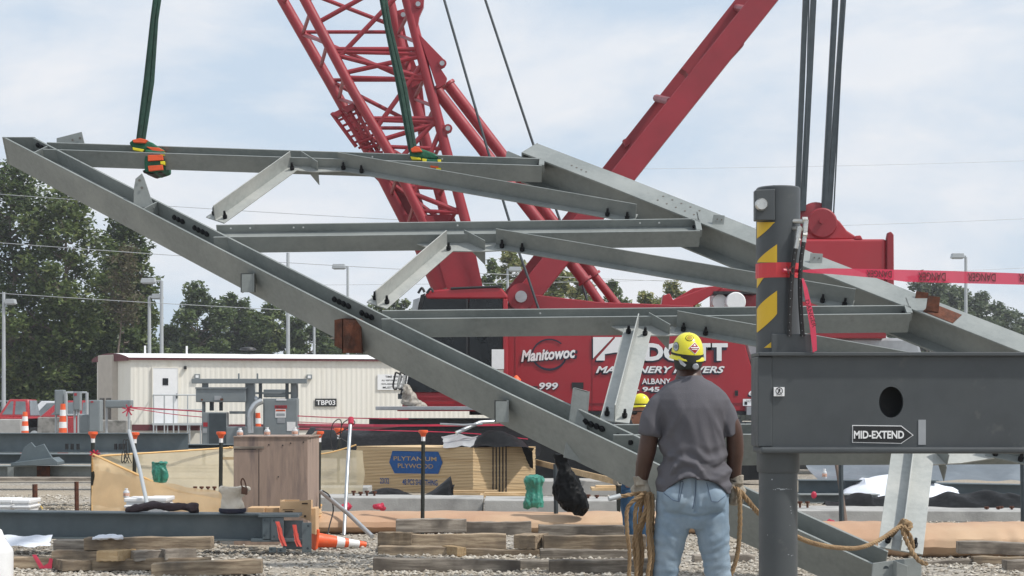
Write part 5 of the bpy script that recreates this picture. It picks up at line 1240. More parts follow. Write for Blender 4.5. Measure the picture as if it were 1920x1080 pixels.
for a in TM[:-1]: timber(*a[:5], a[5], a[6], tilt=a[7], yaw=rd.choice((-24, 22, 28)) if a[1]-a[0] < 62 and a[0] < 1300 else rd.uniform(-5, 5), dep=.35 if a[1]-a[0] < 62 and a[0] < 1300 else .15)
pw = MB(); pw.pbox(430, 948, 545, 952, 17.3, .1)
# ---------------------------------------------------------------- front steel beams on the ground
def ibeam(x0, x1, y0, y1, d, W, label, mt, tf=.016, slope=0, nm='steel_beam', grp='grey steel beams lying in the yard'):
    """beam lying across the view, web upright"""
    a, b_ = P(x0, y0, d), P(x1, y0+slope, d); h = (y1-y0)/F*d; v = b_-a; t = thing(nm, label, 'steel beam', (a+b_)/2-V((0, -W/2, h)), grp)
    mb = MB(); mb.hexa(a-V((0, 0, tf)), v, (0, W, 0), (0, 0, tf)); mb.build('top_flange', mt, t, bevel=.003)
    mb = MB(); mb.hexa(a+V((0, W/2-.006, -h+tf)), v, (0, .012, 0), (0, 0, h-2*tf)); mb.build('web', mt, t)
    mb = MB(); mb.hexa(a-V((0, 0, h)), v, (0, W, 0), (0, 0, tf)); mb.build('bottom_flange', mt, t, bevel=.003)
    return t
b1 = ibeam(-140, 500, 957, 1008, 17.4, .26, 'long grey steel beam in front of the netting carrying the canvas bag', BLUEST, slope=7)
m_ = MB(); d_ = 17.3
for (x0, y0, x1, y1) in ((492, 970, 508, 1013), (508, 970, 532, 1013), (566, 980, 584, 1036), (504, 1026, 518, 1036), (520, 1027, 536, 1036)): m_.pbox(x0, y0, x1, y1, d_-.01*(x0 % 3), .014)
m_.pbox(484, 964, 560, 970, d_-.02, .3); m_.pbox(530, 976, 568, 1030, d_+.08, .02); m_.pbox(470, 1010, 570, 1016, d_, .25); m_.build('end_plate', BLUEST, b1, bevel=.004)
m_ = MB()
for x, y in ((496, 975), (496, 1004), (514, 976), (514, 1006), (578, 986), (577, 1028), (509, 1030), (526, 1032)): m_.lathe(P(x, y, d_-.03), [(.012, 0), (.012, .012)], 8, (0, -1, 0))
m_.build('bolt', DARKST, b1)
for pts, lb_ in (([(520, 978), (524, 990), (527, 1006), (534, 1024)], 'left of two red ribbons tied on the beam end plate'), ([(552, 984), (555, 1000), (557, 1012), (562, 1025)], 'right of two red ribbons tied on the beam end plate')):
    m_ = MB()
    for o_ in (-2.5, 1.5):
        q = [P(x+o_*(i/3+.4), y, 17.2) for i, (x, y) in enumerate(pts)]
        for a, b_ in zip(q, q[1:]): m_.mesh([a-V((.016, 0, 0)), a+V((.016, .01, 0)), b_+V((.010, .01, 0)), b_-V((.010, 0, 0))], [(0, 1, 2, 3)])
    tag(m_.build('red_ribbon', RIBB), lb_, 'ribbon', 'red ribbons on the beam end')
m_ = MB(); m_.mesh([P(60, 1040, 15.6), P(68, 1040, 15.6), P(82, 1062, 15.55), P(74, 1066, 15.55)], [(0, 1, 2, 3)]); m_.mesh([P(74, 1066, 15.5), P(90, 1056, 15.5), P(93, 1046, 15.5), P(99, 1048, 15.5), P(97, 1066, 15.5)], [(0, 1, 2, 3, 4)])
tag(m_.build('red_ribbon', TAPE), 'red ribbon knotted on the brown timber at the far left', 'ribbon')
# sheet of white plastic under the beam, white barrel at the left edge
tag(crumple(lambda u, v: P(10+85*u, 1003+22*v, 17.2-.5*v), 14, 6, .035, 5).build('plastic_sheet', TARPW, smooth=True), 'white plastic sheet crumpled under the long grey beam', 'plastic sheet')
bt = MB(); c = P(-12, 1080, 15.1); bt.lathe((c.x, c.y, 0), [(.17, 0), (.17, .22), (.165, .25), (.10, .34), (.07, .42), (.04, .44)], 24); tag(bt.build('white_jug', PWHITE, smooth=True), 'white plastic barrel cut by the lower left photo edge', 'barrel')
m_ = MB()
for k in range(5): m_.pbox(172+k*9, 1004-k % 2, 190+k*9, 1012, 15.6, .12)
m_ = remesh(m_, .02, 2, lambda p, n: .02*noise.noise(p*20)); tag(m_.build('plastic_scrap', TARPW, smooth=True), 'crumpled white scrap lying on the left timber pile', 'scrap')
# canvas bag, jacket, trays, boxes on the beam
cb_ = thing('canvas_bag', 'stained white canvas bolt bag slumped on the grey beam', 'bag', P(440, 961, 17.5))
s_ = MB(); c = P(438, 961, 17.5); y0 = TH(961, 17.5); k = 17.5/F
s_.rings([(c.x-.01, c.y, y0+.02, .135, .12), (c.x-.0, c.y, y0+.08, .125, .11), (c.x-.02, c.y, y0+.15, .10, .10), (c.x+.0, c.y, y0+.19, .12, .11), (c.x+.015, c.y, y0+.235, .165, .13), (c.x+.015, c.y, y0+.265, .16, .13)], 24)
s_ = remesh(s_, .016, 2, lambda p, n: .02*noise.noise(p*9)+.006*noise.noise(p*30)); s_.build('body', CANVAS, cb_, smooth=True)
MB().lathe((c.x-.01, c.y, y0), [(.13, 0), (.142, .02), (.138, .045)], 24).build('base', NAVY, cb_, smooth=True)
m_ = MB(); m_.tube(spline([P(456, 918, 17.4), P(452, 905, 17.4), P(455, 897, 17.4), P(460, 906, 17.4), P(463, 925, 17.38)], 5), .008, 6); m_.pp([(453, 912), (464, 916), (463, 928), (452, 926)], 17.36, .03); m_.build('strap', LEATHER, cb_)
j_ = MB(); j_.tube(spline([P(236, 958, 17.5), P(262, 952, 17.5), P(300, 949, 17.5), P(345, 951, 17.5), P(372, 952, 17.5)], 5), [.03, .045, .05, .055, .06, .05, .055, .06, .06, .055, .05, .05, .055, .05, .045, .045, .05, .07, .09, .08, .05], 10, sq=(1.3, .7))
j_ = remesh(j_, .016, 2, lambda p, n: .03*noise.noise(p*V((6, 12, 14)))+.008*noise.noise(p*30)); tag(j_.build('jacket', CLOTHD, smooth=True), 'dark maroon jacket bundled on the grey beam', 'jacket')
def tray(x0, x1, y0, y1, d, lb_):
    t = thing('plastic_tub', lb_, 'tub', P((x0+x1)/2, y1, d)); m_ = MB(); a, b_ = P(x0, y1, d), P(x1, y0, d); h = b_.z-a.z
    m_.hexa(a+V((.02, .02, 0)), (b_.x-a.x-.04, 0, 0), (0, .4, 0), (0, 0, h-.03)); m_.build('body', PWHITE, t, bevel=.015)
    m_ = MB(); m_.hexa(a+V((0, 0, h-.045)), (b_.x-a.x, 0, 0), (0, .44, 0), (0, 0, .045)); m_.hexa(a+V((0, .0, h*.35)), (b_.x-a.x, 0, 0), (0, .44, 0), (0, 0, .03)); m_.build('lid', PWHITE, t, bevel=.012)
tray(232, 272, 934, 962, 18.4, 'white lidded tub on the left behind the leaning pipe'); tray(273, 313, 933, 962, 18.4, 'white lidded tub on the right behind the leaning pipe')
tray(-30, 22, 936, 962, 18.6, 'white tub at the far left photo edge'); tray(22, 56, 937, 962, 18.5, 'white tub second from the left photo edge')
def bottle(x, y, d, lb_, h=.2, grp='white capped bottles'):
    t = thing('bottle', lb_, 'bottle', P(x, y, d), grp); c = P(x, y, d)
    MB().lathe(c, [(.03, 0), (.034, .01), (.034, h*.6), (.028, h*.72), (.014, h*.84), (.014, h*.9)], 14).build('body', BOTTLE, t, smooth=True)
    MB().lathe(c, [(.0345, h*.18), (.0352, h*.19), (.0352, h*.5), (.0345, h*.51)], 14).build('label', mat('bottle_print', (.55, .33, .25, 1), .5, 0, .5, 30) if 'bottle_print' not in bpy.data.materials else bpy.data.materials['bottle_print'], t, smooth=True)
    MB().lathe(c, [(.017, h*.86), (.017, h)], 12).build('cap', PWHITE, t)
cd = thing('cardboard_box', 'open cardboard box standing on the beam end', 'cardboard box', P(553, 972, 17.9), 'cardboard boxes beside the crate')
m_ = MB(); d_ = 17.7
m_.pbox(525, 940, 559, 968, d_, .02); m_.pp([(559, 940), (583, 937), (583, 978), (559, 968)], d_-.0, .02); m_.pbox(525, 937, 561, 962, d_+.32, .015); m_.pbox(525, 940, 527, 968, d_+.02, .3); m_.pbox(577, 940, 580, 968, d_+.02, .3); m_.build('carton', CARD, cd)
m_ = MB(); m_.pbox(534, 958, 549, 960, d_-.004, .004); m_.pbox(540, 962, 545, 966, d_-.004, .004); m_.pbox(566, 943, 577, 945.5, d_-.004, .004); m_.pbox(570, 966, 574, 970, d_-.004, .004); m_.pbox(530, 955, 552, 956, d_-.004, .004); m_.build('printing', CARDI, cd)
m_ = MB().pp([(583, 953), (592, 953), (592, 1003), (583, 1000)], 17.9, .3); tag(m_.build('cardboard_box', CARD, bevel=.004), 'tall narrow cardboard box behind the beam end, at the right of the open one', 'cardboard box', 'cardboard boxes beside the crate')
m_ = MB(); m_.pbox(464, 952, 495, 964, 18.0, .3); m_.pbox(497, 952, 524, 964, 18.05, .3); tag(m_.build('cardboard_box', CARD, bevel=.004), 'flat cardboard box just behind the canvas bag', 'cardboard box', 'cardboard boxes beside the crate')
# fallen traffic cone
cn = thing('traffic_cone', 'orange and white traffic cone fallen on its side on the gravel', 'traffic cone', (T(635, 18.2), 18.2, 0))
a, b_ = V((T(592, 18.1), 18.1, .10)), V((T(686, 18.3), 18.3, .035)); ax = (b_-a); Lc = ax.length
for f0, f1, mt in ((0, .40, ORANGE), (.40, .56, PWHITE), (.56, .64, ORANGE), (.64, .86, PWHITE), (.86, 1, ORANGE)):
    r = lambda f: .082-.052*f
    MB().lathe(a, [(r(f0), f0*Lc), (r(f1), f1*Lc)], 24, ax).build('band', mt, cn, smooth=True)
m_ = MB(); q = ax.to_track_quat('Z', 'Y'); m_.hexa(a-ax.normalized()*.03+q @ V((-.13, -.12, 0)), q @ V((.26, 0, 0)), q @ V((0, .24, 0)), ax.normalized()*.03); m_.build('base', ORANGE, cn, bevel=.01)

# ---------------------------------------------------------------- posts with orange caps
def capped(x, ytop, ybase_d, lb_, dark=True, white=14):
    d = ybase_d; t = thing('capped_post', lb_, 'post', (T(x, d), d, 0), 'orange capped steel stakes'); X_ = T(x, d); zt = TH(ytop, d); k = d/F
    MB().tube([(X_, d, -.05), (X_+.01, d, zt-white*k-6*k)], .026, 6).build('stake', mat('stake_green_black', (.02, .024, .02, 1), .7, .2, .3, 9) if 'stake_green_black' not in bpy.data.materials else bpy.data.materials['stake_green_black'], t)
    MB().tube([(X_+.01, d, zt-white*k-6*k), (X_+.01, d, zt-6*k)], .027, 6).build('white_tip', PWHITE, t)
    MB().lathe((X_+.01, d, zt), [(4*k, -12*k), (5*k, -9*k), (7*k, -5*k), (9*k, -4*k), (9*k, 0), (8*k, .6*k)], 14).build('cap', ORANGE, t, smooth=True)
capped(173, 810, 22.5, 'capped stake holding the left corner of the tan netting'); capped(251, 811, 22.2, 'capped stake behind the long leaning grey pipe'); capped(413, 810, 21.5, 'capped stake between the canvas bag and the plywood crate')
capped(597, 809, 20.6, 'capped stake just right of the plywood crate'); capped(792, 807, 20.2, 'capped stake in front of the stencilled plywood stack')
capped(634, 803, 28, 'small capped stake far behind, left of the leaning white pole')
def pole_(pts, r, mt, lb_, cat='pole', nm='leaning_pole'): return tag(MB().tube([P(*p) for p in pts], r, 10).build(nm, mt, smooth=True), lb_, cat)
pole_([(645, 1004, 20.1), (652, 870, 20.6), (658, 783, 20.9)], .022, PIPE, 'tall thin white pole leaning beside the plywood stack')
MB_ = MB().tube([P(658, 795, 20.85), P(658, 784, 20.9)], .035, 10); tag(MB_.build('red_tape_knot', TAPE), 'red tape knot at the tip of the tall white pole', 'tape knot')
pole_([(602, 922, 19.6), (655, 965, 19.0), (698, 1006, 18.5)], .026, PIPE, 'short pale pipe slanting down onto the centre timber pile', 'pipe', 'leaning_pipe')
pole_([(242, 808, 19.5), (262, 880, 18.8), (277, 950, 18.1)], .022, POLE, 'long grey pipe leaning against the beam near the jacket', 'pipe', 'leaning_pipe')
for (x, y0, d, lb_, r) in ((1578, 866, 20, 'dark stake right of the jack post behind the girder', .03), (1919, 870, 20, 'dark stake at the right photo edge', .03), (1043, 870, 20.6, 'dark stake carrying the black plastic bag', .03), (1297, 900, 20.4, 'dark stake seen between the worker legs', .028), (67, 908, 19.3, 'rusty stake on the left gravel with yellow cord', .03), (145, 903, 19.8, 'second rusty stake on the left gravel', .026)):
    tag(MB().tube([(T(x, d), d, -.03), (T(x, d)-.01, d, TH(y0, d))], r, 6).build('steel_stake', DARKST if x > 200 else RUST), lb_, 'stake', 'bare steel stakes')
pole_([(1568, 865, 21.5), (1574, 900, 21.3), (1587, 990, 21)], .028, mat('bent_brown_pole', (.14, .10, .08, 1), .8), 'thin brown pole leaning on the dark stake behind the girder')
m_ = MB(); m_.tube(spline([P(68, 938, 19.2), P(74, 946, 19.2), P(80, 954, 19.1)], 4), .006, 5); tag(m_.build('yellow_cord', YEL), 'yellow cord end tied to the rusty left stake', 'cord')
m_ = MB(); m_.tube(spline([P(605, 920, 19.5), P(618, 930, 19.4), P(625, 955, 19.3), P(618, 985, 19.0), P(612, 1012, 18.6)], 6), .008, 6); tag(m_.build('black_cable', RUBBER, smooth=True), 'black cable drooping from the pale pipe to the fallen cone', 'cable')
m_ = MB()
for dx in (0, 5): m_.tube(spline([P(230+dx, 845, 21.6), P(228+dx, 860, 21.6), P(230+dx, 868, 21.6), P(237+dx, 850, 21.6), P(236+dx, 826, 21.6), P(231+dx, 828, 21.6), P(234+dx, 850, 21.6), P(242+dx, 868, 21.6)], 5), .006, 5)
tag(m_.build('wire_coil', RUBBER), 'loose black wire loops hanging beside the leaning grey pipe', 'wire')
m_ = MB()
for dx in (0, 40): m_.tube(spline([P(620+dx*.2, 815, 26), P(624+dx, 795, 26), P(636+dx*.5, 786, 26), P(640, 800, 26), P(630+dx*.3, 845, 26), P(622+dx, 838, 26), P(620+dx*.2, 815, 26)], 6), .008, 5)
tag(m_.build('wire_coil', RUBBER), 'large black wire loops hanging left of the white pole', 'wire')
# ---------------------------------------------------------------- netting
nf = thing('netting_fence', 'orange-tan construction netting sagging from the left stake down to the beam', 'netting fence', P(300, 955, 21.5))
def ilin(x, L_):
    for a, b_ in zip(L_, L_[1:]):
        if x <= b_[0]: return a[1]+(b_[1]-a[1])*(x-a[0])/(b_[0]-a[0])
    return L_[-1][1]
def tri(u, v):
    x = 173+u*430; top = ilin(x, [(173, 851), (250, 886), (300, 909), (340, 923), (413, 938), (603, 947)]); bot = 962+u*6; y = top+(bot-top)*v; return P(x, y, 22.3-u*1.5+(.30*math.sin(u*9+v*3)+.16*math.sin(u*27+v*5))*math.sin(math.pi*min(1, v*.85))-.3*v)
crumple(tri, 110, 16, .018, 2.5, 3).build('front_net', NET, nf, smooth=True)
crumple(lambda u, v: P(173+u*260, 885+(925-885)*u+v*(60-20*u), 22.0-u*1.2-.2), 40, 8, .07, 1.3, 8).build('front_net', NET, nf, smooth=True)
m_ = MB(); m_.tube([tri(i/30, 0) for i in range(31)], .016, 5); m_.build('edge_cord', NETE, nf); m_ = MB(); m_.tube([tri(0, i/6) for i in range(7)], .012, 5); m_.build('side_cord', NETE, nf); m_ = MB(); m_.tube(spline([P(185, 855, 25), P(300, 848, 25.3), P(437, 839, 26)], 6), .014, 5); m_.build('edge_cord', NETE, nf)
nb = thing('netting_fence', 'pale see-through netting stretched behind the green bag and crate', 'netting fence', P(430, 925, 26))
crumple(lambda u, v: P(187+u*252, 853-13*u+v*(88+6*u), 25+u), 40, 10, .03, 1.5, 12).build('net', NETB, nb, smooth=True)
crumple(lambda u, v: P(572+u*110, 848-8*u+v*(84), 26.0), 24, 10, .05, 1.7, 15).build('net', NETB, nb, smooth=True)
m_ = MB(); m_.tube(spline([P(430, 838, 25.9), P(460, 843, 25.9), P(560, 852, 25.9), P(610, 850, 25.9), P(650, 840, 25.9), P(668, 834, 25.9)], 5), .012, 5); m_.build('edge_cord', NETE, nb)
m_ = MB(); m_.pbox(415, 857, 470, 862, 25.5, .05); tag(m_.build('wooden_lath', LUM), 'thin wooden lath nailed across toward the plywood crate', 'lath')
# sun-bleached silt fabric rolls: a hump of orange fabric
def hump(x0, x1, dd, ytop, ybot, lb_, seed):
    prof = [(1.3, .0), (1.25, .5), (1.05, .85), (.75, 1.0), (.45, .99), (.22, .85), (.08, .6), (.05, .35), (.10, .12), (.16, 0)]; dn = EYE*F/(ybot-HZ); z1 = TH(ytop, dn+.8)
    def f(u, v):
        k = v*(len(prof)-1); i = min(int(k), len(prof)-2); t_ = k-i; a = prof[i][0]*(1-t_)+prof[i+1][0]*t_; b_ = prof[i][1]*(1-t_)+prof[i+1][1]*t_
        dd_ = dn+a; xx_ = T(x0+(x1-x0)*u, dn+.6); return V((xx_, dd_+.012*math.sin(u*61+v*4+2*math.sin(u*17)), max(.005, b_*z1*(1+.025*math.sin(u*9)+.008*math.sin(u*71)))))
    m_ = crumple(f, 160, 36, .011, 2.2, seed); return tag(m_.build('orange_fabric', FABR, smooth=True), lb_, 'fabric barrier', 'orange silt fabric on the ground')
hump(592, 1420, 0, 958, 1003, 'long hump of orange silt fabric behind the centre timber pile', 3)
hump(1496, 2010, 0, 978, 1048, 'hump of orange silt fabric behind the girder end on the right', 9)
# concrete grade beams
def cbeam(x0, x1, y0, y1, d, dep, lb_, dz=0): 
    m_ = MB(); a, b_ = P(x0, y0, d), P(x1, y0+dz, d); m_.prism([(a.x, d, 0), (b_.x, d, 0), b_, a], (0, dep, 0)); return tag(m_.build('concrete_beam', CONC, bevel=.012), lb_, 'concrete beam', 'concrete grade beams')
cbeam(578, 905, 932, 0, 23.5, .9, 'pale concrete grade beam behind the white pole', 3); cbeam(908, 1440, 938, 0, 23.2, 1.1, 'long concrete grade beam behind the black bag', 2); cbeam(1490, 1960, 957, 0, 22.4, 1.1, 'concrete grade beam right of the jack post', 2)
cbeam(578, 690, 914, 0, 27, .8, 'short farther concrete beam left of the plywood stack'); cbeam(300, 440, 925, 0, 25.2, .5, 'concrete strip seen through the netting'); cbeam(1000, 1240, 902, 0, 29, 1.2, 'farther concrete beam right of the plywood stack')
m_ = MB()
for x, y, d in ((366, 912, 25.4), (378, 912, 25.4), (390, 912, 25.4), (402, 912, 25.4), (663, 920, 24), (676, 922, 24), (688, 920, 24), (702, 921, 24), (1092, 928, 23.8), (1103, 927, 23.8), (1119, 928, 23.8), (1500, 940, 22.8), (1514, 940, 22.8), (1850, 950, 22.8), (1872, 950, 22.8), (1877, 949, 23), (1897, 949, 22.8)):
    q = MB(); c = P(x, y, d); zb = c.z-12*d/F if y > 918 else c.z-9*d/F; q.lathe((c.x, c.y, zb), [(.016, 0), (.016, c.z-zb-.03), (.032, c.z-zb-.028), (.032, c.z-zb)], 8)
    tag(q.build('anchor_bolt', RUST), 'rusty anchor bolt standing up out of the concrete', 'anchor bolt', 'rusty anchor bolts in the concrete')
# ---------------------------------------------------------------- plywood crate and stack
ct = thing('plywood_crate', 'weathered brown plywood crate with bottles on top', 'crate', P(507, 950, 18.9))
dC = 18.7; a, b_ = P(438, 952, dC), P(577, 818, dC); h = b_.z
m_ = MB(); m_.hexa((a.x, dC, 0), (b_.x-a.x, 0, 0), (0, 1.1, 0), (0, 0, h)); m_.build('panel', PLYS, ct, bevel=.004)
m_ = MB(); m_.pbox(485, 842, 486, 952, dC-.003, .004); m_.pbox(438, 842, 480, 843, dC-.003, .004); m_.build('seam', BLACK, ct)
m_ = MB(); m_.pbox(437, 818, 580, 820, dC-.012, 1.15); m_.build('lid', PLYS, ct)
m_ = MB().pbox(437, 837, 495, 841, dC-.012, .012); m_.build('cleat', TIMG, ct)
m_ = MB()
for x, y in ((504, 834), (530, 835), (545, 831), (569, 829), (522, 894)): m_.lathe(P(x, y, dC-.002), [(.008, 0), (.008, .004)], 8, (0, -1, 0))
m_.build('nail_head', BLACK, ct)
m_ = MB(); m_.prism([P(578, 820, 18.9), P(592, 808, 19.9), P(590, 815, 19.9), P(578, 830, 18.9)], (.02, 0, 0)); m_.build('open_flap', TIMG, ct)
bottle(450, 819, 19.1, 'leftmost bottle on top of the brown plywood crate', .1); bottle(501, 818, 19.1, 'middle bottle on top of the brown plywood crate', .1); bottle(553, 817, 19.1, 'rightmost bottle on top of the brown plywood crate', .1)
bottle(237, 933, 18.5, 'bottle standing on the white tub behind the jacket', .1); bottle(1546, 897, 24.8, 'bottle standing on the far beam right of the jack post', .14); bottle(349, 832, 40, 'far bottle near the end of the dark steel beams', .2)
ps = thing('plywood_stack', 'banded stack of new plywood sheets with a blue stencilled badge', 'plywood stack', P(830, 925, 31))
O_ = P(887, 925, 29.6); O_.z = 0; va_ = (P(668, 0, 30.9)-P(887, 0, 29.6)); va_.z = 0; va_ = va_.normalized()*2.50; vb_ = P(1004, 0, 30.6)-P(887, 0, 29.6); vb_.z = 0
zb_, zt_ = TH(929, 29.6), TH(839, 29.6); n = 32; m_ = MB(); tsh = (zt_-zb_)/n; rd2 = random.Random(4)
nA = V((va_.y, -va_.x, 0)).normalized(); nA = nA if nA.y < 0 else -nA; nB = V((vb_.y, -vb_.x, 0)).normalized(); nB = nB if nB.x > 0 else -nB
for k in range(n):
    j = nA*rd2.uniform(-.004, .006)+nB*rd2.uniform(-.005, .007); m_.hexa(O_+j+V((0, 0, zb_+k*tsh)), va_, vb_, (0, 0, tsh-.006))
PLY = mat('new_plywood_edge', (.62, .46, .27, 1), .8, 0, .08, 3, .1, 60, stretch=(.25, .25, 30), col2=(.46, .31, .16, 1), c2=(.5, .62), c2scale=1.6, seed=3)
m_.build('sheet', PLY, ps)
m_ = MB()
for f in (.10, .9): m_.hexa(O_+va_*f+V((0, 0, .0)), va_.normalized()*.1, vb_, (0, 0, zb_)); 
m_.build('runner', LUM, ps)
m_ = MB()
for k in range(5): m_.hexa(O_+vb_*(.30+k*.052)+nB*.003+V((0, 0, zb_)), vb_.normalized()*.028, nB*.006, (0, 0, zt_-zb_)); 
m_.build('black_stripe', PLYB, ps)
fc = O_+va_*.49+nA*.006
def on(x, y, o_=0.): # face coordinates in photo pixels
    return O_+va_*((887-x)/219)+nA*(.010+o_)+V((0, 0, zb_+(929-y)/90*(zt_-zb_)))
m_ = MB(); m_.prism([on(x, y) for x, y in ((738, 848), (824, 848), (832, 868), (824, 890), (742, 891), (732, 870))], nA*.003); bd = m_.build('badge', BLUEINK, ps)
rt_ = -va_.normalized(); text('PLYTANIUM', on(781, 862, .006), .075, LUM, ps, right=rt_, width=.92, bold=.012); text('PLYWOOD', on(782, 876, .006), .08, LUM, ps, right=rt_, width=.76, bold=.012)
text('23/32', on(723, 906, .002), .10, BLUEINK, ps, right=rt_, width=.2, bold=.01); text('48 PCS SHEATHING', on(790, 907, .002), .10, BLUEINK, ps, right=rt_, width=.75, bold=.01)
# planks beside it
for (x0, x1, y, d, lb_) in ((820, 930, 924, 27.5, 'new plank lying before the plywood stack, left one'), (900, 1010, 928, 26.5, 'new plank lying before the plywood stack, right one'), (1110, 1160, 915, 25.5, 'small stack of new boards left of the second worker')):
    m_ = MB(); m_.pbox(x0, y, x1, y+5, d, .5); m_.pbox(x0+8, y-4, x1+3, y, d+.1, .3); tag(m_.build('lumber_plank', LUM), lb_, 'plank', 'new planks')
m_ = MB(); m_.hexa(P(1005, 872, 32), P(1165, 912, 27)-P(1005, 872, 32), (0, .3, 0), (0, 0, .1)); tag(m_.build('long_board', LUM), 'long pale board sloping down behind the black bag', 'board')
# ---------------------------------------------------------------- bags, tarps
def bag(x, y0, y1, wpx, d, mt, lb_, prof, nm='plastic_bag', amp=.03, seed=0, dx=()):
    s_ = MB(); k = d/F; z0, z1 = TH(y1, d), TH(y0, d); n = len(prof); xs = T(x, d)
    s_.rings([(xs+(dx[i]*k if dx else 0), d, z0+(z1-z0)*i/(n-1), wpx/2*k*p, wpx/2*k*p*.75) for i, p in enumerate(prof)], 20)
    s_ = remesh(s_, .012, 0, lambda p, n: amp*1.1*noise.noise(p*V((9, 9, 5))+V((seed, 0, 0)))-amp*1.3*abs(noise.noise(p*V((15, 15, 7))+V((seed, 3, 0))))+amp*.5*abs(noise.noise(p*34))); return tag(s_.build(nm, mt, smooth=True), lb_, 'plastic bag')
bag(301, 866, 905, 29, 21.6, GBAG, 'crumpled green plastic bag tied on a stake inside the netting', (.85, .98, 1.05, 1.05, 1.0, .95, 1.1), seed=1)
bag(1001, 893, 952, 36, 21.3, GBAG, 'green plastic bag bound with clear wrap in front of the concrete beam', (1.0, 1.08, .98, .88, .95, 1.08, .95), seed=5)
bag(1066, 852, 966, 62, 20.3, BBAG, 'glossy black plastic bag slung from a dark stake under the girder', (.30, .85, 1.05, 1.0, .85, .65, .45, .4, .55), amp=.022, seed=9, dx=(18, 14, 6, 2, -2, -4, -8, -12, -10))
m_ = MB(); m_.pbox(1000-5, 896, 1006, 898, 21, .02)
def cloth(x0, x1, fn_top, yb, d, dep, mt, lb_, nm, seed, amp=.08, sc=1.3, grp=None, nu=50, nv=14):
    def f(u, v):
        x = x0+(x1-x0)*u; zt = TH(fn_top(u), d+dep*.6); zb = max(.02, TH(yb, d)); k = math.sin(min(1, v*1.25)*math.pi/2)
        return V((T(x, d+.6*dep), d+dep*(v**.9), zb+(zt-zb)*k if v < .8 else (zb+(zt-zb))*(1-(v-.8)*2.2)))
    return tag(crumple(f, nu, nv, amp, sc, seed).build(nm, mt, smooth=True), lb_, 'tarp', grp)
cloth(1500, 2200, lambda u: 846-22*u+4*math.sin(u*9), 905, 27.5, 3, TARPG, 'wide blue-grey tarp over stacked goods behind the right beams', 'grey_tarp', 21, .16, .7)
cloth(1545, 1760, lambda u: 944-13*math.sin(u*3.1)-(6 if u < .4 else 0)+3*math.sin(u*17), 962, 23.2, 1.1, BBAG, 'black plastic heap in front of the white tarp', 'black_tarp', 31, .09, 1.6)
cloth(1584, 1800, lambda u: 891+max(0, u-.45)*58+(34*(1-u*5) if u < .2 else 0)-2, 947, 24.3, 1.4, TARPW, 'bright white tarp behind the leaning bright brace', 'white_tarp', 41, .10, 2.2)
cloth(1738, 1975, lambda u: 936-9*min(1, u*3)-4*math.sin(u*8)-6*u+2.5*math.sin(u*23), 962, 23.0, 1.1, BBAG, 'long black plastic sheet over the right concrete beam', 'black_tarp', 51, .1, 1.4)
cloth(690, 850, lambda u: 924-30*max(0, u-.62)/.38*(1 if u < .97 else .3)-8*math.sin(u*7), 934, 24.2, .8, BBAG, 'thin black sheet draped on the concrete before the stencilled stack', 'black_tarp', 61, .03, 2.5)
cloth(580, 1010, lambda u: 802+3*math.sin(u*11), 858, 31.5, 2.6, BBAG, 'long black plastic covering behind the plywood stack', 'black_tarp', 71, .07, 1.1)
cloth(1000, 1440, lambda u: 795+4*math.sin(u*8), 905, 33.2, 1.6, BBAG, 'black plastic wrapping below the crane body', 'black_tarp', 75, .1, 1.0)
cloth(830, 900, lambda u: 815+10*abs(u-.5), 838, 29.8, 1.0, TARPC, 'clear plastic bundle on top of the plywood stack', 'clear_sheet', 81, .06, 3, nu=24)
cloth(882, 1000, lambda u: 806+90*(u-.32)**2*(1 if u > .32 else 3), 838, 29.6, .9, BBAG, 'peaked black plastic on top of the plywood stack', 'black_tarp', 91, .04, 2.5, nu=30)
pole_([(826, 795, 30.3), (870, 797, 30), (905, 795, 30)], .02, SILV, 'grey strip lying on the clear plastic bundle', 'strip', 'grey_strip'); pole_([(855, 812, 30), (900, 792, 30.2), (935, 790, 30.4)], .035, PIPE, 'curved pale hose above the clear plastic bundle', 'hose', 'grey_hose')
# red rags
for x, y, w_, d, lb_ in ((712, 949, 24, 22.8, 'red rag on the concrete left of the capped stake'), (646, 950, 26, 22.9, 'flat red rag behind the white pole'), (1556, 979, 18, 21.9, 'orange scrap beside the dark stake right of the post')):
    m_ = MB(); c = P(x, y, d); m_.ball(c-V((0, 0, .01)), w_/2*d/F, .10, .045, 14, 8); m_ = remesh(m_, .012, 0, lambda p, n: .05*noise.noise(p*13)-.03*abs(noise.noise(p*30))); tag(m_.build('red_rag', TAPE, smooth=True), lb_, 'rag')
m_ = MB(); m_.ball(P(1526, 928, 23.4), .04, .03, .05, 10, 6); tag(m_.build('pink_flag', TAPE, smooth=True), 'small pink flag on the wire right of the jack post', 'flag')
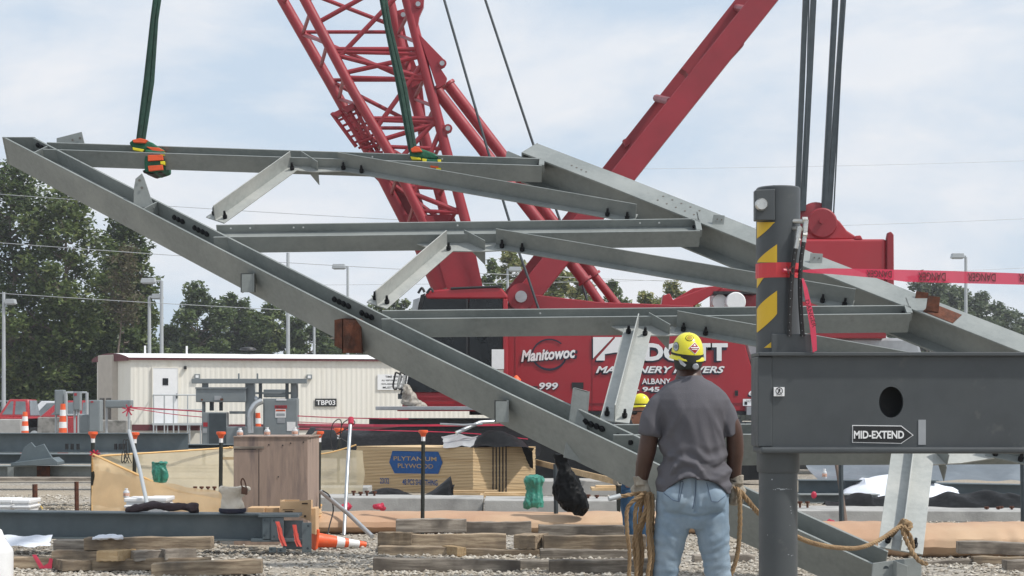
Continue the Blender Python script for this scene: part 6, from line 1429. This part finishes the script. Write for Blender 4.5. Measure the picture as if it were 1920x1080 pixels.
# dark beams left and right in the middle distance
ibeam(-160, 350, 812, 849, 34, .35, 'dark steel beam on the far left below the cabinets', BLUEST, grp='dark steel beams')
ibeam(-160, 262, 851, 870, 31, .5, 'lower dark steel beam passing behind the lumpy plate', BLUEST, grp='dark steel beams')
ibeam(260, 460, 833, 842, 36, .4, 'thin dark steel beam left of the switchgear rack', BLUEST, grp='dark steel beams')
bq = ibeam(-160, 262, 873, 898, 26, .35, 'light grey steel beam with a rust coloured square plate', GALV, grp='dark steel beams')
MB().pbox(69, 874, 93, 896, 25.95, .03).build('rusty_plate', RUST, bq); MB().pbox(14, 876, 26, 894, 25.95, .03).build('stiffener', GALV, bq)
m_ = MB().pp([(18, 872), (36, 862), (44, 840), (58, 829), (66, 838), (82, 832), (90, 846), (100, 862), (110, 872)], 25.8, .05); m_.pp([(20, 868), (98, 858), (108, 866), (108, 872), (20, 874)], 25.6, .4); tag(m_.build('shaped_plate', BLUEST, bevel=.008), 'angular grey gusset plates standing on the light grey beam', 'gusset plate')
for x in (124, 134, 145, 216, 224, 231): tag(MB().pbox(x-2, 832, x+2, 843, 33.6, .1).build('dark_block', BLACK), 'small dark block leaning on the far left dark beam', 'block', 'small dark blocks on the dark beam')
m_ = MB().pbox(-40, 896, 175, 902, 25, .4); tag(m_.build('flat_timber', TIMG), 'flat dark timber under the light grey beam on the left', 'timber')
ibeam(1500, 1760, 900, 927, 25.2, .3, 'grey beam right of the jack post carrying a bottle', BLUEST, grp='steel beams on the right'); ibeam(1735, 2050, 905, 930, 25.6, .3, 'grey beam behind the long black sheet', BLUEST, slope=6, grp='steel beams on the right')
ibeam(1500, 1650, 927, 944, 24.4, .3, 'low grey beam right of the jack post, under the bottle beam', GALV, grp='steel beams on the right')
ibeam(690, 960, 784, 797, 33.6, .5, 'thick dark pipe-like beam behind the plywood stack and under the crane walkway', CHAR, grp='dark steel beams')
# red barrier tapes far
def ribbon(pts, hpx, lb_, mt=TAPE):
    m_ = MB(); q = [(P(*p), p[2]) for p in spline([V(p) for p in pts], 6)]
    for (a, d0), (b_, d1) in zip(q, q[1:]): m_.mesh([a, b_, b_+V((0, 0, hpx*d1/F)), a+V((0, 0, hpx*d0/F))], [(0, 1, 2, 3)])
    return tag(m_.build('barrier_tape', mt), lb_, 'tape', 'red barrier tapes across the yard')
ribbon([(240, 765, 45), (300, 768, 45), (380, 773, 44.2)], 2.6, 'upper red tape from the wide cabinet to the switchgear rack'); ribbon([(240, 765, 45), (320, 777, 45), (380, 783, 44.2)], 1.6, 'lower red tape from the wide cabinet to the switchgear rack')
ribbon([(558, 781, 43), (655, 785, 34), (820, 787, 34)], 2.2, 'upper red tape right of the switchgear rack'); ribbon([(558, 798, 40), (700, 800, 32), (1020, 798, 32)], 4, 'wide red tape above the black covering behind the plywood stack')
ribbon([(558, 804, 38), (640, 806, 30), (860, 812, 30.5), (990, 824, 31)], 1.6, 'thin red tape sagging over the plywood stack'); ribbon([(558, 792, 42), (700, 797, 33), (880, 799, 33)], 1.5, 'thin red tape just under the dark walkway beam')
ribbon([(380, 800, 46), (470, 806, 46), (500, 806, 46)], 1.5, 'red tape seen through the switchgear rack')
m_ = MB()
for k in range(7): a = k*.9; m_.tube([P(240, 768, 44.9), P(240, 768, 44.9)+V((.16*math.cos(a), -.03, .16*math.sin(a)-.02))], .02, 4)
tag(m_.build('tape_knot', TAPE), 'red tape knot on the right side of the wide cabinet', 'tape knot')
m_ = MB()
for k in range(7): a = k*.9; m_.tube([P(178, 850, 22.3), P(178, 850, 22.3)+V((.07*math.cos(a), -.02, .045*math.sin(a)))], .012, 4)
tag(m_.build('tape_knot', TAPE), 'red tape knot at the top corner of the tan netting', 'tape knot')
# ---------------------------------------------------------------- people
def tubes(mb, pts, rs, seg=16): mb.tube(spline(pts, 4), lerp_r(rs, 4), seg)
def lerp_r(rs, n):
    o = []
    for a, b_ in zip(rs, rs[1:]): o += [a+(b_-a)*k/n for k in range(n)]
    return o+[rs[-1]]
dW = 9.4; XW = T(1299, dW)
def W(px, py, dy=0.): return V(((px-960)/F*dW, dW+dy, TH(py, dW)))
pr = thing('person', 'worker seen from behind in yellow hard hat, grey T-shirt and pale jeans holding a rope', 'person', (XW, dW, 0))
# body: one continuous skin surface
bd = MB(); c = W(1293, 672)
bd.rings([(c.x, dW+.02+.01*k_, TH(y, dW), rx, ry) for k_, (y, rx, ry) in enumerate([(712, .085, .08), (703, .070, .07), (694, .066, .07), (686, .067, .078), (676, .070, .090), (664, .074, .098), (650, .074, .098), (640, .066, .088), (632, .045, .06)])], 24)
for s in (-1, 1): bd.ball((c.x+s*.073, dW+.03, TH(671, dW)), .013, .022, .033, 10, 8)
bd.ball((c.x, dW+.145, TH(672, dW)), .018, .03, .03, 10, 8)                      # nose on the far side
bd.rings([(c.x+.01, dW, TH(y, dW), rx, ry) for y, rx, ry in [(958, .12, .08), (930, .16, .09), (890, .14, .09), (820, .14, .09), (760, .16, .08), (725, .12, .07), (708, .07, .06)]], 24)
LA = [W(1240, 762), W(1222, 800), W(1214, 842, .01), W(1208, 872, .03), W(1203, 905, .05)]; RA = [W(1352, 765), W(1374, 800), W(1379, 842, .01), W(1378, 872, .03), W(1381, 900, .05)]
tubes(bd, LA, [.048, .050, .052, .047, .034]); tubes(bd, RA, [.048, .048, .049, .044, .034])
LL = [W(1272, 930), W(1258, 1010), W(1250, 1090, .02), W(1247, 1180), W(1246, 1250)]; RL = [W(1330, 930), W(1338, 1010), W(1346, 1090, .02), W(1350, 1180), W(1352, 1250)]
tubes(bd, LL, [.070, .058, .042, .04, .035]); tubes(bd, RL, [.070, .058, .042, .04, .035])
bd = remesh(bd, .012, 4); bd.build('body', SKIN, pr, smooth=True)
# shirt
sh = MB(); cx = lambda l, r: (W((l+r)/2, 0).x, (r-l)/2/F*dW)
rows = [(938, 1234, 1368, .165), (920, 1230, 1369, .178), (900, 1232, 1367, .178), (880, 1235, 1365, .168), (860, 1240, 1363, .158), (840, 1241, 1362, .155), (820, 1241, 1361, .152), (800, 1238, 1362, .152), (780, 1232, 1365, .152), (765, 1228, 1369, .150), (750, 1225, 1370, .138), (737, 1231, 1362, .125), (726, 1241, 1350, .108), (716, 1256, 1334, .092), (709, 1270, 1321, .080), (704, 1275, 1316, .074)]
sh.rings([(cx(l, r)[0], dW+.01, TH(y, dW), cx(l, r)[1], ry) for y, l, r, ry in rows], 40)
tubes(sh, [W(1254, 745), W(1236, 760), W(1225, 787), W(1220.5, 815)], [.055, .062, .066, .063], 20); tubes(sh, [W(1338, 748), W(1354, 765), W(1366, 790), W(1373, 817)], [.050, .060, .064, .056], 20)
Zs = lambda y: TH(y, dW)
def wr(p, n):
    z = p.z; x = p.x-XW; f = 0
    lo = max(0, 1-abs(z-1.17)/.14)                                   # bunched folds over the belt
    f += lo*.013*math.sin((z*1.0+.35*abs(x)+.04*math.sin(x*23))*70+2*noise.noise(V((x*5, 1, z*4))))
    f += .013*noise.noise(V((x*17, p.y*4, z*4.0)))*min(1, max(.15, (1.62-z)*4)) # long hanging folds
    f += .026*(.30-abs(noise.noise(V((x*9+z*2.5, 3, z*2.6)))))*min(1, max(.2, (1.60-z)*4))+.020*(.28-abs(noise.noise(V((x*8-z*9, 7, z*13)))))*max(0, min(1, (1.30-z)*6))
    for sx in (-1, 1):                                               # folds running from the arm pits
        dd = abs((x*sx-.13)*.9+(z-1.38)*.45); f += .009*math.exp(-(dd/.018)**2)*max(0, 1-abs(z-1.38)/.16)
        dd = abs((x*sx-.10)*.35+(z-1.13-.02*sx)*.9); f += .010*math.exp(-(dd/.012)**2)*max(0, 1-abs(abs(x)-.09)/.10)
        dd = abs((x*sx-.17)*.8+(z-1.30)*.35); f += .008*math.exp(-(dd/.014)**2)*max(0, 1-abs(z-1.30)/.16)
    return max(f, -.003) if z < 1.2 else max(f, -.010)
sh = remesh(sh, .0075, 4, wr)
# hem rides up in the middle of the back: cut the lower edge
def hemy(x): return 893+ (28 if True else 0)*min(1, (abs(x-.01)/.17)**2.6)+ (4 if x > 0 else 0)
for i, p in enumerate(sh.v):
    hz_ = TH(hemy(p.x-XW), dW)
    if p.z < hz_: sh.v[i] = V((p.x, p.y+(.01 if p.y < dW else -.01), hz_+(p.z-hz_)*.02+.003*noise.noise(p*30)))
sh.build('t_shirt', SHIRT, pr, smooth=True, noauto=True)
MB().tube([(c.x+.0485*math.cos(a)*1.36, dW+.012+.066*math.sin(a), TH(706-3*math.sin(a), dW)) for a in [i*math.pi/12 for i in range(25)]], .007, 8, False).build('collar', SHIRT, pr, smooth=True)
# jeans
je = MB()
rows = [(990, 1260, 1335, .10), (962, 1232, 1366, .135), (945, 1230.5, 1368, .150), (925, 1231, 1367, .155), (905, 1235, 1364, .148), (890, 1238, 1362, .140), (882, 1240, 1360, .138)]
je.rings([(cx(l, r)[0], dW+.012, TH(y, dW), cx(l, r)[1], ry) for y, l, r, ry in rows], 36)
tubes(je, [W(1266, 950), W(1258, 1000), W(1251, 1050, .01), W(1246, 1100, .02), W(1244, 1180, .0), W(1243, 1245)], [.108, .093, .078, .070, .068, .066], 22)
tubes(je, [W(1331, 950), W(1337, 1000), W(1343, 1050, .01), W(1350, 1100, .02), W(1354, 1180, .0), W(1355, 1245)], [.108, .092, .078, .071, .069, .067], 22)
for s, px in ((-1, 1268), (1, 1331)): je.ball((W(px, 0).x, dW-.058, TH(932, dW)), .088, .098, .095, 20, 12)
def jw(p, n):
    z = p.z; x = p.x-XW; f = .004*noise.noise(V((x*11, p.y*7, z*9)))+.003*noise.noise(V((x*26, 1, z*30)))
    back = max(0, -n.y)
    f += .008*(.3-abs(noise.noise(V((x*10, 4, z*19-abs(x)*9)))))*(1 if z < .9 else .35)-.001
    for sx in (-1, 1):
        f -= .013*back*math.exp(-((z-.93+.15*(.17-abs(x-.0)))/.010)**2)*(1 if abs(x) < .17 else 0)/2
        f += .004*noise.noise(V((x*7, sx, (z-.5*abs(x))*34)))*max(0, 1-abs(z-.80)/.15)*max(.2, back)
    f -= .014*math.exp(-((x)/.012)**2)*back*(1 if z > .93 else 0)
    f += .005*noise.noise(V((x*9, 5, z*32)))*max(0, 1-abs(z-.62)/.2)
    return f
je = remesh(je, .0085, 4, jw); jo = je.build('jeans', JEANS, pr, smooth=True, noauto=True)
from mathutils.bvhtree import BVHTree
bv_ = BVHTree.FromPolygons([tuple(p) for p in je.v], je.f)
def onj(px, py, o_=.002):
    o = V((0, 0, EYE)); dr_ = (P(px, py, 1)-o).normalized(); h_ = bv_.ray_cast(o, dr_)
    return (h_[0]-dr_*o_) if h_[0] else W(px, py, -.15)
se = MB()
def seam(pts, r=.0022):
    q = [onj(x, y) for a, b_ in zip(pts, pts[1:]) for x, y in [(a[0]+(b_[0]-a[0])*k/8, a[1]+(b_[1]-a[1])*k/8) for k in range(8)]]+[onj(*pts[-1])]; se.tube(q, r, 5)
seam([(1243, 898), (1245, 925), (1262, 938), (1274, 941), (1281, 905)]); seam([(1325, 905), (1334, 940), (1346, 941), (1360, 930), (1364, 912)]); seam([(1305, 900), (1304, 930), (1299, 954)], .003); seam([(1244, 903), (1262, 901), (1281, 903)], .003); seam([(1276, 900), (1272, 940)], .002)
seam([(1240, 893), (1268, 893), (1300, 893), (1330, 895), (1362, 899)], .004)
se.build('stitching', STITCH, jo, smooth=True)
for px in (1244, 1355):
    s_ = MB(); q = W(px, 1250); s_.ball((q.x, dW+.05, .05), .05, .14, .055, 16, 10); s_.rings([(q.x, dW+.0, .0, .05, .07), (q.x, dW, .1, .05, .06), (q.x, dW, .16, .05, .055)], 16); remesh(s_, .014, 3).build('boot', LEATHER, pr, smooth=True)
# hair line / suspension band under the hat
hb = MB(); hc = W(1290, 678); hb.rings([(hc.x+.002, dW+.02, TH(y, dW), rx, ry) for y, rx, ry in [(693, .066, .088), (688, .0745, .096), (676, .078, .102), (668, .078, .102)]], 28)
hb.build('neck_band', BAND, pr, smooth=True)
def hardhat(cx_, cy_, zb, r, fwd, par, rb=1.0, tilt=None):
    """shell of a hard hat: dome, ridge and brim"""
    q = MB(); n = 32; m = 12; vs = []
    for i in range(m+1):
        t_ = i/m*math.pi/2
        for k in range(n):
            a = 2*math.pi*k/n; rr_ = r*math.cos(t_)**.82; z = r*1.42*math.sin(t_)**.9
            x = rr_*math.cos(a)*.97; y = rr_*math.sin(a)*1.16; vs.append(V((x, y, z)))
    fs = [(i*n+k, i*n+(k+1) % n, (i+1)*n+(k+1) % n, (i+1)*n+k) for i in range(m) for k in range(n)]; q.mesh(vs, fs)
    for off in (-.25, 0, .25):                                       # moulded ridges over the crown
        q.tube([V((off*r*math.cos(t)*.5+off*r*.3, 1.12*r*math.cos(t), r*1.40*math.sin(t)**.9*(1-.12*off*off*4)+.001)) for t in [math.pi*(.12+.76*j/14) for j in range(15)]], r*.05, 8)
    br = []
    for k in range(n):
        a = 2*math.pi*k/n; s_ = math.sin(a)*fwd; ex = r*(.10+.42*max(0, s_)**1.6); 
        br.append((V((r*.95*math.cos(a), r*1.13*math.sin(a), .004)), V(((r+ex*.6)*math.cos(a), (r*1.15+ex)*math.sin(a), -.010-.012*max(0, s_))), V(((r+ex*.6)*math.cos(a), (r*1.15+ex)*math.sin(a), -.017-.012*max(0, s_))), V((r*.95*math.cos(a), r*1.13*math.sin(a), -.006))))
    vs = [p for t4 in br for p in t4]; fs = [((k*4+j), ((k+1) % n)*4+j, ((k+1) % n)*4+(j+1) % 4, k*4+(j+1) % 4) for k in range(n) for j in range(4)]
    q2 = MB().mesh(vs, fs); M_ = Matrix.Translation((cx_, cy_, zb)) @ (tilt or Matrix.Identity(4))
    for b_ in (q, q2): b_.v = [M_ @ p for p in b_.v]
    h_ = q.build('hard_hat', HAT, par, smooth=True, noauto=True); q2.build('brim', HAT, h_, smooth=True)
    b3 = MB(); b3.rings([(0, 0, .006, r*1.005*.99, r*1.168), (0, 0, .009, r*1.012*.985, r*1.172), (0, 0, .018, r*1.005*.986, r*1.166)], 32); b3.v = [M_ @ p for p in b3.v]; b3.build('hat_band', BAND, h_, smooth=True)
    return h_, q, M_
RT = Matrix.Rotation(R(-12), 4, 'X') @ Matrix.Rotation(R(-5), 4, 'Y')
RT = Matrix.Rotation(R(9), 4, 'X') @ Matrix.Rotation(R(4), 4, 'Y')
hh_, hq, HM = hardhat(W(1289.5, 0).x, dW+.03, TH(667, dW), .091, 1, pr, tilt=RT)
bh = BVHTree.FromPolygons([tuple(p) for p in hq.v], hq.f)
def sticker(pix, mt, nm, o_=.002, par=hh_):
    o = V((0, 0, EYE)); cxp = sum(p[0] for p in pix)/len(pix); cyp = sum(p[1] for p in pix)/len(pix); q = MB(); vs = []
    pts = [(cxp, cyp)]
    den = []
    for a, b_ in zip(pix, pix[1:]+pix[:1]): den += [(a[0]+(b_[0]-a[0])*k/3, a[1]+(b_[1]-a[1])*k/3) for k in range(3)]
    for x, y in pts+[(cxp+(x-cxp)*.5, cyp+(y-cyp)*.5) for x, y in den]+den:
        dr_ = (P(x, y, 1)-o).normalized(); h_ = bh.ray_cast(o, dr_); vs.append((h_[0]+h_[1]*o_ if h_[1].dot(dr_) < 0 else h_[0]-h_[1]*o_) if h_[0] else P(x, y, dW-.05))
    n = len(den); q.mesh(vs, [(0, 1+k, 1+(k+1) % n) for k in range(n)]+[(1+k, 1+n+k, 1+n+(k+1) % n, 1+(k+1) % n) for k in range(n)]); return q.build(nm, mt, par, smooth=True)
circ_ = lambda cx_, cy_, rx, ry, n=10: [(cx_+rx*math.cos(2*math.pi*k/n), cy_+ry*math.sin(2*math.pi*k/n)) for k in range(n)]
sticker([(1302.5, 641.5), (1312, 653), (1303, 664.5), (1290.5, 653)], WHITE, 'diamond_border', .0015); sticker([(1302.5, 643), (1310.5, 653), (1303, 663), (1292, 653)], RED, 'diamond_sticker', .0025)
sticker([(1295, 651), (1309, 651), (1309, 653), (1295, 653)], WHITE, 'sticker_line', .0035); sticker([(1297, 654.5), (1307, 654.5), (1307, 656), (1297, 656)], WHITE, 'sticker_line', .0035); sticker([(1302, 645), (1304.5, 649), (1299.5, 649)], WHITE, 'flame_mark', .0035)
sticker(circ_(1293, 634, 8, 6), BAND, 'round_sticker', .0015); sticker(circ_(1293, 634, 6.8, 4.9), HAT, 'round_sticker', .0025); sticker(circ_(1293, 634, 5, 3.6), mat('gold_print', (.42, .28, .02, 1), .5), 'round_sticker', .0035)
sticker(circ_(1268, 650, 5.5, 9), BAND, 'oval_sticker', .0015); sticker(circ_(1268, 650, 4.6, 8), SILV, 'oval_sticker', .0025); sticker(circ_(1268, 650, 3.4, 4), TARPG, 'oval_sticker', .0035)
k_ = MB(); kc = P(1304, 687.5, dW-.078); k_.lathe(kc, [(.017, 0), (.017, .012), (.013, .016)], 20, (0.1, -1, 0)); k_.build('ratchet_knob', SILV, hh_, smooth=True)
s_ = MB(); s_.mesh([P(1271, 673, dW-.072), P(1278, 676, dW-.076), P(1287, 684, dW-.08), P(1284, 688, dW-.08), P(1276, 683, dW-.075)], [(0, 1, 2, 3, 4)]); s_.build('strap_end', SILV, hh_)
# gloved hands: palm, four fingers and a thumb
def hand(wr_, palm_dir, grip, side, par, mt, sc=1., curl=1.):
    """hand hanging from the wrist, fingers curled round a rope lying along the axis grip"""
    q = MB(); dn = V(palm_dir).normalized(); ax = V(grip).normalized(); nn = dn.cross(ax).normalized()*side
    w_ = V(wr_); pc = w_+dn*.05*sc; tubes(q, [w_-dn*.03, w_, w_+dn*.02*sc], [.040*sc, .036*sc, .034*sc], 14)
    for k in range(4):
        f = (k-1.5)*.0215*sc; q.tube([w_+ax*f*.6+dn*.01, w_+ax*f+dn*.045*sc, w_+ax*f+dn*.085*sc], [.016*sc, .0175*sc, .0145*sc], 10)
    out = []
    for k in range(4):
        f = (k-1.5)*.0225*sc; L_ = (.9, 1.05, 1.0, .8)[k]*.034*sc; b0 = w_+ax*f+dn*.082*sc; pts = [b0-dn*.01]; ang = 0; p = b0
        for j, da in enumerate((.5, 1.25, 1.25)):
            ang += da*curl; p = p+(dn*math.cos(ang)+nn*math.sin(ang))*L_*(1, .8, .65)[j]; pts.append(p)
        q.tube(spline(pts, 3), lerp_r([.0125*sc, .0125*sc, .0115*sc, .0095*sc], 3), 10)
    tb = w_+ax*.034*sc+dn*.03*sc; q.tube(spline([tb-ax*.012, tb+ax*.018*sc+dn*.018*sc+nn*.008, tb+ax*.010*sc+dn*.04*sc+nn*.026*sc, tb-ax*.008*sc+dn*.05*sc+nn*.04*sc], 3), lerp_r([.016*sc, .0145*sc, .0125*sc, .0105*sc], 3), 10)
    q = remesh(q, .0052, 2, lambda p, n: .0018*noise.noise(p*60)); g_ = q.build('glove', mt, par, smooth=True, noauto=True); return g_
hand(W(1203, 903, .05), (.10, -.02, -1), (-.8, .45, .1), 1, pr, GLOVE, 1.12, .95)
hand(W(1383, 902, .05), (.06, -.02, -1), (.7, .5, -.1), -1, pr, GLOVE, 1.12, 1.05)
MB().tube([W(1381+9.5*math.cos(a), 899+3.5*math.sin(a), .05-.034*math.sin(a)) for a in [i*math.pi/8 for i in range(17)]], .006, 8, False).build('wrist_strap', BAND, pr, smooth=True)
# rope coil in the left hand
rc = thing('rope_coil', 'loose coil of brown manila rope hanging from the worker left hand', 'rope', (T(1215, dW-.02), dW-.02, .5), None)
m_ = MB(); y_ = -.01
grip = [W(1160, 931, y_-.03), W(1175, 928, y_-.03), W(1195, 925, y_), W(1212, 924, y_+.02)]
rope(m_, [W(1157, 933, y_-.05)]+grip, .0118)
loops = [(1206, 1174, 1187, 1178, 1140), (1212, 1190, 1196, 1192, 1150), (1216, 1200, 1224, 1200, 1165), (1219, 1213, 1214, 1212, 1170), (1221, 1219, 1222, 1218, 1160)]
dy_ = [-.06, -.03, .01, -.05, -.02]
for (xt, xm, xr, xb, yb), dd in zip(loops, dy_):
    rope(m_, [W(xt, 925, dd*.4), W(xt-6, 928, dd), W(xm+2, 950, dd), W(xm, 990, dd*1.2), W(xm+5, 1040, dd), W(xb, 1090, dd), W(xb+6, yb, dd), W(xb+16, yb-14, dd+.03), W(xr+6, 1070, dd+.05), W(xr+2, 1010, dd+.04), W(xt+3, 955, dd+.02), W(xt+2, 926, dd*.5)], .0118)
m_.build('coil', ROPE, rc, smooth=True)
MB().tube([W(1140, 934, y_-.06), W(1150, 932, y_-.05), W(1162, 929, y_-.04)], .0145, 10).build('taped_end', POLE, rc, smooth=True)
# tag line
tg = thing('tag_rope', 'brown tag rope from the worker right hand to a knot on the bright brace', 'rope', (T(1480, 9.9), 9.9, .4))
m_ = MB(); rope(m_, [W(1376, 915, .03), W(1384, 920, -.01), W(1386, 940, -.02), W(1387, 980, -.01), W(1384, 1030, 0), W(1376, 1063, 0), W(1362, 1090, .0), W(1320, 1140, .05), W(1310, 1230, .1)], .0135)
rope(m_, [W(1378, 915, .04), W(1388, 922, .0), W(1404, 940, .02), P(1422, 962, 9.55), P(1455, 988, 9.8), P(1497, 1008, 10.1), P(1530, 1020, 10.4), P(1570, 1027, 10.8), P(1612, 1027, 11.2), P(1650, 1012, 11.5), P(1683, 990, 11.75), P(1702, 982, 11.85)], .0155)
rope(m_, [P(1702, 980, 11.82), P(1694, 976, 11.85), P(1688, 984, 12.0), P(1675, 1000, 12.25), P(1660, 1018, 12.3), P(1652, 1025, 12.35)], .017); rope(m_, [P(1700, 978, 11.8), P(1708, 984, 11.78), P(1702, 994, 11.75), P(1692, 986, 11.78), P(1696, 1005, 11.75), P(1708, 1030, 11.72), P(1722, 1050, 11.66), P(1738, 1058, 11.6)], .017); rope(m_, [P(1694, 990, 11.78), P(1706, 1005, 11.78), P(1711, 1025, 11.8), P(1708, 1040, 11.85)], .017)
m_.build('line', ROPE, tg, smooth=True)
kn = MB(); kn.ball(P(1700, 982, 11.8), .035, .035, .03, 14, 8); kn = remesh(kn, .009, 1, lambda p, n: .01*noise.noise(p*50)); kn.build('knot', ROPE, tg, smooth=True)

# second worker, facing left behind the girder
d2 = 18.4
def S(px, py, dy=0.): return V((T(px, d2), d2+dy, TH(py, d2)))
p2 = thing('person', 'second worker in yellow hard hat and sunglasses half hidden behind the girder', 'person', (T(1195, d2), d2, 0))
b2 = MB(); hcx = T(1201, d2)
b2.rings([(hcx+ox, d2, TH(y, d2), rx, ry) for y, rx, ry, ox in [(810, .075, .07, .03), (800, .07, .065, .03), (794, .085, .07, .0), (787, .095, .075, -.005), (778, .105, .078, 0), (768, .105, .078, 0), (758, .095, .07, 0), (750, .06, .05, 0)]], 24)
b2.ball(S(1185.5, 778), .018, .018, .022, 10, 8); b2.ball(S(1188, 788), .02, .03, .012, 10, 8); b2.ball(S(1190, 794), .022, .03, .018, 10, 8); b2.ball((hcx+.015, d2-.077, TH(777, d2)), .022, .012, .034, 10, 8)
b2.rings([(T(x, d2), d2, TH(y, d2), rx, ry) for x, y, rx, ry in [(1188, 905, .15, .14), (1190, 880, .16, .15), (1198, 850, .17, .17), (1206, 825, .16, .19), (1208, 812, .10, .13)]], 24)
tubes(b2, [S(1208, 828, -.19), S(1190, 860, -.22), S(1170, 880, -.22), S(1156, 886, -.22)], [.06, .05, .042, .035])
tubes(b2, [S(1180, 910, -.08), S(1178, 950, -.08), S(1180, 1000, -.08), S(1182, 1020, -.08)], [.07, .06, .05, .045]); tubes(b2, [S(1195, 910, .08), S(1200, 950, .08), S(1203, 1000, .08), S(1205, 1020, .08)], [.07, .06, .05, .045])
remesh(b2, .013, 3).build('body', SKIN2, p2, smooth=True)
g2 = MB(); g2.tube(spline([S(1184.5, 772.5, -.06), S(1188, 771.5, -.078), S(1200, 771, -.086), S(1210, 771, -.07)], 4), .006, 8); g2.ball(S(1188.5, 774, -.063), .035, .025, .022, 12, 8); g2.ball(S(1185.5, 774, -.03), .014, .03, .022, 12, 8); g2.build('sunglasses', BLACK, p2, smooth=True)
mo = MB(); mo.ball(S(1186.5, 783.5, -.02), .014, .03, .007, 10, 6); mo.build('moustache', CLOTHD, p2, smooth=True)
sh2 = MB(); sh2.rings([(T(x, d2), d2, TH(y, d2), rx, ry) for x, y, rx, ry in [(1188, 900, .17, .16), (1190, 880, .175, .165), (1198, 850, .185, .185), (1206, 825, .175, .2), (1209, 812, .13, .15), (1210, 805, .09, .09)]], 24)
tubes(sh2, [S(1208, 824, -.15), S(1198, 846, -.22), S(1186, 866, -.23)], [.075, .07, .06]); remesh(sh2, .018, 2, lambda p, n: .02*noise.noise(p*9)).build('shirt', CLOTHD, p2, smooth=True)
j2 = MB(); j2.rings([(T(1187, d2), d2, TH(y, d2), rx, ry) for y, rx, ry in [(935, .15, .14), (910, .165, .155), (884, .165, .155)]], 24)
tubes(j2, [S(1178, 915, -.07), S(1180, 950, -.07), S(1184, 1000, -.07), S(1186, 1030, -.07)], [.11, .10, .085, .08]); tubes(j2, [S(1196, 915, .08), S(1202, 950, .08), S(1206, 1000, .08), S(1208, 1030, .08)], [.11, .10, .085, .08])
remesh(j2, .016, 3, lambda p, n: .014*noise.noise(p*8)).build('jeans', JEAND, p2, smooth=True)
for x, dy in ((1184, -.07), (1206, .08)):
    s_ = MB(); q_ = S(x, 0, dy); s_.ball((q_.x-.05, q_.y, .05), .14, .055, .055, 14, 8); remesh(s_, .016, 2).build('boot', LEATHER, p2, smooth=True)
bl = MB(); bl.tube([S(1159, 889, -.17), S(1175, 893, -.18), S(1190, 899, -.18)], .022, 8); bl.pp([(1155, 900), (1165, 900), (1163, 960), (1157, 958)], d2-.25, .05); bl.build('tool_belt', BAND, p2, smooth=True)
m_ = MB()
for x, y in ((1166, 890.5), (1171, 892), (1177, 894), (1183, 896.5)): m_.lathe(S(x, y, -.20), [(.012, 0), (.012, .01)], 10, (0, -1, 0))
m_.build('belt_stud', CHROME, p2)
bb_ = MB(); bb_.pp([(1202, 944), (1216, 940), (1216, 975), (1205, 978)], d2-.3, .08); bb_.build('blue_cloth', BLUEINK, p2, bevel=.01)
hand(S(1155, 884, -.22), (-.2, 0, -1), (-.3, .9, 0), 1, p2, GLOVE, 1.15, .8)
hardhat(T(1201, d2), d2, TH(760, d2), .088, 1, p2, tilt=Matrix.Rotation(R(80), 4, 'Z'))
# ---------------------------------------------------------------- thin air
hz = MB(); hz.hexa((-150, -8, -1), (300, 0, 0), (0, 240, 0), (0, 0, 32))
hm = bpy.data.materials.new('haze_air'); hm.use_nodes = True
nt = hm.node_tree; nt.nodes.remove(nt.nodes['Principled BSDF']); pv = nt.nodes.new('ShaderNodeVolumePrincipled')
pv.inputs['Color'].default_value = (.9, .94, 1, 1); pv.inputs['Density'].default_value = .0006; pv.inputs['Anisotropy'].default_value = .2
nt.links.new(pv.outputs[0], nt.nodes['Material Output'].inputs['Volume'])
ho_ = hz.build('haze', hm, loc=(0, 0, 0)); ho_['kind'] = 'stuff'; ho_['label'] = 'faint pale summer haze hanging over the whole yard'; ho_['category'] = 'haze'
